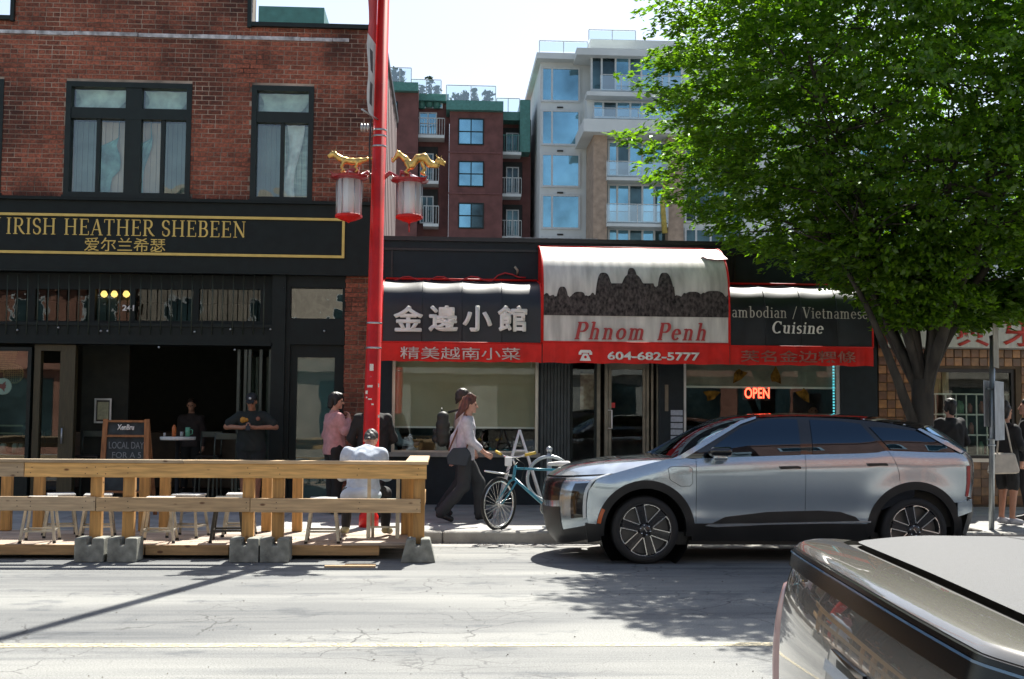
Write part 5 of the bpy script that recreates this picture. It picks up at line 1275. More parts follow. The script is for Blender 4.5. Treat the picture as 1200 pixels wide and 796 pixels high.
    if shirt:
        S = SDF(sk); torso(S, .016*s)
        dv = (j['pel']-j['waist']).normalized()
        for c_ in ('hl', 'hr'): S.cap(j['waist']+(j[c_]-j['pel'])*.55, j['pel']+(j[c_]-j['pel'])*.6+dv*.04*s, .105*s*b, .118*s*b)
        S.cut(dv, j['pel']+dv*(.94-shirt_len)*s)
        for q in 'lr': arm(S, q, .018*s, {'long': .93, 'half': 0.0, 'roll': .62}[sleeve] or .0)
        if sleeve == 'half':
            S = SDF(.03); torso(S, .016*s); [S.cap(j['waist']+(j[c_]-j['pel'])*.55, j['pel']+(j[c_]-j['pel'])*.6+dv*.04*s, .105*s*b, .118*s*b) for c_ in ('hl', 'hr')]; S.cut(dv, j['pel']+dv*(.94-shirt_len)*s)
            for q in 'lr': S.cap(j['s'+q], j['s'+q]+(j['e'+q]-j['s'+q])*.72, .07*s*b, .068*s*b)
        up = (j['neck']-j['chest']).normalized(); S.cut(up, j['neck']+up*.03*s)
        S.build('shirt' if not isinstance(shirt, tuple) or len(shirt) < 4 else 'jacket', mat('cloth_%03d%03d%03d' % tuple(int(c*999) for c in shirt[:3]), shirt[:3], .85, var=.08, scale=18, bump=.25, bscale=180), t, h, wr, 26)
    if trousers:
        S = SDF(.03); S.cap(j['hl'], j['hr'], .105*s*b, None); S.cap(j['pel'], j['pel']+(j['waist']-j['pel'])*.7, .118*s*b, .11*s*b)
        for q in 'lr':
            if leg == 'long': legp(S, q, .016*s, .97, flare)
            else: S.cap(j['h'+q], j['h'+q]+(j['k'+q]-j['h'+q])*.85, .108*s*b, .085*s*b)
        S.build('trousers' if leg == 'long' else 'shorts', mat('cloth_%03d%03d%03d' % tuple(int(c*999) for c in trousers), trousers, .85, var=.1, scale=18, bump=.25, bscale=180), t, h, wr, 22)
    for q in 'lr':
        a, to = j['a'+q], j['t'+q]; up = Vector((0, 0, 1)); bk = (a-to).normalized(); dn = Vector((0, 0, -.045*s))
        S = SDF(.02); heel = a+bk*.035*s+dn; S.cap(a+dn*.2, heel, .04*s, .036*s); S.cap(heel, to+Vector((0, 0, .005)), .036*s, .036*s); S.cap(a+dn*.1, to, .038*s, .032*s)
        S.build('shoe', mat('shoe_%03d' % int(shoes[0]*999), shoes, .6), t, h)
        if sole: S2 = SDF(.01); S2.cap(heel+Vector((0,0,-.025)), to+Vector((0,0,-.022)), .018*s, .018*s); S2.build('sole', mat('sole_white', (.7, .7, .66), .6), t, h)
    if hair:
        S = SDF(.015); mh = mat('hair_%03d%03d' % (int(hair[0]*999), int(hair[1]*999)), hair, .5, var=.35, scale=30, stretch=(1, 1, .2), bump=.5, bscale=90)
        fwd = Mh @ Vector((0, 1, 0)); dnv = Mh @ Vector((0, 0, -1))
        S.ell(hp(0, -.016, 1.682), (.084*s, .1*s, .09*s), Mh)
        if hairstyle in ('short', 'crop'): S.ell(hp(0, -.05, 1.63), (.074*s, .062*s, .07*s), Mh); S.cap(hp(0, -.052, 1.63), hp(0, -.056, 1.565), .056*s, .046*s); S.cut((fwd*1.0+dnv*.95), hp(0, .052, 1.69))
        if hairstyle == 'bob':
            for sg in (-1, 1): S.cap(hp(sg*.062, -.01, 1.66), hp(sg*.07, -.005, 1.58), .036*s, .026*s)
            S.cap(hp(0, -.05, 1.66), hp(0, -.065, 1.56), .07*s, .05*s); S.ell(hp(0, .035, 1.73), (.062*s, .055*s, .035*s), Mh); S.cut(dnv+fwd*1.3, hp(0, .06, 1.655) if False else hp(0, .075, 1.68))
        if hairstyle == 'long':
            S.cap(hp(0, -.05, 1.66), hp(0, -.09, 1.53), .068*s, .055*s); S.chain([hp(.0, -.085, 1.56), hp(.02, -.12, 1.47), hp(.01, -.15, 1.4)], [.055*s, .045*s, .02*s])
            for sg in (-1, 1): S.cap(hp(sg*.06, -.01, 1.68), hp(sg*.07, -.05, 1.56), .034*s, .026*s)
            S.cap(hp(0, .05, 1.745), hp(.03, -.02, 1.765), .03*s, .04*s); S.cut(fwd+dnv*.8, hp(0, .072, 1.69))
        S.build('hair', mh, t, .007, .003, 60)
    t_j = j
    return t, j, hp, Mh
WALK = dict(hl=(-.08,0,.91), kl=(-.09,.2,.53), al=(-.09,.22,.1), tl=(-.1,.37,.07), hr=(.08,0,.91), kr=(.09,-.02,.5), ar=(.09,-.33,.13), tr=(.1,-.19,.045))
WALK2 = dict(hr=(.08,0,.91), kr=(.09,.2,.53), ar=(.09,.24,.1), tr=(.1,.39,.06), hl=(-.08,0,.91), kl=(-.09,-.02,.5), al=(-.09,-.3,.13), tl=(-.1,-.16,.045))
# woman walking right
p0 = G(544, 610, SW)
pw, j, hp, Mh = person('woman with auburn hair, pale blouse and dark wide trousers striding past the bicycle', (p0.x, 16.5, SW), -90, 1.72, pose=dict(WALK, sr=(.175,.01,1.4), er=(.2,.07,1.14), wr=(.19,.26,.97), dr=(0,.85,-.5), sl=(-.175,0,1.4), el=(-.2,-.15,1.16), wl=(-.2,-.2,.9), neck=(0,.03,1.45), chest=(0,.02,1.28)), head=(0, 8), shirt=(.5, .49, .53), sleeve='roll', shirt_len=.86, trousers=(.028, .03, .033), shoes=(.015, .015, .015), hair=(.11, .038, .024), hairstyle='long', flare=.028)
bag = thing('shoulder_bag', 'small navy shoulder bag at the hip of the woman walking past the bicycle', 'bag', (p0.x-.1, 16.3, 1.05))
bc = P(538, 533, 16.26)
mb = MB(); mb.prism([(bc.x-.15, bc.z-.13), (bc.x+.1, bc.z-.15), (bc.x+.16, bc.z+.02), (bc.x+.1, bc.z+.1), (bc.x-.09, bc.z+.09), (bc.x-.17, bc.z-.03)], 16.2, 16.29)
mb.build('pouch', mat('navy_leather', (.015, .022, .035), .4, var=.1), bag, bevel=.012)
sh = j['sl']; mb = MB(); mb.tube([bc+Vector((.1, .02, .09)), Vector((j['chest'].x+.08, 16.36, 1.42)), Vector((j['chest'].x-.01, 16.42, 1.6)), Vector((j['neck'].x-.03, 16.55, 1.66)), Vector((j['neck'].x-.1, 16.62, 1.5)), bc+Vector((-.14, .12, .05))], .012, 6); mb.build('strap', mat('tan_strap', (.2, .09, .05), .6), bag)
# man with backpack behind her
p1 = G(532, 603, SW)
pm, j, hp, Mh = person('dark haired man in a pale patterned shirt walking with a black backpack', (P(542, 500, 17.3).x, 17.3, SW), -90, 1.83, pose=dict(WALK2, sr=(.185,.02,1.41), er=(.22,.02,1.15), wr=(.2,.16,.93)), head=(5, 5), shirt=(.45, .4, .39), sleeve='half', trousers=(.025, .027, .03), shoes=(.02, .02, .02), hair=(.03, .02, .015), hairstyle='short', sole=True)
bp_ = thing('backpack', 'large black backpack worn by the man walking past the diner window', 'backpack', (j['chest'].x-.22, 17.25, 1.2))
S = SDF(.03); cx = P(519, 503, 17.2)
for dz in (-.17, -.06, .06, .17): S.cap(cx+Vector((0, -.1, dz)), cx+Vector((0, .14, dz)), .1 if abs(dz) < .1 else .085)
S.cap(cx+Vector((-.1, -.06, -.14)), cx+Vector((-.1, .1, -.14)), .06, .06, .012); S.cap(cx+Vector((-.1, -.06, -.04)), cx+Vector((-.1, .1, -.04)), .05, .05, .012); S.build('pack', mat('black_nylon', (.02, .022, .018), .6, bump=.3, bscale=40), bp_, .01, .003, 20)
mb = MB(); mb.tube([cx+Vector((.07, -.08, .24)), Vector((j['sr'].x+.02, j['sr'].y+.03, j['sr'].z+.09)), Vector((j['chest'].x+.14, j['sr'].y+.02, 1.38)), cx+Vector((.12, -.06, -.1))], .02, 6).build('strap', MAT['black_nylon'], bp_)
mb = MB(); mb.tube([cx+Vector((-.02, -.03, .25)), cx+Vector((-.02, 0, .3)), cx+Vector((-.02, .05, .25))], .01, 6).build('handle', MAT['black_nylon'], bp_)
# woman in the pink jacket
pk, j, hp, Mh = person('black haired woman in a dusty pink jacket standing before the side door of the pub', (P(392, 500, 17.7).x, 17.7, SW), -62, 1.77, pose=dict(er=(.25,.06,1.2), wr=(.07,.19,1.36), dr=(-.5,.2,.7), nr=(0,-1,0), el=(-.26,-.02,1.14), wl=(-.19,.14,.98)), head=(-18, 8), shirt=(.52, .27, .27), sleeve='long', shirt_len=.86, trousers=(.015, .015, .015), hair=(.008, .007, .007), hairstyle='bob', build=1.13, wr=.006)
# jacket collar
S = SDF(.01); S.cap(j['neck']+Vector((0,0,-.01)), j['neck']+Vector((.01,0,.05)), .075, .07); S.cut((0,0,1), j['neck']+Vector((0,0,.05))); S.build('collar', MAT['cloth_520270270'] if 'cloth_520270270' in MAT else mat('jacket_collar', (.40, .21, .21), .85), pk, .008)
# figure in black behind the red pole
person('person in a loose black coat half hidden behind the red pole', (P(437, 500, 17.0).x, 17.0, SW), 10, 1.76, shirt=(.012, .013, .013), trousers=(.012, .012, .013), hair=(.01, .01, .01), hairstyle='bob', build=1.32, pose=dict(el=(-.3,.02,1.12), wl=(-.2,.16,1.0), er=(.29,.02,1.12), wr=(.2,.16,1.0), sl=(-.19,0,1.38), sr=(.19,0,1.38)), head=(0, 25), wr=.008)
# cook in the doorway
ck, j, hp, Mh = person('man in black tee shirt and cap looking down at his phone', (P(295, 500, 18.9).x, 18.9, SW), 180, 1.78, skin='tan', pose=dict(el=(-.37,.06,1.23), wl=(-.1,.26,1.22), er=(.37,.06,1.23), wr=(.1,.26,1.22), dl=(.75,.5,.1), dr=(-.75,.5,.1), nl=(0,0,1), nr=(0,0,1)), head=(0, 28), shirt=(.014, .02, .018), sleeve='half', trousers=(.014, .018, .018), leg='short', hair=(.012, .01, .01), build=1.28, wr=.005)
S = SDF(.01); fw = Mh @ Vector((0, 1, 0))
S.ell(hp(0, -.01, 1.7), (.09, .108, .075), Mh); S.cut(Mh @ Vector((0, 0, -1)), hp(0, 0, 1.695)); S.ell(hp(0, .12, 1.7), (.07, .07, .012), Mh); S.build('cap', mat('black_cap', (.012, .014, .014), .7), ck, .007)
MB().lathe([(0, -.003), (.022, 0), (0, .01)], hp(.0, .1, 1.745), 8, 'y').build('cap_badge', M_white, ck)
for dx, dz, r_, m_ in ((-.11, 1.36, .05, mat('orange_print', (.5, .24, .03), .7)), (-.06, 1.36, .035, MAT['orange_print']), (.12, 1.38, .035, mat('rust_print', (.25, .1, .06), .7))):
    c = Vector((j['chest'].x+dx, j['chest'].y-.165, dz+SW)); MB().lathe([(0, 0), (r_, 0), (r_, .004), (0, .006)], c, 7, 'y').build('shirt_print', m_, ck)
ph = thing('mobile_phone', 'black mobile phone held by the man in the black cap', 'phone', (j['pel'].x, 18.55, 1.4)); c = (j['wl']+j['wr'])/2+Vector((0, -.09, .02))
MB().obox(c, (.035, 0, 0), (0, .02, .06), (0, .006, -.002)).build('case', M_black, ph)
# seated man from behind
sx = P(425, 560, 14.15).x
se, j, hp, Mh = person('grey haired man in a pale blue shirt seated on the patio, back to the road', (sx, 14.15, .16), 0, 1.76, skin='light', pose=dict(pel=(0,0,.56), waist=(0,.05,.7), chest=(.0,.14,.88), neck=(.03,.24,1.02), hl=(-.1,.02,.54), hr=(.1,.02,.54), kl=(-.2,.44,.5), kr=(.24,.42,.5), al=(-.22,.4,.1), ar=(.26,.36,.1), tl=(-.26,.55,.04), tr=(.3,.5,.04), sl=(-.19,.19,.97), sr=(.2,.19,.97), el=(-.26,.3,.72), er=(.27,.3,.72), wl=(-.12,.5,.7), wr=(.12,.5,.7), dl=(.3,1,0), dr=(-.3,1,0)), head=(-14, 52), shirt=(.50, .56, .64), sleeve='roll', shirt_len=.86, trousers=(.02, .02, .022), shoes=(.4, .36, .2), hair=(.055, .05, .047), hairstyle='short', wr=.006, sk=.075)
S = SDF(.03); S.ell((sx-.02, 14.1, .16+.5), (.24, .17, .12)); S.cut((0,0,-1), (0,0,.56)); S.build('shirt_tail', MAT['cloth_500560640'] if 'cloth_500560640' in MAT else mat('shirt_tail', (.5, .56, .64), .85), se, .01, .01, 18)
# faint people indoors
person('dim figure with a flushed face behind the high table inside the pub', (P(224, 500, 22.3).x, 22.3, SW), 180, 1.72, shirt=(.05, .04, .04), trousers=(.02, .02, .02), hair=(.03, .02, .015), head=(0, 10), h=.012)
person('customer with dark hair seen through the diner window right of the neon sign', (P(953, 500, 21.0).x, 21.0, SW), 170, 1.70, skin='tan', shirt=(.06, .05, .05), trousers=(.02, .02, .02), hair=(.02, .015, .01), h=.012)
SIT = dict(pel=(0,0,.52), waist=(0,.02,.66), chest=(0,.06,.86), neck=(0,.1,1.02), hl=(-.1,.02,.5), hr=(.1,.02,.5), kl=(-.12,.44,.5), kr=(.12,.42,.5), al=(-.12,.4,.1), ar=(.12,.38,.1), tl=(-.12,.54,.04), tr=(.12,.52,.04), sl=(-.18,.07,.98), sr=(.18,.07,.98), el=(-.24,.16,.74), er=(.24,.16,.74), wl=(-.14,.4,.72), wr=(.14,.4,.72), dl=(.2,1,0), dr=(-.2,1,0))
person('diner guest in a light blue sleeve seated at the left edge of the blind window', (P(455, 520, 20.3).x, 20.3, SW+.28), -80, 1.7, pose=SIT, shirt=(.2, .3, .36), trousers=(.02, .02, .03), hair=(.02, .015, .01), h=.012)
# right hand group
person('person in a black hooded top standing in shade at the rear of the silver car', (P(1113, 500, 17.6).x, 17.6, SW), 12, 1.76, shirt=(.012, .012, .013), trousers=(.012, .012, .013), hair=(.008, .008, .008), hairstyle='bob', build=1.3, wr=.008, pose=dict(el=(-.3,.04,1.12), wl=(-.24,.2,1.0), er=(.3,.04,1.12), wr=(.24,.2,1.0)))
wt, j, hp, Mh = person('woman in black shorts and grey trainers standing behind the sign post', (P(1179, 500, 16.4).x, 16.4, SW), -70, 1.68, skin='tan', pose=dict(er=(.24,.02,1.15), wr=(.24,.22,1.02), dr=(0,1,-.2)), shirt=(.014, .014, .015), sleeve='long', trousers=(.014, .014, .014), leg='short', shoes=(.3, .3, .32), hair=(.02, .015, .012), hairstyle='long', sole=True)
tb_ = thing('tote_bag', 'cream canvas tote bag hanging beside the woman behind the sign post', 'bag', (j['pel'].x, 16.1, 1.0))
a = rc(1159, 531, 1192, 555, 16.12)
mb = MB(); mb.prism([(a[0]+.06, a[3]), (a[1]-.05, a[3]), (a[1]+.02, a[2]+.03), (a[1]-.02, a[2]), (a[0], a[2]-.01), (a[0]-.01, a[2]+.03)], 16.06, 16.18); mb.build('canvas', mat('cream_canvas', (.5, .45, .38), .85, var=.08, scale=10, bump=.4, bscale=30), tb_, bevel=.02)
mb = MB(); cxm = (a[0]+a[1])/2; mb.tube([(cxm-.1, 16.1, a[3]-.02), (cxm-.04, 16.12, a[3]+.35), (cxm+.02, 16.14, a[3]+.5), (cxm+.06, 16.12, a[3]+.35), (cxm+.12, 16.1, a[3]-.02)], .012, 6).build('strap', MAT['cream_canvas'], tb_)
person('person in black at the right edge with a dangling cable by the shop door', (P(1203, 500, 17.0).x, 17.0, SW), 60, 1.76, shirt=(.012, .012, .013), trousers=(.012, .012, .013), hair=(.02, .012, .01), hairstyle='short', build=1.1, wr=.006)
# ============================================================ silver electric SUV
def car_paint(name, col, rough=.28, metal=.6, flake=.08):
    m = mat(name, col, rough, metal, var=.02, scale=1.2, coat=1.0); t = m.node_tree; n = t.nodes; L = t.links.new; b = n['Principled BSDF']
    v = n.new('ShaderNodeTexVoronoi'); v.inputs['Scale'].default_value = 900; tc = n.new('ShaderNodeTexCoord'); L(tc.outputs['Object'], v.inputs['Vector'])
    bu = n.new('ShaderNodeBump'); bu.inputs['Strength'].default_value = flake; bu.inputs['Distance'].default_value = .001; L(v.outputs['Distance'], bu.inputs['Height']); L(bu.outputs[0], b.inputs['Normal'])
    b.inputs['Coat Roughness'].default_value = .02; return m
M_paint = car_paint('silver_car_paint', (.46, .53, .58), .17, .75)
M_gloss = mat('gloss_black', (.008, .008, .009), .08, spec=.6, coat=.6)
M_clad = mat('black_cladding', (.014, .014, .014), .45, bump=.1, bscale=300)
M_cglass = glass('car_glass', (.05, .07, .08), .10, rough=.003, rcol=(.5, .74, 1))  # bluish gloss tint stands in for deeper blue sky reflections
M_rubber = mat('tyre_rubber', (.014, .014, .014), .75, bump=.2, bscale=120)
M_silver = mat('machined_silver', (.72, .72, .7), .22, metal=.9, var=.03)
YC = 13.06                                                # widest plane of the near side
CYC = YC+.95                                              # centre line
def cx(px, py, Y=YC+.02): q = P(px, py, Y); return (q.x, q.z)
def poly_px(pts, Y=YC+.02): return [cx(a, b, Y) for a, b in pts]
CX0 = P(637, 600, CYC).x; CX1 = P(1139, 600, CYC-.3).x
belt_pts = poly_px([(600, 557), (719, 555), (740, 549), (760, 543.5), (780, 539), (795, 536.5), (816, 537.6), (855, 536), (908, 534), (943, 533), (1010, 531.5), (1040, 528.4), (1098, 530.5), (1125, 530.5), (1150, 532)])
def belt(x):
    for (a, b) in zip(belt_pts, belt_pts[1:]):
        if a[0] <= x <= b[0]: return a[1]+(b[1]-a[1])*(x-a[0])/(b[0]-a[0])
    return belt_pts[0][1] if x < belt_pts[0][0] else belt_pts[-1][1]
WF = P(756.5, 622, YC+.02); WR = P(1072.4, 620, YC+.02); WFX, WRX = WF.x, WR.x; WZ = .37
def halfw(x, z):
    """half width of the body side at x, z"""
    w = .965
    u = (CX0+1.0)-x
    if u > 0: w -= .07*(u/1.0)**2+.17*max(0, (u-.45)/.55)**2.4
    u = x-(CX1-.95)
    if u > 0: w -= .05*(u/.95)**2+.10*max(0, (u-.5)/.45)**2.5
    bz = belt(x)
    if z < .5: w -= .05*((.5-z)/.25)**1.6
    w -= .010*math.exp(-((z-.60)/.13)**2)
    zs = bz-.14
    if z > zs: t_ = min(z-zs, .14); w -= .10*t_+1.15*t_*t_
    else: w -= .075*(zs-z)
    if z > bz: w -= .13*(z-bz)+.62*(z-bz)**2
    for wx in (WFX, WRX):
        d = math.hypot(x-wx, z-WZ); w += .022*math.exp(-((d-.5)/.16)**2)*(1 if z < bz else math.exp(-((z-bz)/.05)))
    return w
car = thing('parked_car', 'silver grey electric SUV with black roof parked at the kerb facing left', 'car', ((WFX+WRX)/2, CYC, 0))
def densify(poly, step, closed=True):
    out = []; n = len(poly)
    for i in range(n if closed else n-1):
        a, b = poly[i], poly[(i+1) % n]; k = max(1, int(math.dist(a, b)/step))
        for j in range(k): out.append((a[0]+(b[0]-a[0])*j/k, a[1]+(b[1]-a[1])*j/k))
    if not closed: out.append(poly[-1])
    return out
def smooth_line(pts, n=4):
    """Catmull-Rom through points"""
    out = []; m = len(pts)
    for i in range(m-1):
        p0, p1, p2, p3 = pts[max(i-1, 0)], pts[i], pts[i+1], pts[min(i+2, m-1)]
        for k in range(n):
            t = k/n; out.append(tuple(.5*((2*p1[c])+(-p0[c]+p2[c])*t+(2*p0[c]-5*p1[c]+4*p2[c]-p3[c])*t*t+(-p0[c]+3*p1[c]-3*p2[c]+p3[c])*t**3) for c in range(len(p1))))
    out.append(tuple(pts[-1])); return out
def inside(p, poly):
    c = False; n = len(poly); j = n-1
    for i in range(n):
        if (poly[i][1] > p[1]) != (poly[j][1] > p[1]) and p[0] < (poly[j][0]-poly[i][0])*(p[1]-poly[i][1])/(poly[j][1]-poly[i][1])+poly[i][0]: c = not c
        j = i
    return c
def side_panel(name, poly, m, parent, off=0., step=.045, rim=.02, gap=.0, both=True, wfun=None):
    wf = wfun or halfw
    for sgn in ((-1, 1) if both else (-1,)):
        P_ = densify(poly, step); n = len(P_); xs = [p[0] for p in P_]; zs = [p[1] for p in P_]; pts = [Vector(p) for p in P_]; edges = [(i, (i+1) % n) for i in range(n)]
        gx = min(xs)+step*.7
        while gx < max(xs):
            gz = min(zs)+step*.6
            while gz < max(zs):
                if inside((gx, gz), P_) and min(math.dist((gx, gz), q) for q in P_[::1]) > step*.55: pts.append(Vector((gx, gz)))
                gz += step
            gx += step
        v2, e2, f2, *_ = delaunay_2d_cdt(pts, edges, [], 1, 1e-5)
        V3 = [(v.x, CYC+sgn*(wf(v.x, v.y)+off), v.y) for v in v2]
        ar = 0; fs = []
        for f in f2:
            a, b, c = [v2[i] for i in f[:3]]; s = (b-a).cross(c-a) if hasattr(b-a, 'cross') else (b.x-a.x)*(c.y-a.y)-(b.y-a.y)*(c.x-a.x)
            f = list(f); fs.append(f if (s > 0) == (sgn < 0) else f[::-1])
        mb = MB(); mb.cs = True; mb.add(V3, fs); mb.cs = False
        if rim:
            R1 = [(p[0], CYC+sgn*(wf(*p)+off), p[1]) for p in P_]; R2 = [(p[0], CYC+sgn*(wf(*p)+off-rim), p[1]) for p in P_]
            mb.add(R1+R2, [(i, (i+1) % n, (i+1) % n+n, i+n) for i in range(n)])
        o = mb.build(name, m, parent)
        if sgn == -1: first_ = o
    return first_
def inset(poly, d):
    n = len(poly); ar = sum(poly[i][0]*poly[(i+1) % n][1]-poly[(i+1) % n][0]*poly[i][1] for i in range(n)); s = 1 if ar > 0 else -1; out = []
    for i in range(n):
        a, b, c = poly[i-1], poly[i], poly[(i+1) % n]
        d1 = Vector((b[0]-a[0], b[1]-a[1])).normalized(); d2 = Vector((c[0]-b[0], c[1]-b[1])).normalized(); n1 = Vector((-d1.y, d1.x)); n2 = Vector((-d2.y, d2.x)); nn = n1+n2
        l = nn.length; nn = nn/l*min(d/max(.35, (l/2)), d*2) if l > .1 else n1*d
        out.append((b[0]+nn.x*s, b[1]+nn.y*s))
    return out
def arc_pts(cx_, cz_, r, a0, a1, n): return [(cx_+r*math.cos(R(a0+(a1-a0)*i/n)), cz_+r*math.sin(R(a0+(a1-a0)*i/n))) for i in range(n+1)]
RA = .545                                                 # outer radius of cladding
zr = P(900, 614, YC).z                                    # door foot
# --- painted side panels
def line(*pts): return smooth_line(poly_px(list(pts)), 4)
def archcut(cxw, r, z0, side):
    """points of the arch from its foot at z0; side=+1 right foot -> top ..."""
    a = math.degrees(math.asin(max(-1, min(1, (z0-WZ)/r)))); return a
g = .006
fend_top = line((719, 555), (740, 549), (760, 543.5), (780, 539), (795, 536.5), (816, 538.6))
a0 = archcut(WFX, RA, zr, 1)
xd1 = cx(815.5, 560)[0]
arcF = [p for p in arc_pts(WFX, WZ, RA, a0, 180-a0, 26)]
front_edge = poly_px([(700, 616), (690, 616.5), (688, 606), (688, 590), (690, 575), (699, 562.5), (718, 555.5)])
fender = [(xd1-g/2, belt(xd1)), (xd1-g/2, zr)]+[(arcF[0][0]+.001, zr)]+arcF+front_edge[0:]+fend_top[1:-1]
side_panel('front_fender', fender, M_paint, car)
xd2 = cx(943.6, 560)[0]
def belt_line(xa, xb, n=14): return [(xa+(xb-xa)*i/n, belt(xa+(xb-xa)*i/n)) for i in range(n+1)]
fd = [(xd1+g/2, zr)]+[(xd1+g/2, belt(xd1))]+belt_line(xd1+g/2, xd2-g/2)[1:]+[(xd2-g/2, zr)]
d1 = side_panel('front_door', fd, M_paint, car)
arcR = arc_pts(WRX, WZ, RA, a0, 180-a0, 26)
rd_edge = line((1040, 528.4), (1045.5, 537), (1051.5, 552), (1052.4, 563))
ang = math.degrees(math.atan2(rd_edge[-1][1]-WZ, rd_edge[-1][0]-WRX))
arcRd = arc_pts(WRX, WZ, RA, ang, 180-a0, 14)
rdp = [(xd2+g/2, zr)]+[(xd2+g/2, belt(xd2))]+belt_line(xd2+g/2, rd_edge[0][0])[1:]+rd_edge[1:-1]+arcRd
d2 = side_panel('rear_door', rdp, M_paint, car)
rear_edge = line((1125, 530.5), (1134.5, 540), (1136, 558), (1133.5, 582), (1134, 590))
arcRq = arc_pts(WRX, WZ, RA, archcut(WRX, RA, cx(1120, 589)[1], 1), ang, 18)
q_ = [(rd_edge[0][0]+g, belt(rd_edge[0][0]))]+belt_line(rd_edge[0][0]+g, cx(1125, 530.5)[0], 8)[1:]+rear_edge[1:]+[(arcRq[0][0], cx(1120, 589)[1])]+arcRq[1:]+[(p[0]+g, p[1]) for p in rd_edge[1:-1][::-1]]
side_panel('rear_quarter', q_, M_paint, car)
rb = poly_px([(1122, 589), (1134, 587), (1140, 585), (1140.5, 600), (1128, 604), (1122.5, 605.5)])
side_panel('rear_bumper_corner', rb, M_paint, car, off=.012)
# dark under-structure behind the gaps
def under(x, z): return halfw(x, z)-.022
us = [(xd1-.04, .32), (xd1-.04, belt(xd1-.04)-.05)]+[(a, b-.03) for a, b in belt_line(xd1-.04, rd_edge[0][0]+.3)]+[(rd_edge[0][0]+.3, .75), (WRX-.6, .5), (WRX-.6, .32)]
side_panel('inner_panel', us, M_gloss, car, rim=0, wfun=under)
# --- cladding
for wx in (WFX, WRX):
    ai = archcut(wx, RA-.085, .3, 1); ao = archcut(wx, RA+.001, .3, 1)
    ring = arc_pts(wx, WZ, RA+.001, ao, 180-ao, 30)+arc_pts(wx, WZ, RA-.09, 180-ai, ai, 26)
    side_panel('arch_cladding', ring, M_clad, car, off=.006, rim=.09)
sill = [(WFX+RA-.03, .25), (WFX+RA-.015, zr-.002), (WRX-RA+.015, zr-.002), (WRX-RA+.03, .25)]
side_panel('sill_cladding', sill, M_clad, car, off=.004, rim=.2)
scoop = poly_px([(835, 613.5), (850, 606), (900, 600), (960, 598.5), (985, 600), (1003, 606), (1010, 613.5)])
side_panel('door_scoop', scoop, M_clad, car, off=.003, rim=.01)
strip = poly_px([(826, 616.5), (830, 614.6), (1008, 610.8), (1020, 610.6), (1020, 612.6), (900, 615.2), (840, 618)])
side_panel('sill_trim', strip, M_silver, car, off=.014, rim=.01)
box('floor_pan', M_black, WFX+.2, WRX-.2, CYC-.8, CYC+.8, .2, .34, car)
side_panel('bumper_corner', poly_px([(686, 613.5), (701, 614.5), (704, 622), (706, 634), (690, 637)]), M_clad, car, off=.004, rim=.3)
# --- glasshouse
roof_e = [(795, 536.5), (820, 521.5), (845, 507.5), (869, 495), (890, 489.6), (930, 487.6), (975, 489), (1010, 491.5), (1045, 496), (1075, 502.5), (1100, 516), (1125, 530.5)]
re = poly_px(roof_e, YC+.16)
dlo = [(p[0], p[1]) for p in smooth_line(re, 3)]+[(x, z) for x, z in belt_line(re[0][0], cx(1125, 530.5)[0], 30)][::-1][1:-1]
side_panel('window_surround', dlo, M_gloss, car, off=-.012, rim=0, both=True)
wins = [[(820, 536.6), (838, 521.5), (855, 510), (872, 499.5), (890, 493.3), (908, 491), (936, 491.5), (936, 533)],
        [(950.5, 532.6), (950.5, 492), (984, 493.5), (1009, 497), (1018, 509), (1035, 527.6), (1026, 530), (1010, 531)],
        [(1019, 500.5), (1045, 501.5), (1072, 505), (1095, 516.5), (1115, 528), (1106, 529.8), (1041, 527.2), (1030, 514)]]
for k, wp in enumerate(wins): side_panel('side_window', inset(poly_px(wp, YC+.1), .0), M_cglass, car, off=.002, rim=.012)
# body coloured A pillar blade and rear spoiler blade
side_panel('pillar_blade', poly_px([(783, 538.5), (795, 533.5), (820, 519), (845, 505), (869, 493), (888, 488), (888, 490.5), (869, 497), (847, 509.5), (822, 524), (800, 537)], YC+.1), M_paint, car, off=.01, rim=.02)
side_panel('spoiler_blade', poly_px([(1074, 503), (1078, 502), (1104, 515.5), (1126, 529), (1123, 531), (1100, 519)], YC+.1), M_paint, car, off=.02, rim=.03)
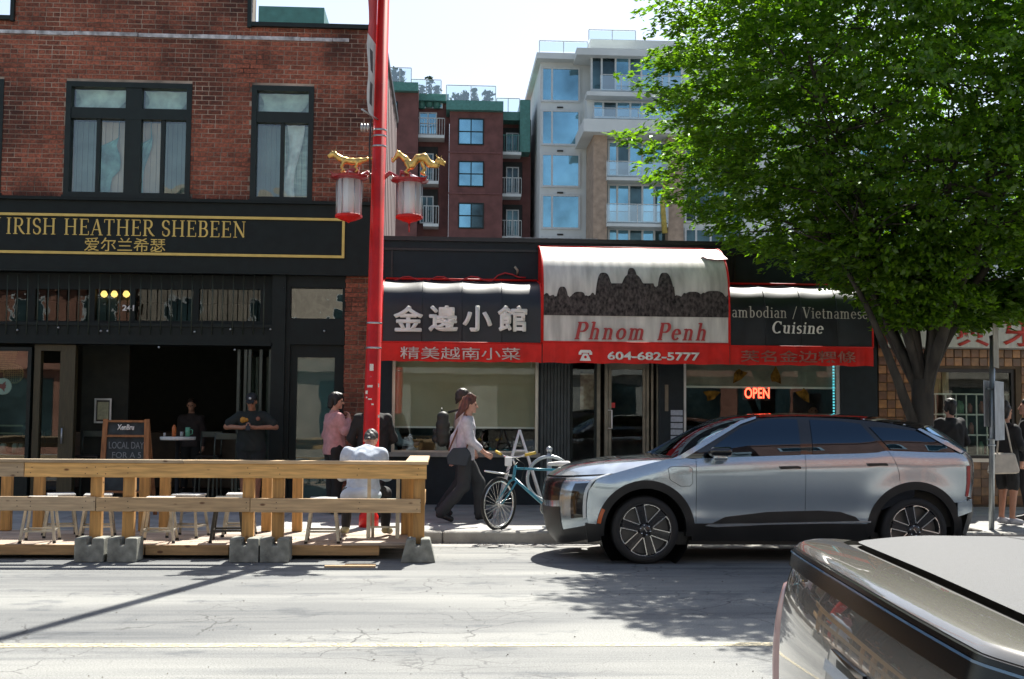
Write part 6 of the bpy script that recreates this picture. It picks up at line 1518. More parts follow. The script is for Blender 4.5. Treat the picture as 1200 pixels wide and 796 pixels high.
# --- lofted nose, bonnet, windscreen, roof, tail
def edge3(pts, Y=YC+.02, up=False):
    out = []
    for a, b in pts: x, z = cx(a, b, Y); out.append((x, halfw(x, z)+(.0 if not up else 0), z))
    return smooth_line(out, 3)
def cen3(pts): return smooth_line([(P(a, b, CYC).x, 0., P(a, b, CYC).z) for a, b in pts], 3)
def loft_pt(E, C, s, v, pw=2.0):
    n = len(E)-1; f = max(0, min(n-1e-6, s*n)); i = int(f); t = f-i
    e = [E[i][c]+(E[i+1][c]-E[i][c])*t for c in range(3)]; c_ = [C[i][c]+(C[i+1][c]-C[i][c])*t for c in range(3)]
    k = abs(v)**pw
    return (c_[0]+(e[0]-c_[0])*k, CYC-e[1]*v, c_[2]+(e[2]-c_[2])*k)
def loft(name, E, C, m, v0=-1., v1=1., s0=0., s1=1., ns=None, nv=28, pw=2.0, off=0., parent=None):
    ns = ns or len(E)-1; vs = []; 
    for i in range(ns+1):
        for j in range(nv+1): vs.append(loft_pt(E, C, s0+(s1-s0)*i/ns, v0+(v1-v0)*j/nv, pw))
    if off:
        V = np.array(vs).reshape(ns+1, nv+1, 3); du = np.gradient(V, axis=0); dv = np.gradient(V, axis=1); N = np.cross(du, dv); N /= np.maximum(np.linalg.norm(N, axis=2), 1e-9)[..., None]
        ctr = np.array([(CX0+CX1)/2, CYC, .8]); sg = np.sign(((V-ctr)*N).sum(2)); V = V+N*off*sg[..., None]; vs = [tuple(q) for q in V.reshape(-1, 3)]
    fs = [(i*(nv+1)+j, i*(nv+1)+j+1, (i+1)*(nv+1)+j+1, (i+1)*(nv+1)+j) for i in range(ns) for j in range(nv)]
    mb = MB(); mb.cs = True; mb.add(vs, fs); return mb.build(name, m, parent or car, recalc=True)
EF = edge3([(693, 632), (690, 617), (688, 606), (688, 590), (690, 575), (699, 562.5), (718, 556)]); CF = cen3([(652, 634), (642, 622), (638, 606), (636.5, 590), (637, 575), (639, 563), (642, 557.5)])
loft('front_fascia', EF, CF, M_paint, pw=2.2)
EH = edge3([(719, 555), (740, 549), (760, 543.5), (780, 539), (795, 536.5)]); CH_ = cen3([(643, 556), (664, 544.5), (697, 537.7), (732, 534.3), (773, 532)])
bon = loft('bonnet', EH, CH_, M_paint, pw=2.4)
EW = [(a, halfw(a, b)-.0, b) for a, b in smooth_line(poly_px([(795, 536.5), (820, 521.5), (845, 507.5), (869, 495), (890, 489.6)], YC+.12), 3)]; CW = cen3([(773, 532), (800, 512), (826, 498.5), (855, 488.5), (880, 485.3)])
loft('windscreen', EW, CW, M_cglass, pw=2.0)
ER = [(a, halfw(a, b), b) for a, b in smooth_line(poly_px([(890, 489.6), (930, 487.6), (975, 489), (1010, 491.5), (1045, 496), (1075, 502.5)], YC+.15), 3)]; CR = cen3([(880, 485.3), (925, 484.2), (975, 485.2), (1010, 487), (1045, 491), (1082, 497)])
loft('roof', ER, CR, M_gloss, pw=2.2)
EG = [(a, halfw(a, b), b) for a, b in smooth_line(poly_px([(1075, 502.5), (1100, 516), (1125, 530.5)], YC+.13), 3)]; CG = cen3([(1082, 497), (1103, 511), (1120, 525)])
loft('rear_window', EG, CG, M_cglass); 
ET = edge3([(1125, 530.5), (1134.5, 540), (1136, 558), (1133.5, 582)]); CT = cen3([(1120, 525), (1128, 538), (1129, 558), (1127, 582)])
loft('tailgate', ET, CT, M_paint)
EB = edge3([(1131, 583), (1136, 587), (1136.5, 600), (1130, 626)]); CB = cen3([(1122, 583), (1127, 590), (1128, 602), (1120, 626)])
loft('rear_bumper', EB, CB, M_clad)
# front face details
M_grille = mat('black_grille', (.01, .01, .011), .25, coat=.4)
loft('grille', EF, CF, M_grille, -.6, .6, 3.35/6, 5.5/6, ns=8, pw=2.2, off=.006)
loft('lower_intake', EF, CF, M_black, -.62, .62, .3/6, 2.9/6, ns=8, pw=2.2, off=.006)
M_lamp = mat('clear_lamp', (.55, .57, .55), .12, coat=.6, var=.05)
loft('lower_valance', EF, CF, M_clad, -1, 1, 0, 1.15/6, ns=4, pw=2.2, off=.005)
for sg in (-1, 1):
    a = [(.80*sg, .955*sg), (.62*sg, .72*sg)]
    loft('headlamp', EF, CF, M_gloss, *sorted(a[0]), 2.0/6, 4.7/6, ns=8, nv=4, pw=2.2, off=.006)
    loft('daytime_lamp', EF, CF, M_lamp, *sorted((.962*sg, .998*sg)), 1.9/6, 5.95/6, ns=12, nv=2, pw=2.2, off=.012)
loft('bonnet_seam', EF, CF, M_black, -1, 1, 5.8/6, 5.97/6, ns=2, pw=2.2, off=.003)
# charge flap, handles, mirror, lamps
fl = poly_px([(782, 549), (786, 546.5), (806, 546.5), (811, 549), (811.5, 566), (808, 570), (797, 570), (784, 562)])
side_panel('flap_seam', fl, M_black, car, off=.0015, rim=0, both=False); side_panel('charge_flap', inset(fl, .005), M_paint, car, off=.003, rim=0, both=False)
for d, a, b, y in ((d1, 912, 937, 548), (d2, 1014.5, 1038.5, 544.5)):
    side_panel('door_handle', poly_px([(a, y-1.6), (b-3, y-2), (b, y-1), (b, y+1.4), (b-8, y+1.2), (a+2, y+2)]), M_black, d, off=.022, rim=.03, both=False)
side_panel('marker_lamp', [(WFX-.5*math.cos(R(t_))*1.0, WZ+.5*math.sin(R(t_))) for t_ in (8, 14, 20, 26)]+[(WFX-.54*math.cos(R(t_)), WZ+.54*math.sin(R(t_))) for t_ in (26, 20, 14, 8)], mat('amber_lens', (.5, .1, .02), .2, coat=.5), car, off=.012, rim=.01, both=False)
side_panel('tail_lamp', poly_px([(1132.6, 546), (1136.4, 546), (1137, 566), (1135, 582), (1132, 582), (1133.4, 566)]), mat('red_lens', (.35, .01, .01), .15, coat=.5), car, off=.012, rim=.02)
for sg in (-1, 1):
    c = P(845, 530, YC-.1); c = Vector((c.x, CYC+sg*(CYC-(YC-.1)), c.z))
    S = SDF(.02); S.cap(c+Vector((-.09, 0, .0)), c+Vector((.08, 0, .005)), .05, .056); S.cap(c+Vector((-.09, sg*.05, .01)), c+Vector((.07, sg*.05, .01)), .045, .05); S.cut((1, 0, 0), c+Vector((.105, 0, 0)))
    mo = S.build('wing_mirror', M_gloss, car, .01)
    S = SDF(.02); S.cap(c+Vector((-.05, -sg*.0, -.055)), c+Vector((.05, -sg*.02, -.06)), .04, .035); S.cap(c+Vector((-.04, -sg*.02, -.06)), c+Vector((-.06, -sg*.13, -.1)), .03, .026); S.build('mirror_foot', M_paint, mo, .01)
# interior: seats and dash seen through glass
M_seat = mat('car_seat', (.05, .045, .04), .7)
for x in (P(905, 530, CYC).x, P(985, 530, CYC).x):
    for sy in (-.4, .4):
        S = SDF(.04); S.cap((x+.05, CYC+sy-.14, .95), (x+.2, CYC+sy-.14, 1.22), .09); S.cap((x+.05, CYC+sy+.14, .95), (x+.2, CYC+sy+.14, 1.22), .09); S.cap((x+.22, CYC+sy-.06, 1.36), (x+.22, CYC+sy+.06, 1.36), .06); S.build('seat', M_seat, car, .02)
box('dashboard', M_seat, P(790, 530, CYC).x, P(830, 530, CYC).x, CYC-.7, CYC+.7, .8, 1.08, car)
box('cabin_floor', M_seat, P(790, 530, CYC).x, P(1100, 530, CYC).x, CYC-.75, CYC+.75, .4, .85, car)
MB().lathe([(.17, -.01), (.185, 0), (.17, .01), (.16, 0), (.17, -.01)], (P(850, 530, CYC).x, CYC-.4, 1.08), 18, 'x').build('steering_wheel', M_black, car)
# --- wheels
M_rimd = mat('dark_rim', (.02, .02, .022), .25, coat=.4)
def wheel(cxw, yw, sgn):
    c = Vector((cxw, yw, WZ)); W = .115; mb = MB()
    prof = [(.288, W-.004), (.30, W+.006), (.325, W+.004), (.35, W-.006), (.364, W-.024), (.37, W-.05), (.37, -W+.05), (.36, -W+.015), (.33, -W), (.288, -W)]
    def Lz(mb_, pr, n=48): mb_.lathe([(r, -h*sgn) for r, h in pr], c, n, 'y', cap=False)
    Lz(mb, prof[::-1] if sgn < 0 else prof[::-1]); ty = mb.build('wheel', M_rubber, car, recalc=True)
    mb = MB(); Lz(mb, [(.292, W), (.286, W+.003), (.278, W-.012), (.27, W-.05), (.26, W-.12)][::-1]); mb.build('rim_barrel', M_rimd, ty, recalc=True)
    yb = yw+sgn*(W-.055)
    mb = MB(); Lz(mb, [(.262, W-.10), (.05, W-.10)]); mb.build('brake_disc', mat('brake_steel', (.12, .12, .12), .4, metal=.6), ty, recalc=True)
    # six dark twin spokes, silver edged
    d = MB(); s_ = MB()
    yf = yw+sgn*(W-.012)
    for k in range(6):
        a = R(60*k+14)
        def pt(r, t, dy=0): return Vector((cxw+r*math.cos(t), yf+dy-sgn*.0-sgn*(.028*(1-r/.28)), WZ+r*math.sin(t)))
        # window between spokes, outlined in bright metal
        A = pt(.075, a); B = pt(.272, a+R(19.5)); C = pt(.272, a-R(19.5)); D = pt(.281, a+R(8)); E = pt(.281, a-R(8))
        for p, q, w_ in ((A, B, .011), (A, C, .011)): s_.bar(p+(q-p)*.06, q, w_, .012, up=(0, 1, 0))
        for p, q in ((B, D), (D, E), (E, C)): s_.bar(p, q, .010, .012, up=(0, 1, 0))
        for sg in (-1, 1):
            b = a+R(30)*sg
            d.bar(pt(.05, b, sgn*-.004), pt(.272, a+R(25)*sg, sgn*-.004), .040, .03, up=(0, 1, 0))
    d.build('spoke', M_rimd, ty); s_.build('spoke_edge', M_silver, ty)
    mb = MB(); Lz(mb, [(0, W-.012), (.05, W-.014), (.07, W-.03), (.075, W-.07)]); mb.build('hub', M_rimd, ty, recalc=True)
    mb = MB()
    for k in range(6):
        b = R(60*k+44); mb.lathe([(.009, 0), (.009, .012), (0, .014)], (cxw+.055*math.cos(b), yw+sgn*(W-.02), WZ+.055*math.sin(b)), 8, 'y')
    mb.bar(Vector((cxw-.018, yw+sgn*(W-.008), WZ+.022)), Vector((cxw+.016, yw+sgn*(W-.008), WZ-.022)), .007); mb.build('wheel_nuts', M_silver, ty)
for wx in (WFX, WRX):
    wheel(wx, YC+.125, -1); wheel(wx, CYC+(CYC-YC)-.125, 1)
    mb = MB(); mb.lathe([(.50, .32), (.50, .0), (.0, .0)], (wx, YC+.36, WZ), 32, 'y', cap=False); mb.build('wheel_well', M_black, car)
# ============================================================ near pickup, tail end only in view
tr_o = G(929, 632, 1.2); TA = R(-6.0)
tr_o = tr_o+Vector((.05, 0, 0))
truck = thing('pickup_truck', 'silver pickup truck with covered bed, tail end filling the lower right corner', 'truck', (tr_o.x, tr_o.y, 0))
TM = Matrix.Translation((tr_o.x, tr_o.y, 0)) @ Matrix.Rotation(TA, 4, 'Z')
def tp(u, v, z): return TM @ Vector((u, -v, z))           # u forward from the tail, v from the far side towards the viewer
M_tpaint = car_paint('silver_truck_paint', (.20, .19, .168), .25, .4, .12)
M_cover = mat('bed_cover_vinyl', (.055, .058, .063), .62, var=.2, scale=90, bump=.35, bscale=260, spec=.3)
M_lens = mat('pale_red_lens', (.42, .27, .26), .12, coat=.8, var=.1)
TWD = 2.04
M_tbar = mat('smoked_light_bar', (.006, .006, .007), .18, spec=.25)
M_bluem = mat('blue_sheen_plastic', (.05, .12, .22), .25, coat=.6)
def tail_u(v, z):
    """rear face position: bowed in plan, raked and scooped in section"""
    c = (v-TWD/2)/(TWD/2); u = .05*abs(c)**2.4+.05*max(0, abs(c)-.86)/.14*abs(c)-.10
    if z < 1.14: u += -.075*(1-math.exp(-(1.14-z)/.14))+.03*(1.14-z)
    return u
def grid(name, fn, nu, nv, m, smooth=True):
    vs = [fn(i/nu, j/nv) for i in range(nu+1) for j in range(nv+1)]; fs = [(i*(nv+1)+j, i*(nv+1)+j+1, (i+1)*(nv+1)+j+1, (i+1)*(nv+1)+j) for i in range(nu) for j in range(nv)]
    mb = MB(); mb.cs = smooth; mb.add(vs, fs); return mb.build(name, m, truck, recalc=True)
v0, v1 = .02, TWD-.02
zc = lambda v: 1.2+.022*(1-((v-TWD/2)/(TWD/2))**2)
SE = .17                                                  # seam distance from the tail
def top_strip(s, t):
    v = v0+(v1-v0)*t; u0 = tail_u(v, 1.2); z = zc(v)-.014*(1-min(1, s*7))**2; return tp(u0+s*(SE-.02), v, z+.004*math.sin(s*math.pi))
grid('tail_rim', top_strip, 14, 60, M_tpaint)
grid('bed_cover', lambda s, t: tp(tail_u(v0+(v1-v0)*t, 1.2)*(1-min(1, s*6))*.9+SE+.012-.0+s*1.55+(.0), v0+.035+(v1-v0-.07)*t, zc(v0+(v1-v0)*t)+.004+.018*math.sin(min(1, s*7)*math.pi/2)), 30, 40, M_cover)
grid('seam', lambda s, t: tp(tail_u(v0+(v1-v0)*t, 1.2)+SE-.022+s*.045, v0+(v1-v0)*t, zc(v0+(v1-v0)*t)-.014), 2, 60, M_black)
for u_ in (.62, 1.16): grid('cover_seam', lambda s, t: tp(u_+s*.008, v0+.05+(v1-v0-.1)*t, zc(v0+(v1-v0)*t)+.0245), 1, 20, M_black)
grid('bed_rail', lambda s, t: tp(.28+s*1.57, v0-.012+t*.05, zc(v0)-.004+.01*math.sin(t*math.pi)), 12, 4, M_tpaint)
grid('bed_rail', lambda s, t: tp(.1+s*1.75, v1+.02-t*.055, zc(v0)+.012+.012*math.sin(t*math.pi)), 12, 4, M_tpaint)
grid('light_bar', lambda s, t: tp(tail_u(v0+(v1-v0)*t, 1.2)-.010-.014*s, v0+(v1-v0)*t, zc(v0+(v1-v0)*t)-.016-.056*s), 6, 60, M_tbar)
grid('bar_highlight', lambda s, t: tp(tail_u(v0+(v1-v0)*t, 1.2)-.0165-.0012*s, v0+(v1-v0)*t, zc(v0+(v1-v0)*t)-.026-.005*s), 2, 60, M_bluem)  # thin blue highlight along the bar, painted as its own strip
grid('bar_top', lambda s, t: tp(tail_u(v0+(v1-v0)*t, 1.2)-.010*(1-s), v0+(v1-v0)*t, zc(v0+(v1-v0)*t)-.0155), 1, 60, M_tbar)
grid('tailgate', lambda s, t: tp(tail_u(v0+.06+(v1-v0-.12)*t, 1.13-.62*s)+.0, v0+.06+(v1-v0-.12)*t, 1.142-.62*s-.0), 34, 60, M_tpaint)
grid('bumper', lambda s, t: tp(tail_u(v0+(v1-v0)*t, .6)-.09*math.sin(s*math.pi)**.5, v0+(v1-v0)*t, .525-.22*s), 8, 40, M_clad)
# wrap-round corner lamps
for (va, sg) in ((v0+.055, 1), (v1-.055, -1)):
    grid('tail_lamp', lambda s, t: tp(tail_u(va, 1.1-.45*s)-.03*math.sin(t*math.pi)-.01*math.sin(s*math.pi)+.03*t-.006+(.05 if s < .03 else 0), va-sg*(.0+.085*t)+.0, 1.09-.5*s), 16, 8, M_lens)
# body sides, cab, wheels (mostly outside the picture)
for v, s_ in ((0, 1), (TWD, -1)):
    grid('bed_side', lambda s, t: tp(.11+s*1.72, v+s_*(.01+.03*(1-t)**2), 1.2-.75*t+.0), 12, 8, M_tpaint)
    mb = MB(); pts = [tp(1.84, v+s_*.03, .45), tp(1.84, v+s_*.05, 1.2), tp(2.1, v+s_*.2, 1.78), tp(3.3, v+s_*.2, 1.8), tp(4.0, v+s_*.07, 1.2), tp(5.4, v+s_*.1, 1.1), tp(5.5, v+s_*.12, .5)]; mb.add(pts, [tuple(range(7)) if s_ > 0 else tuple(range(6, -1, -1))]); mb.build('cab_side', M_tpaint, truck)
    mb = MB(); pts = [tp(1.95, v+s_*.045, 1.22), tp(2.16, v+s_*.19, 1.72), tp(3.25, v+s_*.19, 1.74), tp(3.85, v+s_*.06, 1.22)]; pts = [p+TM.to_3x3() @ Vector((0, s_*.006, 0)) for p in pts]; mb.add(pts, [(0,1,2,3)]); mb.build('cab_window', M_gloss, truck)
mb = MB()
prof = [(1.84, .45), (1.84, 1.2), (2.1, 1.78), (3.3, 1.8), (4.0, 1.2), (5.4, 1.1), (5.5, .5)]
vs = [tp(u, .12, z) for u, z in prof]+[tp(u, TWD-.12, z) for u, z in prof]; n = len(prof); mb.add(vs, [(i, i+1, i+1+n, i+n) for i in range(n-1)]); mb.build('cab_shell', M_tpaint, truck, recalc=True)
mb = MB(); vs = [tp(1.835, .3, 1.25), tp(2.06, .3, 1.7), tp(2.06, TWD-.3, 1.7), tp(1.835, TWD-.3, 1.25)]; mb.add(vs, [(0,1,2,3)]).build('rear_screen', M_gloss, truck)
mb = MB(); a = tp(.25, .12, .45); vs = [tp(u, v, z) for z in (.4, .5) for (u, v) in ((.25, .1), (5.3, .1), (5.3, TWD-.1), (.25, TWD-.1))]; mb.add(vs, [(3,2,1,0), (4,5,6,7), (0,1,5,4), (1,2,6,5), (2,3,7,6), (3,0,4,7)]).build('chassis', M_black, truck)
for u in (1.05, 4.6):
    for v in (.13, TWD-.13):
        c = tp(u, v, .39); mb = MB(); Mr = Matrix.Rotation(TA, 3, 'Z')
        mb.lathe([(.26, -.12), (.33, -.135), (.38, -.11), (.39, -.07), (.39, .07), (.38, .11), (.33, .135), (.26, .12)], c, 32, 'y', M=Mr); wh = mb.build('wheel', M_rubber, truck, recalc=True)
        mb = MB(); mb.lathe([(0, -.08), (.26, -.1), (.27, .1), (0, .08)], c, 24, 'y', M=Mr); mb.build('rim', M_silver, wh, recalc=True)
# recessed tailgate handle housing
def pl(u, v, z): return tp(tail_u(v, z)-.012+u, v, z)
hv0, hv1, hz0, hz1 = 1.02, 1.36, .88, 1.035
def rr(u, s, t, ins=0):
    return pl(u, hv0+ins+(hv1-hv0-2*ins)*t, hz1-ins-(hz1-hz0-2*ins)*s)
mb = MB(); O = [rr(0, 0, .04), rr(0, 0, .96), rr(0, .12, 1), rr(0, .88, 1), rr(0, 1, .96), rr(0, 1, .04), rr(0, .88, 0), rr(0, .12, 0)]
mb.add(O+[p+TM.to_3x3() @ Vector((.02, 0, 0)) for p in O], [tuple(range(8))[::-1]]+[(i, (i+1) % 8, (i+1) % 8+8, i+8) for i in range(8)]); hh = mb.build('handle_housing', M_gloss, truck)
mb = MB(); mb.add([rr(-.012, .12, .08), rr(-.012, .12, .92), rr(-.012, .3, .92), rr(-.012, .3, .08)], [(3, 2, 1, 0)]).build('housing_lip', M_bluem, hh)
mb = MB(); mb.add([rr(-.012, .42, .2), rr(-.012, .42, .65), rr(-.012, .8, .65), rr(-.012, .8, .2)], [(3, 2, 1, 0)]).build('latch', M_bluem, hh)
# ============================================================ timber patio in the parking lane
def wood(name, col, gr=(1.2, 14, 14), var=.16, knots=True):
    m = mat(name, col, .75, var=var, scale=2.2, stretch=gr, bump=.25, bscale=10, rand=.14); t = m.node_tree; n = t.nodes; L = t.links.new; b = n['Principled BSDF']
    if knots:
        src = b.inputs['Base Color'].links[0].from_socket; tc = n.new('ShaderNodeTexCoord'); mp = n.new('ShaderNodeMapping'); mp.inputs['Scale'].default_value = (1.0, 1.0, 2.2); L(tc.outputs['Object'], mp.inputs[0])
        v = n.new('ShaderNodeTexVoronoi'); v.inputs['Scale'].default_value = 3.4; L(mp.outputs[0], v.inputs['Vector'])
        r = n.new('ShaderNodeValToRGB'); r.color_ramp.elements[0].position = .06; r.color_ramp.elements[0].color = (1, 1, 1, 1); r.color_ramp.elements[1].position = .13; r.color_ramp.elements[1].color = (0, 0, 0, 1); L(v.outputs['Distance'], r.inputs[0])
        mx = n.new('ShaderNodeMixRGB'); L(r.outputs[0], mx.inputs[0]); L(src, mx.inputs[1]); mx.inputs[2].default_value = (col[0]*.3, col[1]*.22, col[2]*.2, 1); L(mx.outputs[0], b.inputs['Base Color'])
    return m
M_woodx = wood('fir_board', (.58, .34, .12)); M_woodz = wood('fir_post', (.46, .25, .08), (14, 14, 1.2)); M_woodold = wood('weathered_board', (.40, .30, .19))
M_deck = wood('deck_plank', (.42, .33, .26), (1.2, 14, 14), knots=False)
YF = 13.33
fen = thing('patio_fence', 'waist high timber fence on concrete blocks edging the street patio', 'fence', (-4, YF, 0))
def zat(py, Y, px=250): return P(px, py, Y).z
def xat(px, Y, py=560): return P(px, py, Y).x
XL = -9.5
XR = xat(500, YF, 550)
zt1, zt0 = zat(543.5, YF), zat(560, YF); zm1, zm0 = zat(583.5, YF), zat(600, YF)
def board(name, m, x0, x1, y0, y1, z0, z1, par, b=.004): return box(name, m, x0, x1, y0, y1, z0, z1, par, b)
seam1 = xat(28, YF); seam2 = xat(112, YF, 590); seam3 = xat(293, YF, 590); seam0 = xat(-90, YF)
board('top_rail', M_woodold, XL, seam1-.004, YF, YF+.04, zt0, zt1, fen); board('top_rail', M_woodx, seam1+.004, XR, YF-.002, YF+.04, zt0-.002, zt1, fen)
board('middle_rail', M_woodold, XL, seam2-.004, YF, YF+.04, zm0+.004, zm1+.004, fen); board('middle_rail', wood('pale_board', (.52, .36, .2)), seam2+.004, seam3-.003, YF, YF+.04, zm0, zm1, fen); board('middle_rail', MAT['pale_board'], seam3+.003, XR-.06, YF, YF+.04, zm0-.004, zm1-.004, fen)
board('cap_board', M_woodold, XL, xat(215, YF), YF-.02, YF+.12, zt1+.001, zt1+.038, fen); board('cap_board', MAT['pale_board'], xat(215, YF)+.005, XR+.015, YF-.02, YF+.12, zt1+.001, zt1+.038, fen)
PW = .125
def conc_block(cx_, y0=None, trap=False):
    t = thing('concrete_block', 'cast concrete pier block', 'block', (cx_, YF+.05, 0), 'concrete pier blocks under the patio fence')
    z1 = .255; w_ = .155; y0 = YF-.17; y1 = YF+.13; mb = MB()
    s_ = .035
    poly = [(cx_-w_-s_*1.0, 0), (cx_+w_+s_, 0), (cx_+w_-(.03 if trap else 0), z1), (cx_+.028, z1), (cx_+.028, z1-.075), (cx_-.028, z1-.075), (cx_-.028, z1), (cx_-w_+(.03 if trap else 0), z1)]
    if not trap: poly[0] = (cx_-w_, 0); poly[1] = (cx_+w_, 0)
    mb.prism(poly, y0, y1); mb.build('pier', mat('old_concrete', (.24, .245, .215), .9, var=.22, scale=9, bump=.7, bscale=45), t, bevel=.008); return t
for k, (px, trap) in enumerate(((113.5, 0), (151.5, 0), (291.5, 0), (326.5, 0), (491.5, 1))):
    x = xat(px, YF+.05); 
    t = conc_block(x, trap=trap)
    t['label'] = ['square concrete block at the foot of the blotchy leftmost fence post', 'square concrete block under the second fence post from the left, right side sunlit', 'square concrete block under the left post of the middle pair', 'square concrete block under the right post of the middle pair', 'tapered concrete block at the right end of the patio fence'][k]
    board('post', M_woodz, x-PW/2, x+PW/2, YF+.042, YF+.13, .18 if trap else .2, zt1, fen)
for px in (100, 113, 151, 291, 326, 420, 491, 36, 20, 125):
    x = xat(px, YF)
    for z in ((zt0+zt1)/2+.03, (zt0+zt1)/2-.035, (zm0+zm1)/2+.03, (zm0+zm1)/2-.03):
        MB().lathe([(0, -.001), (.006, 0), (.006, .002)], (x+rng.uniform(-.02, .02), YF-.002, z+rng.uniform(-.008, .008)), 6, 'y').build('screw', M_black, fen)
# twin boards and end rail at the right end
xe = XR-.02
board('post', M_woodz, xe-.30, xe-.18, YF+1.3, YF+1.39, .16, zt1-.02, fen); board('post', M_woodz, xe-.2, xe-.1, YF+.7, YF+.79, .16, zt1-.02, fen)
board('end_rail', M_woodz, xe-.05, xe-.01, YF+.14, YF+1.75, zt0, zt1-.003, fen); board('end_rail', M_woodz, xe-.05, xe-.01, YF+.14, YF+1.75, zm0, zm1, fen); board('end_cap', MAT['pale_board'], xe-.22, xe+.03, YF+.125, YF+1.9, zt1+.003, zt1+.04, fen)
# back row: posts and bar rail along the kerb
bk = thing('patio_back_rail', 'row of timber posts with a single rail along the kerb side of the patio', 'fence', (-4, 14.95, 0))
YBK = 14.98
for px in (6, 44, 168, 192, 312, 348): x = xat(px, YBK, 600); board('post', M_woodz, x-.06, x+.06, YBK, YBK+.09, .16, .98, bk)
board('rail', M_woodx, XL, xat(365, YBK), YBK-.045, YBK-.003, .9, .985, bk)
# deck of planks
deck = thing('patio_deck', 'low timber deck of sun bleached planks under the stools', 'deck', (-4, 14, 0))
y = 13.5; k = 0; XE = xat(481, 13.6, 640)
while y < 15.05:
    cuts = sorted([XL, XE+.0]+[XL+rng.uniform(.5, 2)+i*2.9 for i in range(3)])
    cuts = [c for c in cuts if c <= XE]
    for a, b in zip(cuts, cuts[1:]):
        if b-a > .1: board('plank', M_deck, a+.003, b-.003, y+.003, y+.142, .118, .156+rng.uniform(-.002, .002), deck)
    y += .146; k += 1
zz1, zz0 = .155, .045
seam = xat(335, 13.45)
fb = [(XL, xat(96, 13.45)), (xat(172, 13.45), xat(270, 13.45)), (xat(342, 13.45), xat(446, 13.45)), (xat(96, 13.45)+.01, xat(172, 13.45)-.01), (xat(270, 13.45)+.01, xat(342, 13.45)-.01)]
for a, b in fb: board('fascia_board', M_woodz if False else wood('old_fir', (.36, .22, .10)), a+.003, b-.003, 13.455, 13.495, zz0, zz1, deck)
box('joists', M_black, XL, XE-.45, 13.6, 14.9, .02, .115, deck)
board('step_plank', M_deck, XE-.75, XE+.05, 13.42, 13.9, .157, .19, deck)
# loose planks lying on the road by the right end
for (pa, pb, y0) in ((404, 440, 12.86), (380, 440, 12.74)):
    t = board('timber_batten', MAT['pale_board'], xat(pa, y0, 662), xat(pb, y0, 662), y0, y0+.05, .002, .022, None, .003); tag(t, 'thin pale batten lying on the road under the fence, %s' % ('nearer the deck' if y0 > 12.8 else 'nearer the yellow line'), 'plank')
# ---- metal stools
M_stoolseat = mat('pale_stool_seat', (.55, .55, .53), .4, metal=.3, var=.08); M_stoolleg = mat('galv_leg', (.36, .34, .29), .4, metal=.6, var=.15); M_foot = mat('rubber_foot', (.015, .015, .015), .8)
def stool(x, y, rot, lab, dark=False, H=.50):
    t = thing('stool', lab, 'stool', (x, y, .158), 'metal stools on the patio deck'); c = Vector((x, y, .158)); Rz = Matrix.Rotation(rot, 3, 'Z')
    ml = mat('dark_leg', (.03, .03, .028), .45, metal=.4) if dark else M_stoolleg
    def q(a, b, z): return c+Rz @ Vector((a, b, z))
    mb = MB(); mb.obox(q(0, 0, H-.012), Rz @ Vector((.155, 0, 0)), Rz @ Vector((0, .155, 0)), (0, 0, .012)); mb.obox(q(0, 0, H-.04), Rz @ Vector((.145, 0, 0)), Rz @ Vector((0, .145, 0)), (0, 0, .016)); mb.build('seat', ml if dark else M_stoolseat, t, bevel=.006)
    for a in (-1, 1):
        for b in (-1, 1):
            MB().bar(q(a*.125, b*.125, H-.05), q(a*.18, b*.18, .015), .03, .02).build('leg', ml, t)
            MB().lathe([(.02, 0), (.018, .025)], q(a*.18, b*.18, 0), 8).build('foot', M_foot, t)
    mb = MB(); k = .165
    for a, b in (((-k, -k), (k, -k)), ((k, -k), (k, k)), ((k, k), (-k, k)), ((-k, k), (-k, -k))): mb.bar(q(*a, .13), q(*b, .13), .016, .022)
    mb.build('stretcher', ml, t)
for (px, Y, rot, lab, dk) in ((48, 13.75, .15, 'pale metal stool nearest the left edge of the deck, front row', 0), (71, 14.35, .35, 'pale metal stool just behind the leftmost front stool', 0), (115, 14.3, .2, 'pale metal stool partly behind the leftmost pair of fence posts', 0),
                          (187, 13.78, .1, 'pale metal stool in front of the chalkboard, near row', 0), (221, 14.35, -.2, 'pale metal stool right of the chalkboard, rear row', 0), (268, 13.85, .1, 'dark legged stool left of the middle fence posts', 1), (281, 14.5, .1, 'pale metal stool behind the dark legged one', 0), (379, 13.8, .05, 'pale metal stool left of the seated man', 0)):
    stool(xat(px, Y, 600), Y, rot, lab, dk)
# ---- the chair of the seated man
cx0 = sx; t = thing('metal_chair', 'pale metal patio chair under the man seated with his back to the road', 'chair', (cx0, 14.1, .158)); c = Vector((cx0, 14.0, .158))
x_a, x_b = xat(432, 13.85, 600), xat(466, 13.85, 600)
for x in (x_a, x_b):
    MB().bar((x, 13.86, .158), (x, 13.9, .62), .045, .03).build('leg', M_stoolleg, t); MB().bar((x, 13.9, .622), (x, 13.86, 1.02), .04, .03).build('back_post', M_stoolleg, t)
for x in (x_a+.02, x_b-.02): MB().bar((x, 14.38, .158), (x, 14.3, .6), .035, .03).build('leg', M_stoolleg, t)
MB().bbox(x_a-.04, x_b+.04, 13.92, 14.34, .585, .615, .008).build('seat', mat('sage_seat', (.2, .24, .2), .5, metal=.2), t)
MB().bbox(x_a, x_b, 13.85, 13.87, .96, 1.03, .006).build('back_rail', M_stoolleg, t); MB().bar((x_a, 13.88, .32), (x_b, 13.88, .32), .02).build('stretcher', M_stoolleg, t)
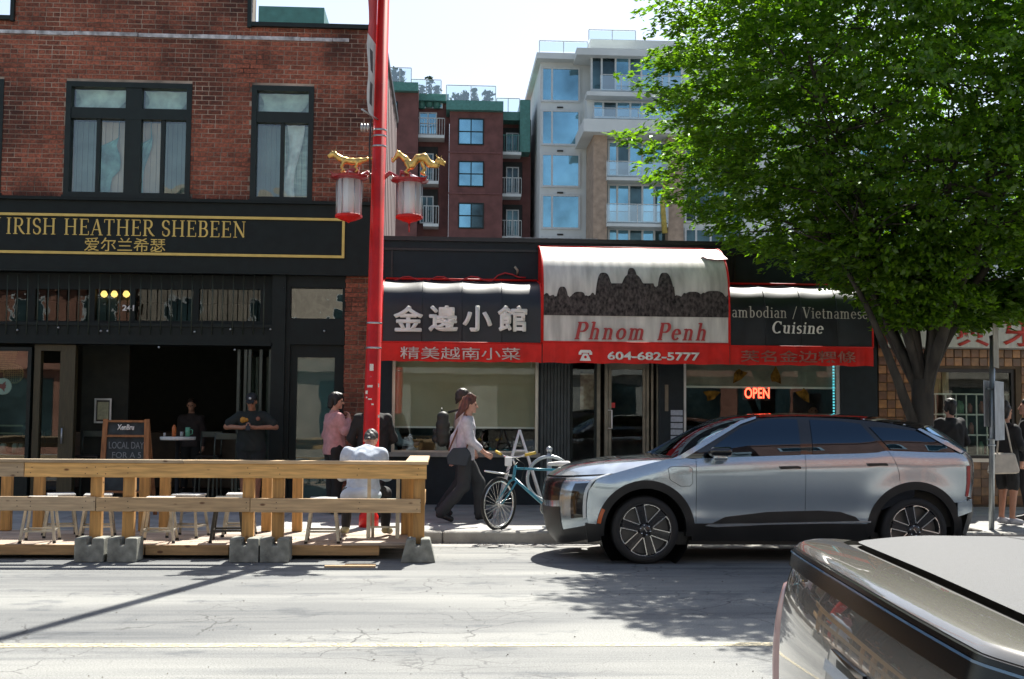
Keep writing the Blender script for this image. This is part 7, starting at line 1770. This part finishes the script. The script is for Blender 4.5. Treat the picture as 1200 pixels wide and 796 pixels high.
# ============================================================ red lamp standard with lanterns and gilded beasts
M_red = mat('red_enamel', (.58, .014, .011), .42, var=.16, scale=3, spec=.3); speckle(M_red, (.55, .42, .38), .665, 14)
M_dred = mat('dark_red_enamel', (.34, .012, .016), .3, var=.12, coat=.4)
M_gild = mat('gilding', (.66, .43, .13), .34, metal=.75, var=.2, scale=14)
YP = 15.72
pb = P(432, 614, YP); pt_ = P(449.5, 0, YP); dirp = (pt_-pb).normalized(); pb = pb+dirp*(SW-pb.z)
lamp = thing('lamp_standard', 'tall red lamp standard with two hanging lanterns and gold beasts on its arms', 'lamp post', (pb.x, YP, SW))
def pp(z): return pb+dirp*((z-pb.z)/dirp.z)
mb = MB(); mb.tube([pp(SW), pp(.3), pp(.32), pp(10.0)], [.13, .125, .108, .066], 20); mb.build('pole', M_red, lamp)
# rust spots, stickers, bands
for py in (153, 160, 172, 379, 408): z = P(440, py, YP).z; p = pp(z); r_ = .108-.042*(z/10)+.006; MB().tube([p-dirp*.012, p+dirp*.012], r_, 18).build('clamp_band', M_steel, lamp)
for px, py, w_, h_ in ((436, 431, .05, .09), (434, 453, .07, .03), (430, 460, .03, .045), (434, 468, .05, .02), (444, 452, .015, .05), (430, 466, .02, .02), (437, 474, .03, .02), (444, 488, .02, .04)):
    c = P(px, py, YP); z = c.z; p = pp(z); r_ = .108-.042*(z/10)+.003; dx = max(-.9*r_, min(.9*r_, c.x-p.x)); y_ = -math.sqrt(max(0, r_*r_-dx*dx))
    vs = []; n_ = 4
    for i in range(n_+1):
        d = dx-w_/2+w_*i/n_; d = max(-.98*r_, min(.98*r_, d)); yy = -math.sqrt(r_*r_-d*d); vs += [(p.x+d, YP+yy, z-h_/2), (p.x+d, YP+yy, z+h_/2)]
    MB().add(vs, [(2*i, 2*i+2, 2*i+3, 2*i+1) for i in range(n_)]).build('sticker', mat('worn_sticker', (.5, .47, .42), .7, col2=(.75, .72, .68), scale=60), lamp)
def lantern(px, ptop, pbot, side):
    c = P(px, (ptop+pbot)/2, YP); x = c.x; zt, zb = P(px, ptop+7, YP).z, P(px, pbot-9, YP).z; k = Vector((x, YP, 0))
    b = MB(); R0 = .165
    pr = [(.05, zt+.115), (.10, zt+.09), (.235, zt+.035), (.25, zt+.045), (.245, zt+.02), (R0, zt), (0, zt-.004)][::-1]
    b.lathe([(r, z) for r, z in pr], k, 12, smooth=False); roof = b.build('lantern_roof', M_dred, lamp, recalc=True)
    for i in range(6):
        a = R(60*i+30); q = k+Vector((.24*math.cos(a), .24*math.sin(a), zt+.05)); MB().tube([k+Vector((.16*math.cos(a), .16*math.sin(a), zt+.06)), q, q+Vector((.03*math.cos(a), .03*math.sin(a), .03))], [.012, .014, .005], 6).build('roof_horn', M_dred, roof)
    MB().lathe([(R0-.01, zb), (R0-.01, zt)], k, 12, smooth=False, cap=False).build('lantern_glass', glass('lantern_glass', (.8, .82, .82), .06, body=(.85, .86, .85), bodyfac=.3), lamp)
    MB().lathe([(.075, zb+.01), (.075, zt-.01)], k, 16).build('lantern_core', mat('opal_tube', (.88, .87, .82), .4), lamp)
    mb = MB()
    for i in range(6): a = R(60*i); q = Vector((R0*math.cos(a), R0*math.sin(a), 0)); mb.tube([k+q+Vector((0, 0, zb)), k+q+Vector((0, 0, zt))], .006, 5)
    mb.build('lantern_bars', M_steel, lamp)
    MB().lathe([(0, zb-.11), (.03, zb-.09), (.10, zb-.07), (R0+.015, zb-.035), (R0+.015, zb-.005), (R0-.02, zb+.012)], k, 12, smooth=False).build('lantern_base', M_red, lamp)
    if side > 0: MB().tube([k+Vector((0, 0, zb-.1)), k+Vector((0, 0, zb-.22))], .012, 6).build('tassel', M_dred, lamp)
    # scrolled arm
    pz = P(440, 213, YP).z; p = pp(pz); top = k+Vector((0, 0, zt+.12))
    MB().tube([p, p+Vector((side*.15, 0, .12)), p+Vector((side*.28, 0, .05)), top+Vector((-side*.12, 0, .03)), top, top+Vector((0, 0, -.04))], [.035, .03, .03, .028, .03, .025], 10).build('arm', M_dred, lamp)
    return top
tl = lantern(409, 204, 261, -1); tr_ = lantern(480, 208, 262, 1)
def beast(cx_, cz, s, side, curl):
    S = SDF(.018); y = YP
    def q(a, b, c=0.): return (cx_+side*a*s, y+c*s, cz+b*s)
    # body: arched, head at the outer end, tail towards the pole
    if curl: body = [q(-.36, .06), q(-.26, .2), q(-.14, .1), q(-.03, -.02), q(.08, .12), q(.2, .14), q(.3, .02), q(.42, .0)]; rs = [.022, .035, .045, .05, .055, .055, .05, .045]
    else: body = [q(-.42, .12), q(-.3, .1), q(-.16, .06), q(0, .05), q(.14, .07), q(.26, .12), q(.34, .18)]; rs = [.018, .03, .055, .055, .055, .05, .045]
    S.chain(body, [r*s*1.25 for r in rs], .02)
    hx, hz = (.47, .08) if curl else (.38, .2)
    S.ell(q(hx, hz), (.075*s, .06*s, .06*s)); S.cap(q(hx, hz-.01), q(hx+.1, hz-.03), .035*s, .024*s); S.cap(q(hx+.02, hz-.04), q(hx+.09, hz-.08), .018*s, .012*s)
    for c in (-.035, .035):
        S.cap(q(hx-.02, hz+.04, c), q(hx-.07, hz+.13, c*1.6), .013*s, .005*s, .006); S.cap(q(hx+.02, hz+.05, c), q(hx+.05, hz+.1, c*1.4), .012*s, .005*s, .006)
    for a, l in ((-.13, .2), (.16, .19)):
        for c in (-.05, .05): S.chain([q(a, .03, c), q(a+.05, -.07, c*1.2), q(a-.01, -.14, c*1.2), q(a+.05, -.17, c*1.2)], [.034*s, .024*s, .018*s, .018*s], .012)
    for i in range(7): b = body[min(i, len(body)-1)]; S.cap(Vector(b), Vector(b)+Vector((-side*.03*s, 0, .085*s)), .018*s, .004*s, .008)
    S.build('gilded_beast', M_gild, lamp, .009)
beast(P(412, 195, YP).x, P(412, 195, YP).z+.03, .64, -1, False); beast(P(484, 196, YP).x, P(484, 196, YP).z+.03, .74, 1, True)
# grey insulator box and cable
c = P(429, 150, YP); mb = MB()
for i in range(4): mb.lathe([(.03, -.012), (.055, -.01), (.055, .01), (.03, .012)], c+Vector((-.06+i*.04, 0, 0)), 12, 'x')
mb.build('insulator', M_steel, lamp); mb = MB(); mb.tube([P(435, 140, YP-.1), P(433, 170, YP-.12), P(434, 215, YP-.1)], .012, 6).build('cable', M_black, lamp)
# banner seen nearly edge on
ban = thing('street_banner', 'narrow red and white street banner seen edge on beside the red pole', 'banner', (pp(6.5).x-.1, YP, 6))
vs = []; fs = []; n_ = 16; m_ = 6
za, zb = P(438, 142, YP).z, P(438, -60, YP).z
for i in range(n_+1):
    z = zb+(za-zb)*i/n_; p = pp(z)
    for j in range(m_+1): tt = j/m_; vs.append((p.x-.08-.05*tt-.03*math.sin(math.pi*i/n_)*tt-.012*math.sin(i*1.4)*tt, YP-.02-.5*tt, z))
for i in range(n_):
    for j in range(m_): a = i*(m_+1)+j; fs.append((a, a+1, a+m_+2, a+m_+1))
mb = MB(); mb.cs = True; mb.v = vs
for k_, f in enumerate(fs): i = k_//m_; mb.f.append(f); mb.mi.append(0 if i < 9 else (2 if (k_ % m_ in (2, 3) and (i*5) % 3) else 1)); mb.sm.append(True)
mb.build('cloth', [mat('banner_red', (.5, .03, .03), .7), mat('banner_white', (.6, .58, .55), .7), mat('banner_black', (.03, .03, .03), .7)], ban)
mb = MB()
for z in (za, zb): mb.tube([pp(z), (pp(z).x-.2, YP-.6, z)], .012, 6)
mb.build('bracket', M_steel, ban)
# ============================================================ bicycle chained to the ring stand
M_tealp = mat('teal_bike_paint', (.02, .21, .30), .3, coat=.6, var=.08)
M_chrome = mat('chrome', (.62, .62, .6), .2, metal=1.0, var=.03)
M_yel = mat('yellow_grip', (.62, .43, .06), .6)
YB_ = 15.45
hub = P(584.5, 594, YB_); WRd = .325; hub.z = SW+WRd
bike = thing('bicycle', 'teal bicycle with yellow grips and white saddle leaning at the ring stand behind the car', 'bicycle', (hub.x, YB_, SW))
def bwheel(c, yaw, tag_='wheel'):
    Mr = Matrix.Rotation(yaw, 3, 'Z'); n = 40; tn = []; rm = []
    for i in range(n): a = 2*math.pi*i/n; tn.append(c+Mr @ Vector((WRd*math.cos(a), 0, WRd*math.sin(a)))); rm.append(c+Mr @ Vector(((WRd-.035)*math.cos(a), 0, (WRd-.035)*math.sin(a))))
    w_ = MB().tube(tn, .019, 8, closed=True).build('wheel', M_rubber, bike); MB().tube(rm, .014, 6, closed=True).build('rim', M_chrome, w_)
    mb = MB()
    for i in range(28):
        a = 2*math.pi*i/28; o = .02*(1 if i % 2 else -1); mb.tube([c+Mr @ Vector((.018*math.cos(a+1), o, .018*math.sin(a+1))), rm[0]*0+c+Mr @ Vector(((WRd-.04)*math.cos(a), 0, (WRd-.04)*math.sin(a)))], .0028, 3, caps=False)
    mb.build('spokes', M_chrome, w_); mb = MB(); ax = Mr @ Vector((0, 1, 0)); mb.tube([c-ax*.05, c+ax*.05], .018, 8).build('hub', M_chrome, w_)
STEER = R(47)
bwheel(hub, STEER)
yB = YB_
def bpx(px, py, dy=0.): q = P(px, py, yB+dy); return q
ht, hb = bpx(604, 549), bpx(601.5, 560)
bb = Vector((hub.x+.62, yB, SW+.28)); st = Vector((hub.x+.78, yB, SW+.74)); rh = Vector((hub.x+1.04, yB, SW+WRd))
bwheel(rh, 0)
mb = MB(); mb.tube([ht+Vector((0, 0, .04)), hb-Vector((.0, 0, .03))], .022, 10); mb.tube([ht, Vector((st.x-.02, yB, ht.z-.02))], .016, 10); mb.tube([hb, bb], .02, 10); mb.tube([bb, st], .016, 10)
for o in (-.05, .05): mb.tube([bb, rh+Vector((0, o, 0))], .01, 8); mb.tube([st-Vector((0, 0, .06)), rh+Vector((0, o, 0))], .008, 8)
mb.build('frame', M_tealp, bike)
Ms = Matrix.Rotation(STEER, 3, 'Z'); mb = MB()
for o in (-.055, .055): mb.tube([hb-Vector((0, 0, .02)), hb+Ms @ Vector((-.0, o, -.05)), hub+Ms @ Vector((0, o, 0))], [.016, .014, .009], 8)
mb.build('fork', M_tealp, bike)
bc_ = ht+Vector((-.03, 0, .15)); ax = Ms @ Vector((0, 1, 0)); mb = MB(); mb.tube([ht, bc_], .014, 8); mb.tube([bc_-ax*.28+Vector((.02, 0, .05)), bc_-ax*.12+Vector((-.02, 0, .0)), bc_+Vector((-.04, 0, -.01)), bc_+ax*.12+Vector((-.02, 0, 0)), bc_+ax*.28+Vector((.02, 0, .05))], .012, 8)
hbar = mb.build('handlebar', M_chrome, bike)
for sg in (-1, 1): MB().tube([bc_+ax*sg*.2+Vector((.0, 0, .025)), bc_+ax*sg*.33+Vector((.03, 0, .06))], .019, 8).build('grip', M_yel, hbar)
q = bc_+Vector((-.06, -.03, -.06)); MB().bbox(q.x-.05, q.x+.04, q.y-.05, q.y, q.z-.06, q.z+.06, .01).build('front_lamp', M_white, bike)
a, b = bpx(568, 552, -.15), bpx(590, 555.5, .05); MB().tube([a, b, hb+Vector((0, 0, .02))], [.012, .014, .012], 8).build('front_carrier', M_chrome, bike)
mb = MB(); mb.tube([ht+Vector((.03, -.02, .08)), hub+Vector((.02, -.05, .34))], .004, 4); mb.tube([bc_, ht+Vector((.12, -.03, .05)), hb+Vector((.1, 0, -.05))], .004, 4).build('brake_cable', M_black, bike)
S = SDF(.02); s0 = st+Vector((.0, 0, .10)); S.cap(s0+Vector((-.14, 0, .0)), s0+Vector((.02, 0, .005)), .022, .035); S.cap(s0+Vector((.02, -.03, .005)), s0+Vector((.11, -.055, .005)), .03, .033); S.cap(s0+Vector((.02, .03, .005)), s0+Vector((.11, .055, .005)), .03, .033); S.build('saddle', mat('white_saddle', (.68, .66, .62), .5), bike, .008)
mb = MB(); mb.tube([st, s0], .013, 8); mb.lathe([(.02, 0), (.028, .02), (.02, .06)], s0+Vector((.04, 0, -.09)), 8); mb.build('seat_post', mat('rust_steel', (.25, .08, .05), .5), bike)
mb = MB(); mb.lathe([(.09, -.004), (.095, 0), (.09, .004)], bb+Vector((0, -.05, 0)), 24, 'y'); mb.tube([bb+Vector((0, -.06, 0)), bb+Vector((.1, -.07, -.13))], .01, 6); mb.obox(bb+Vector((.1, -.11, -.13)), (.045, 0, 0), (0, .04, 0), (0, 0, .01)); mb.build('crank', M_chrome, bike)
# ring stand
rk = P(643.5, 560, 15.75); xk = rk.x; zk = P(643, 561, 15.75).z
rack = thing('bicycle_stand', 'grey steel post and ring bicycle stand with a ball top', 'bike stand', (xk, 15.75, SW))
mb = MB(); mb.tube([(xk, 15.75, SW), (xk, 15.75, P(643, 531, 15.75).z)], .033, 14); mb.lathe([(.09, 0), (.09, .012), (.04, .02)], (xk, 15.75, SW), 14); mb.build('post', M_steel, rack)
MB().lathe([(.0, -.045), (.036, -.03), (.046, 0), (.034, .03), (.0, .045)], (xk, 15.75, P(643, 527, 15.75).z), 14).build('ball_cap', M_steel, rack)
MB().tube([(xk+.29*math.cos(2*math.pi*i/36), 15.75-.045, zk+.29*math.sin(2*math.pi*i/36)) for i in range(36)], .024, 10, closed=True).build('ring', M_steel, rack)
# folding A-frame stand
ya = 17.4; ap = P(609, 504, ya)
af = thing('sign_stand', 'bare white metal A frame stand on the pavement behind the bicycle', 'sign stand', (ap.x, ya, SW))
for sg in (-1, 1):
    mb = MB()
    for (px, py) in ((592, 562), (634, 584)):
        e = P(px, py, ya); k_ = (ap.z-SW)/(ap.z-e.z); foot = Vector((ap.x+(e.x-ap.x)*k_*.98, ya+sg*.02+sg*.22*1, SW)); mb.tube([ap+Vector((0, sg*.02, 0)), foot], .017, 8)
    h_ = ap.z-.28; mb.tube([(ap.x-.07, ya+sg*.07, ap.z-.3), (ap.x+.1, ya+sg*.07, ap.z-.3)], .014, 6); mb.build('frame_side', M_white, af)
# chalkboard
yk = 17.0; cb = thing('chalkboard', 'wooden framed chalkboard easel standing in the pub opening behind the fence', 'sign', (P(146, 560, yk).x, yk, SW))
A, B = P(121.5, 491, yk), P(175, 491, yk); x0c, x1c = A.x, B.x; zc1 = A.z; M_frw = wood('easel_wood', (.30, .13, .05), (10, 10, 2), knots=False)
lean = .10
def cbp(a, z): return Vector((a, yk-.0+lean*(zc1-z)/1.4*-1, z))
spread = .03
for x, s_ in ((x0c, -1), (x1c-.06, 1)):
    MB().bar(cbp(x+.03, zc1), cbp(x+.03+s_*spread, SW), .065, .035).build('leg', M_frw, cb); MB().bar((x+.03, yk+.04, zc1-.05), (x+.03+s_*spread, yk+.5, SW), .05, .03).build('rear_leg', M_frw, cb)
for z in (zc1-.03, P(146, 511, yk).z, SW+.36): MB().bar(cbp(x0c+.06, z), cbp(x1c-.06, z), .05, .03).build('cross_rail', M_frw, cb)
mb = MB(); mb.add([cbp(x0c+.03, SW+.38)+Vector((0, .015, 0)), cbp(x1c-.03, SW+.38)+Vector((0, .015, 0)), cbp(x1c-.05, zc1-.04)+Vector((0, .015, 0)), cbp(x0c+.05, zc1-.04)+Vector((0, .015, 0))], [(0,1,2,3)]); mb.build('board', mat('chalkboard_face', (.025, .035, .04), .7, var=.3, scale=6), cb)
M_chalk = mat('chalk', (.2, .22, .23), .9)
text_obj('XenBru', rc(137, 497.5, 157, 504, yk-.02), yk-.006, M_white, cb, bold=.03, shear=.1)
text_obj('LOCAL DAY', rc(127, 518, 168, 526, yk-.05), yk-.02, M_chalk, cb); text_obj('FOR A 5', rc(131, 530, 165, 537, yk-.05), yk-.03, M_chalk, cb)
# ============================================================ street sign post (right)
ys_ = 15.6; sp = P(1162, 622, ys_)
spt = thing('sign_post', 'galvanised street sign post with signs turned edge on at the right', 'sign post', (sp.x, ys_, SW))
zt_ = P(1163, 396, ys_).z
mb = MB(); mb.tube([(sp.x, ys_, SW), (P(1163, 396, ys_).x, ys_, zt_)], .036, 14); mb.build('post', M_steel, spt); MB().lathe([(.04, 0), (.04, .035), (0, .05)], (P(1163, 396, ys_).x, ys_, zt_-.01), 12).build('cap', M_black, spt)
def edge_sign(px0, px1, py0, py1, dy, nm, m, yaw=1):
    a = P(px0, (py0+py1)/2, ys_-dy*.5); b = P(px1, (py0+py1)/2, ys_+dy*.5); z1, z0 = P(px0, py0, ys_).z, P(px0, py1, ys_).z
    d = Vector((b.x-a.x, dy, 0)); c = (a+b)/2; c.z = (z0+z1)/2; n_ = Vector((-d.y, d.x, 0)).normalized()*.004
    MB().obox(c, d/2, n_, (0, 0, (z1-z0)/2)).build(nm, m, spt, bevel=.002)
M_sgn = mat('sign_back_grey', (.4, .44, .48), .4, metal=.4)
edge_sign(1166, 1176.5, 447, 516, .5, 'sign_plate', M_sgn); edge_sign(1164, 1170, 380, 431, .4, 'sign_plate', mat('old_plate', (.22, .2, .15), .6))
edge_sign(1153, 1160, 446, 500, .3, 'sign_plate', mat('white_plate', (.42, .43, .42), .5)); edge_sign(1153.6, 1157.5, 478, 490, .12, 'red_mark', M_redp)
for py in (456, 515, 522): z = P(1163, py, ys_).z; MB().tube([(sp.x-.055, ys_-.04, z), (sp.x+.055, ys_-.04, z)], .012, 6).build('clamp', M_steel, spt)
# ============================================================ pub furniture seen in the opening
tz = P(208, 512, 19.5).z; tx_ = P(208.5, 515, 19.5).x
tt = thing('high_table', 'round white topped high table inside the pub opening', 'table', (tx_, 19.5, SW))
MB().lathe([(0, tz-.055), (.27, tz-.05), (.275, tz-.04), (.28, tz), (0, tz+.002)], (tx_, 19.5, 0), 28).build('tabletop', mat('white_top', (.62, .62, .58), .5), tt); MB().lathe([(.22, SW), (.22, SW+.03), (.035, SW+.05), (.035, tz-.05)], (tx_, 19.5, 0), 16).build('pedestal', M_black, tt)
for px, nm, lab, col, r_, h in ((204, 'sauce_bottle', 'orange squeeze bottle on the high table', (.45, .12, .02), .035, .19), (220, 'mug', 'pale green mug on the high table', (.1, .32, .2), .04, .15), (213, 'glass_tumbler', 'small clear tumbler between the bottle and the mug', (.3, .33, .32), .028, .08), (193, 'salt_shaker', 'tiny pale shaker at the left rim of the high table', (.4, .4, .38), .02, .06)):
    x = P(px, 505, 19.45).x; t = thing(nm, lab, 'tableware', (x, 19.45, tz))
    pr = [(r_, 0), (r_, h*.75), (r_*.6, h*.9), (r_*.35, h)] if nm == 'sauce_bottle' else [(r_*.9, 0), (r_, h)]
    MB().lathe(pr, (x, 19.45, tz+.003), 14).build('body', mat(nm+'_mat', col, .4, coat=.2), t)
    if nm == 'mug': MB().tube([(x+.035, 19.45, tz+.12), (x+.075, 19.45, tz+.11), (x+.075, 19.45, tz+.05), (x+.035, 19.45, tz+.04)], .009, 6).build('handle', MAT['mug_mat'], t)
for px, y in ((262, 18.7), (60, 20.5), (105, 20.2), (245, 20.4)):
    x = P(px, 520, y).x; lab = {262: 'dark metal bar chair with a thin back left of the man in the cap', 60: 'dark bar chair behind the pub entrance door', 105: 'dark bar chair left of the chalkboard inside the pub', 245: 'dark bar chair behind the high table'}[px]
    t = thing('bar_chair', lab, 'chair', (x, y, SW)); 
    for a in (-.17, .17):
        for b in (-.17, .17): MB().bar((x+a*1.1, y+b*1.1, SW), (x+a, y+b, SW+.72), .025).build('leg', M_fold, t)
        MB().tube([(x+a, y+.17, SW+.72), (x+a, y+.19, SW+.95), (x+a, y+.24, SW+1.15)], .012, 6).build('back_post', M_fold, t)
    MB().bbox(x-.19, x+.19, y-.19, y+.19, SW+.72, SW+.75, .008).build('seat', M_black, t); MB().bbox(x-.17, x+.17, y+.22, y+.24, SW+1.05, SW+1.15, .006).build('back_rail', M_fold, t)
# framed paper on the pub back wall, shelves, bulbs
q0 = rc(111, 467, 131, 496, 20.6); t = thing('framed_notice', 'pale framed paper on the dark pub partition above the chalkboard', 'picture', ((q0[0]+q0[1])/2, 20.6, (q0[2]+q0[3])/2))
MB().frame(q0[0], q0[1], q0[2], q0[3], 20.57, 20.6, .03).build('frame', M_steel, t); MB().box(q0[0]+.05, q0[1]-.05, 20.585, 20.59, q0[2]+.06, q0[3]-.06).build('paper', mat('cream_paper', (.32, .32, .2), .8, var=.1, scale=30), t); box('mount', M_black, q0[0]+.02, q0[1]-.02, 20.592, 20.62, q0[2]+.02, q0[3]-.02, t)
box('partition', M_inside, P(95, 480, 20.65).x, P(150, 480, 20.65).x, 20.65, 20.75, SW, 3.6, pub)
bar_ = thing('bar_counter', 'dark bar counter and bottle shelves at the back of the pub room', 'bar', (-4.5, 24.3, SW))
MB().bbox(-8, -2.8, 23.6, 24.1, SW, 1.25, .02).build('counter', mat('bar_wood', (.05, .03, .018), .4, var=.2), bar_)
M_bulb = mat('warm_bulb', (1, .7, .3), .4, emit=(1, .58, .2), estr=1.1)
for k_, (px, py) in enumerate(((122, 345), (134, 345), (148, 345), (156, 345))):
    c = P(px, py, 20.6); t = thing('pendant_lamp', ['leftmost warm glass bulb behind the pub transom', 'second warm glass bulb behind the pub transom', 'third warm glass bulb, above the street number', 'rightmost warm glass bulb behind the pub transom'][k_], 'lamp', c, 'warm bulbs behind the transom')
    MB().lathe([(0, -.06), (.045, -.035), (.06, 0), (.04, .045), (.02, .06)], c, 12).build('bulb', M_bulb, t); MB().tube([c+Vector((0, 0, .06)), c+Vector((0, 0, .5))], .006, 5).build('cord', M_black, t)
# things in the left display window: woven baskets, a round tray, jars
tc_ = P(4, 453, 20.0); t = thing('round_tray', 'round white tray with a red star in the left pub window', 'tray', tc_); MB().lathe([(0, 0), (.13, 0), (.14, .012), (.13, .02)], tc_, 20, 'y').build('disc', M_white, t); star(tc_, .085, tc_.y-.03, t, 8, M_redp, 'red_star')
tc_ = P(16, 438, 20.3); t = thing('woven_hoop', 'woven straw hoop basket hanging in the left pub window', 'basket', tc_)
M_straw = mat('straw', (.34, .24, .1), .8, var=.2, scale=30); MB().tube([tc_+Vector((.16*math.cos(R(15*i)), 0, .16*math.sin(R(15*i)))) for i in range(24)], .014, 6, closed=True).build('hoop', M_straw, t)
mb = MB()
for i in range(-4, 5): l = math.sqrt(.155**2-(i*.035)**2); mb.box(tc_.x+i*.035-.006, tc_.x+i*.035+.006, tc_.y, tc_.y+.004, tc_.z-l, tc_.z+l); mb.box(tc_.x-l, tc_.x+l, tc_.y+.005, tc_.y+.009, tc_.z+i*.035-.006, tc_.z+i*.035+.006)
mb.build('weave', M_straw, t)
tc_ = P(8, 418, 20.5); t = thing('straw_mat', 'coarse straw mat hung high in the left pub window', 'mat', tc_); mb = MB()
for i in range(12): mb.box(tc_.x-.35, tc_.x+.2-i*.012, tc_.y, tc_.y+.01, tc_.z+.12-i*.035, tc_.z+.145-i*.035)
mb.build('slats', M_straw, t)
for k_, (px, c_) in enumerate(((4, (.4, .4, .36)), (18, (.35, .36, .33)), (25, (.2, .22, .2)))):
    p = P(px, 525, 20.1); t = thing('glass_jar', ['wide pale jar at the left end of the window shelf', 'slim pale jar in the middle of the window shelf', 'dim jar at the right end of the window shelf'][k_], 'jar', p); MB().lathe([(.055, -.08), (.055, .05), (.04, .06), (.04, .075)], p, 12).build('body', mat('jar_glass_%d' % k_, c_, .3), t)
for py in (499, 508): p = P(15, py, 20.05); box('window_shelf', mat('pale_shelf', (.26, .24, .14), .6), p.x-.6, p.x+.18, 20.0, 20.25, p.z-.012, p.z+.012, pub)
# round table and seat in the diner window
p = P(495, 512, 20.8); t = thing('cafe_table', 'brown wooden table inside the diner window under the blind', 'table', (p.x, 20.8, SW)); MB().bbox(p.x-.55, p.x+.35, 20.5, 21.1, 1.22, 1.26, .01).build('tabletop', mat('cafe_wood', (.16, .1, .05), .5), t); MB().bbox(p.x-.1, p.x+.25, 20.7, 20.9, SW, 1.22, .01).build('pedestal', MAT['cafe_wood'], t)
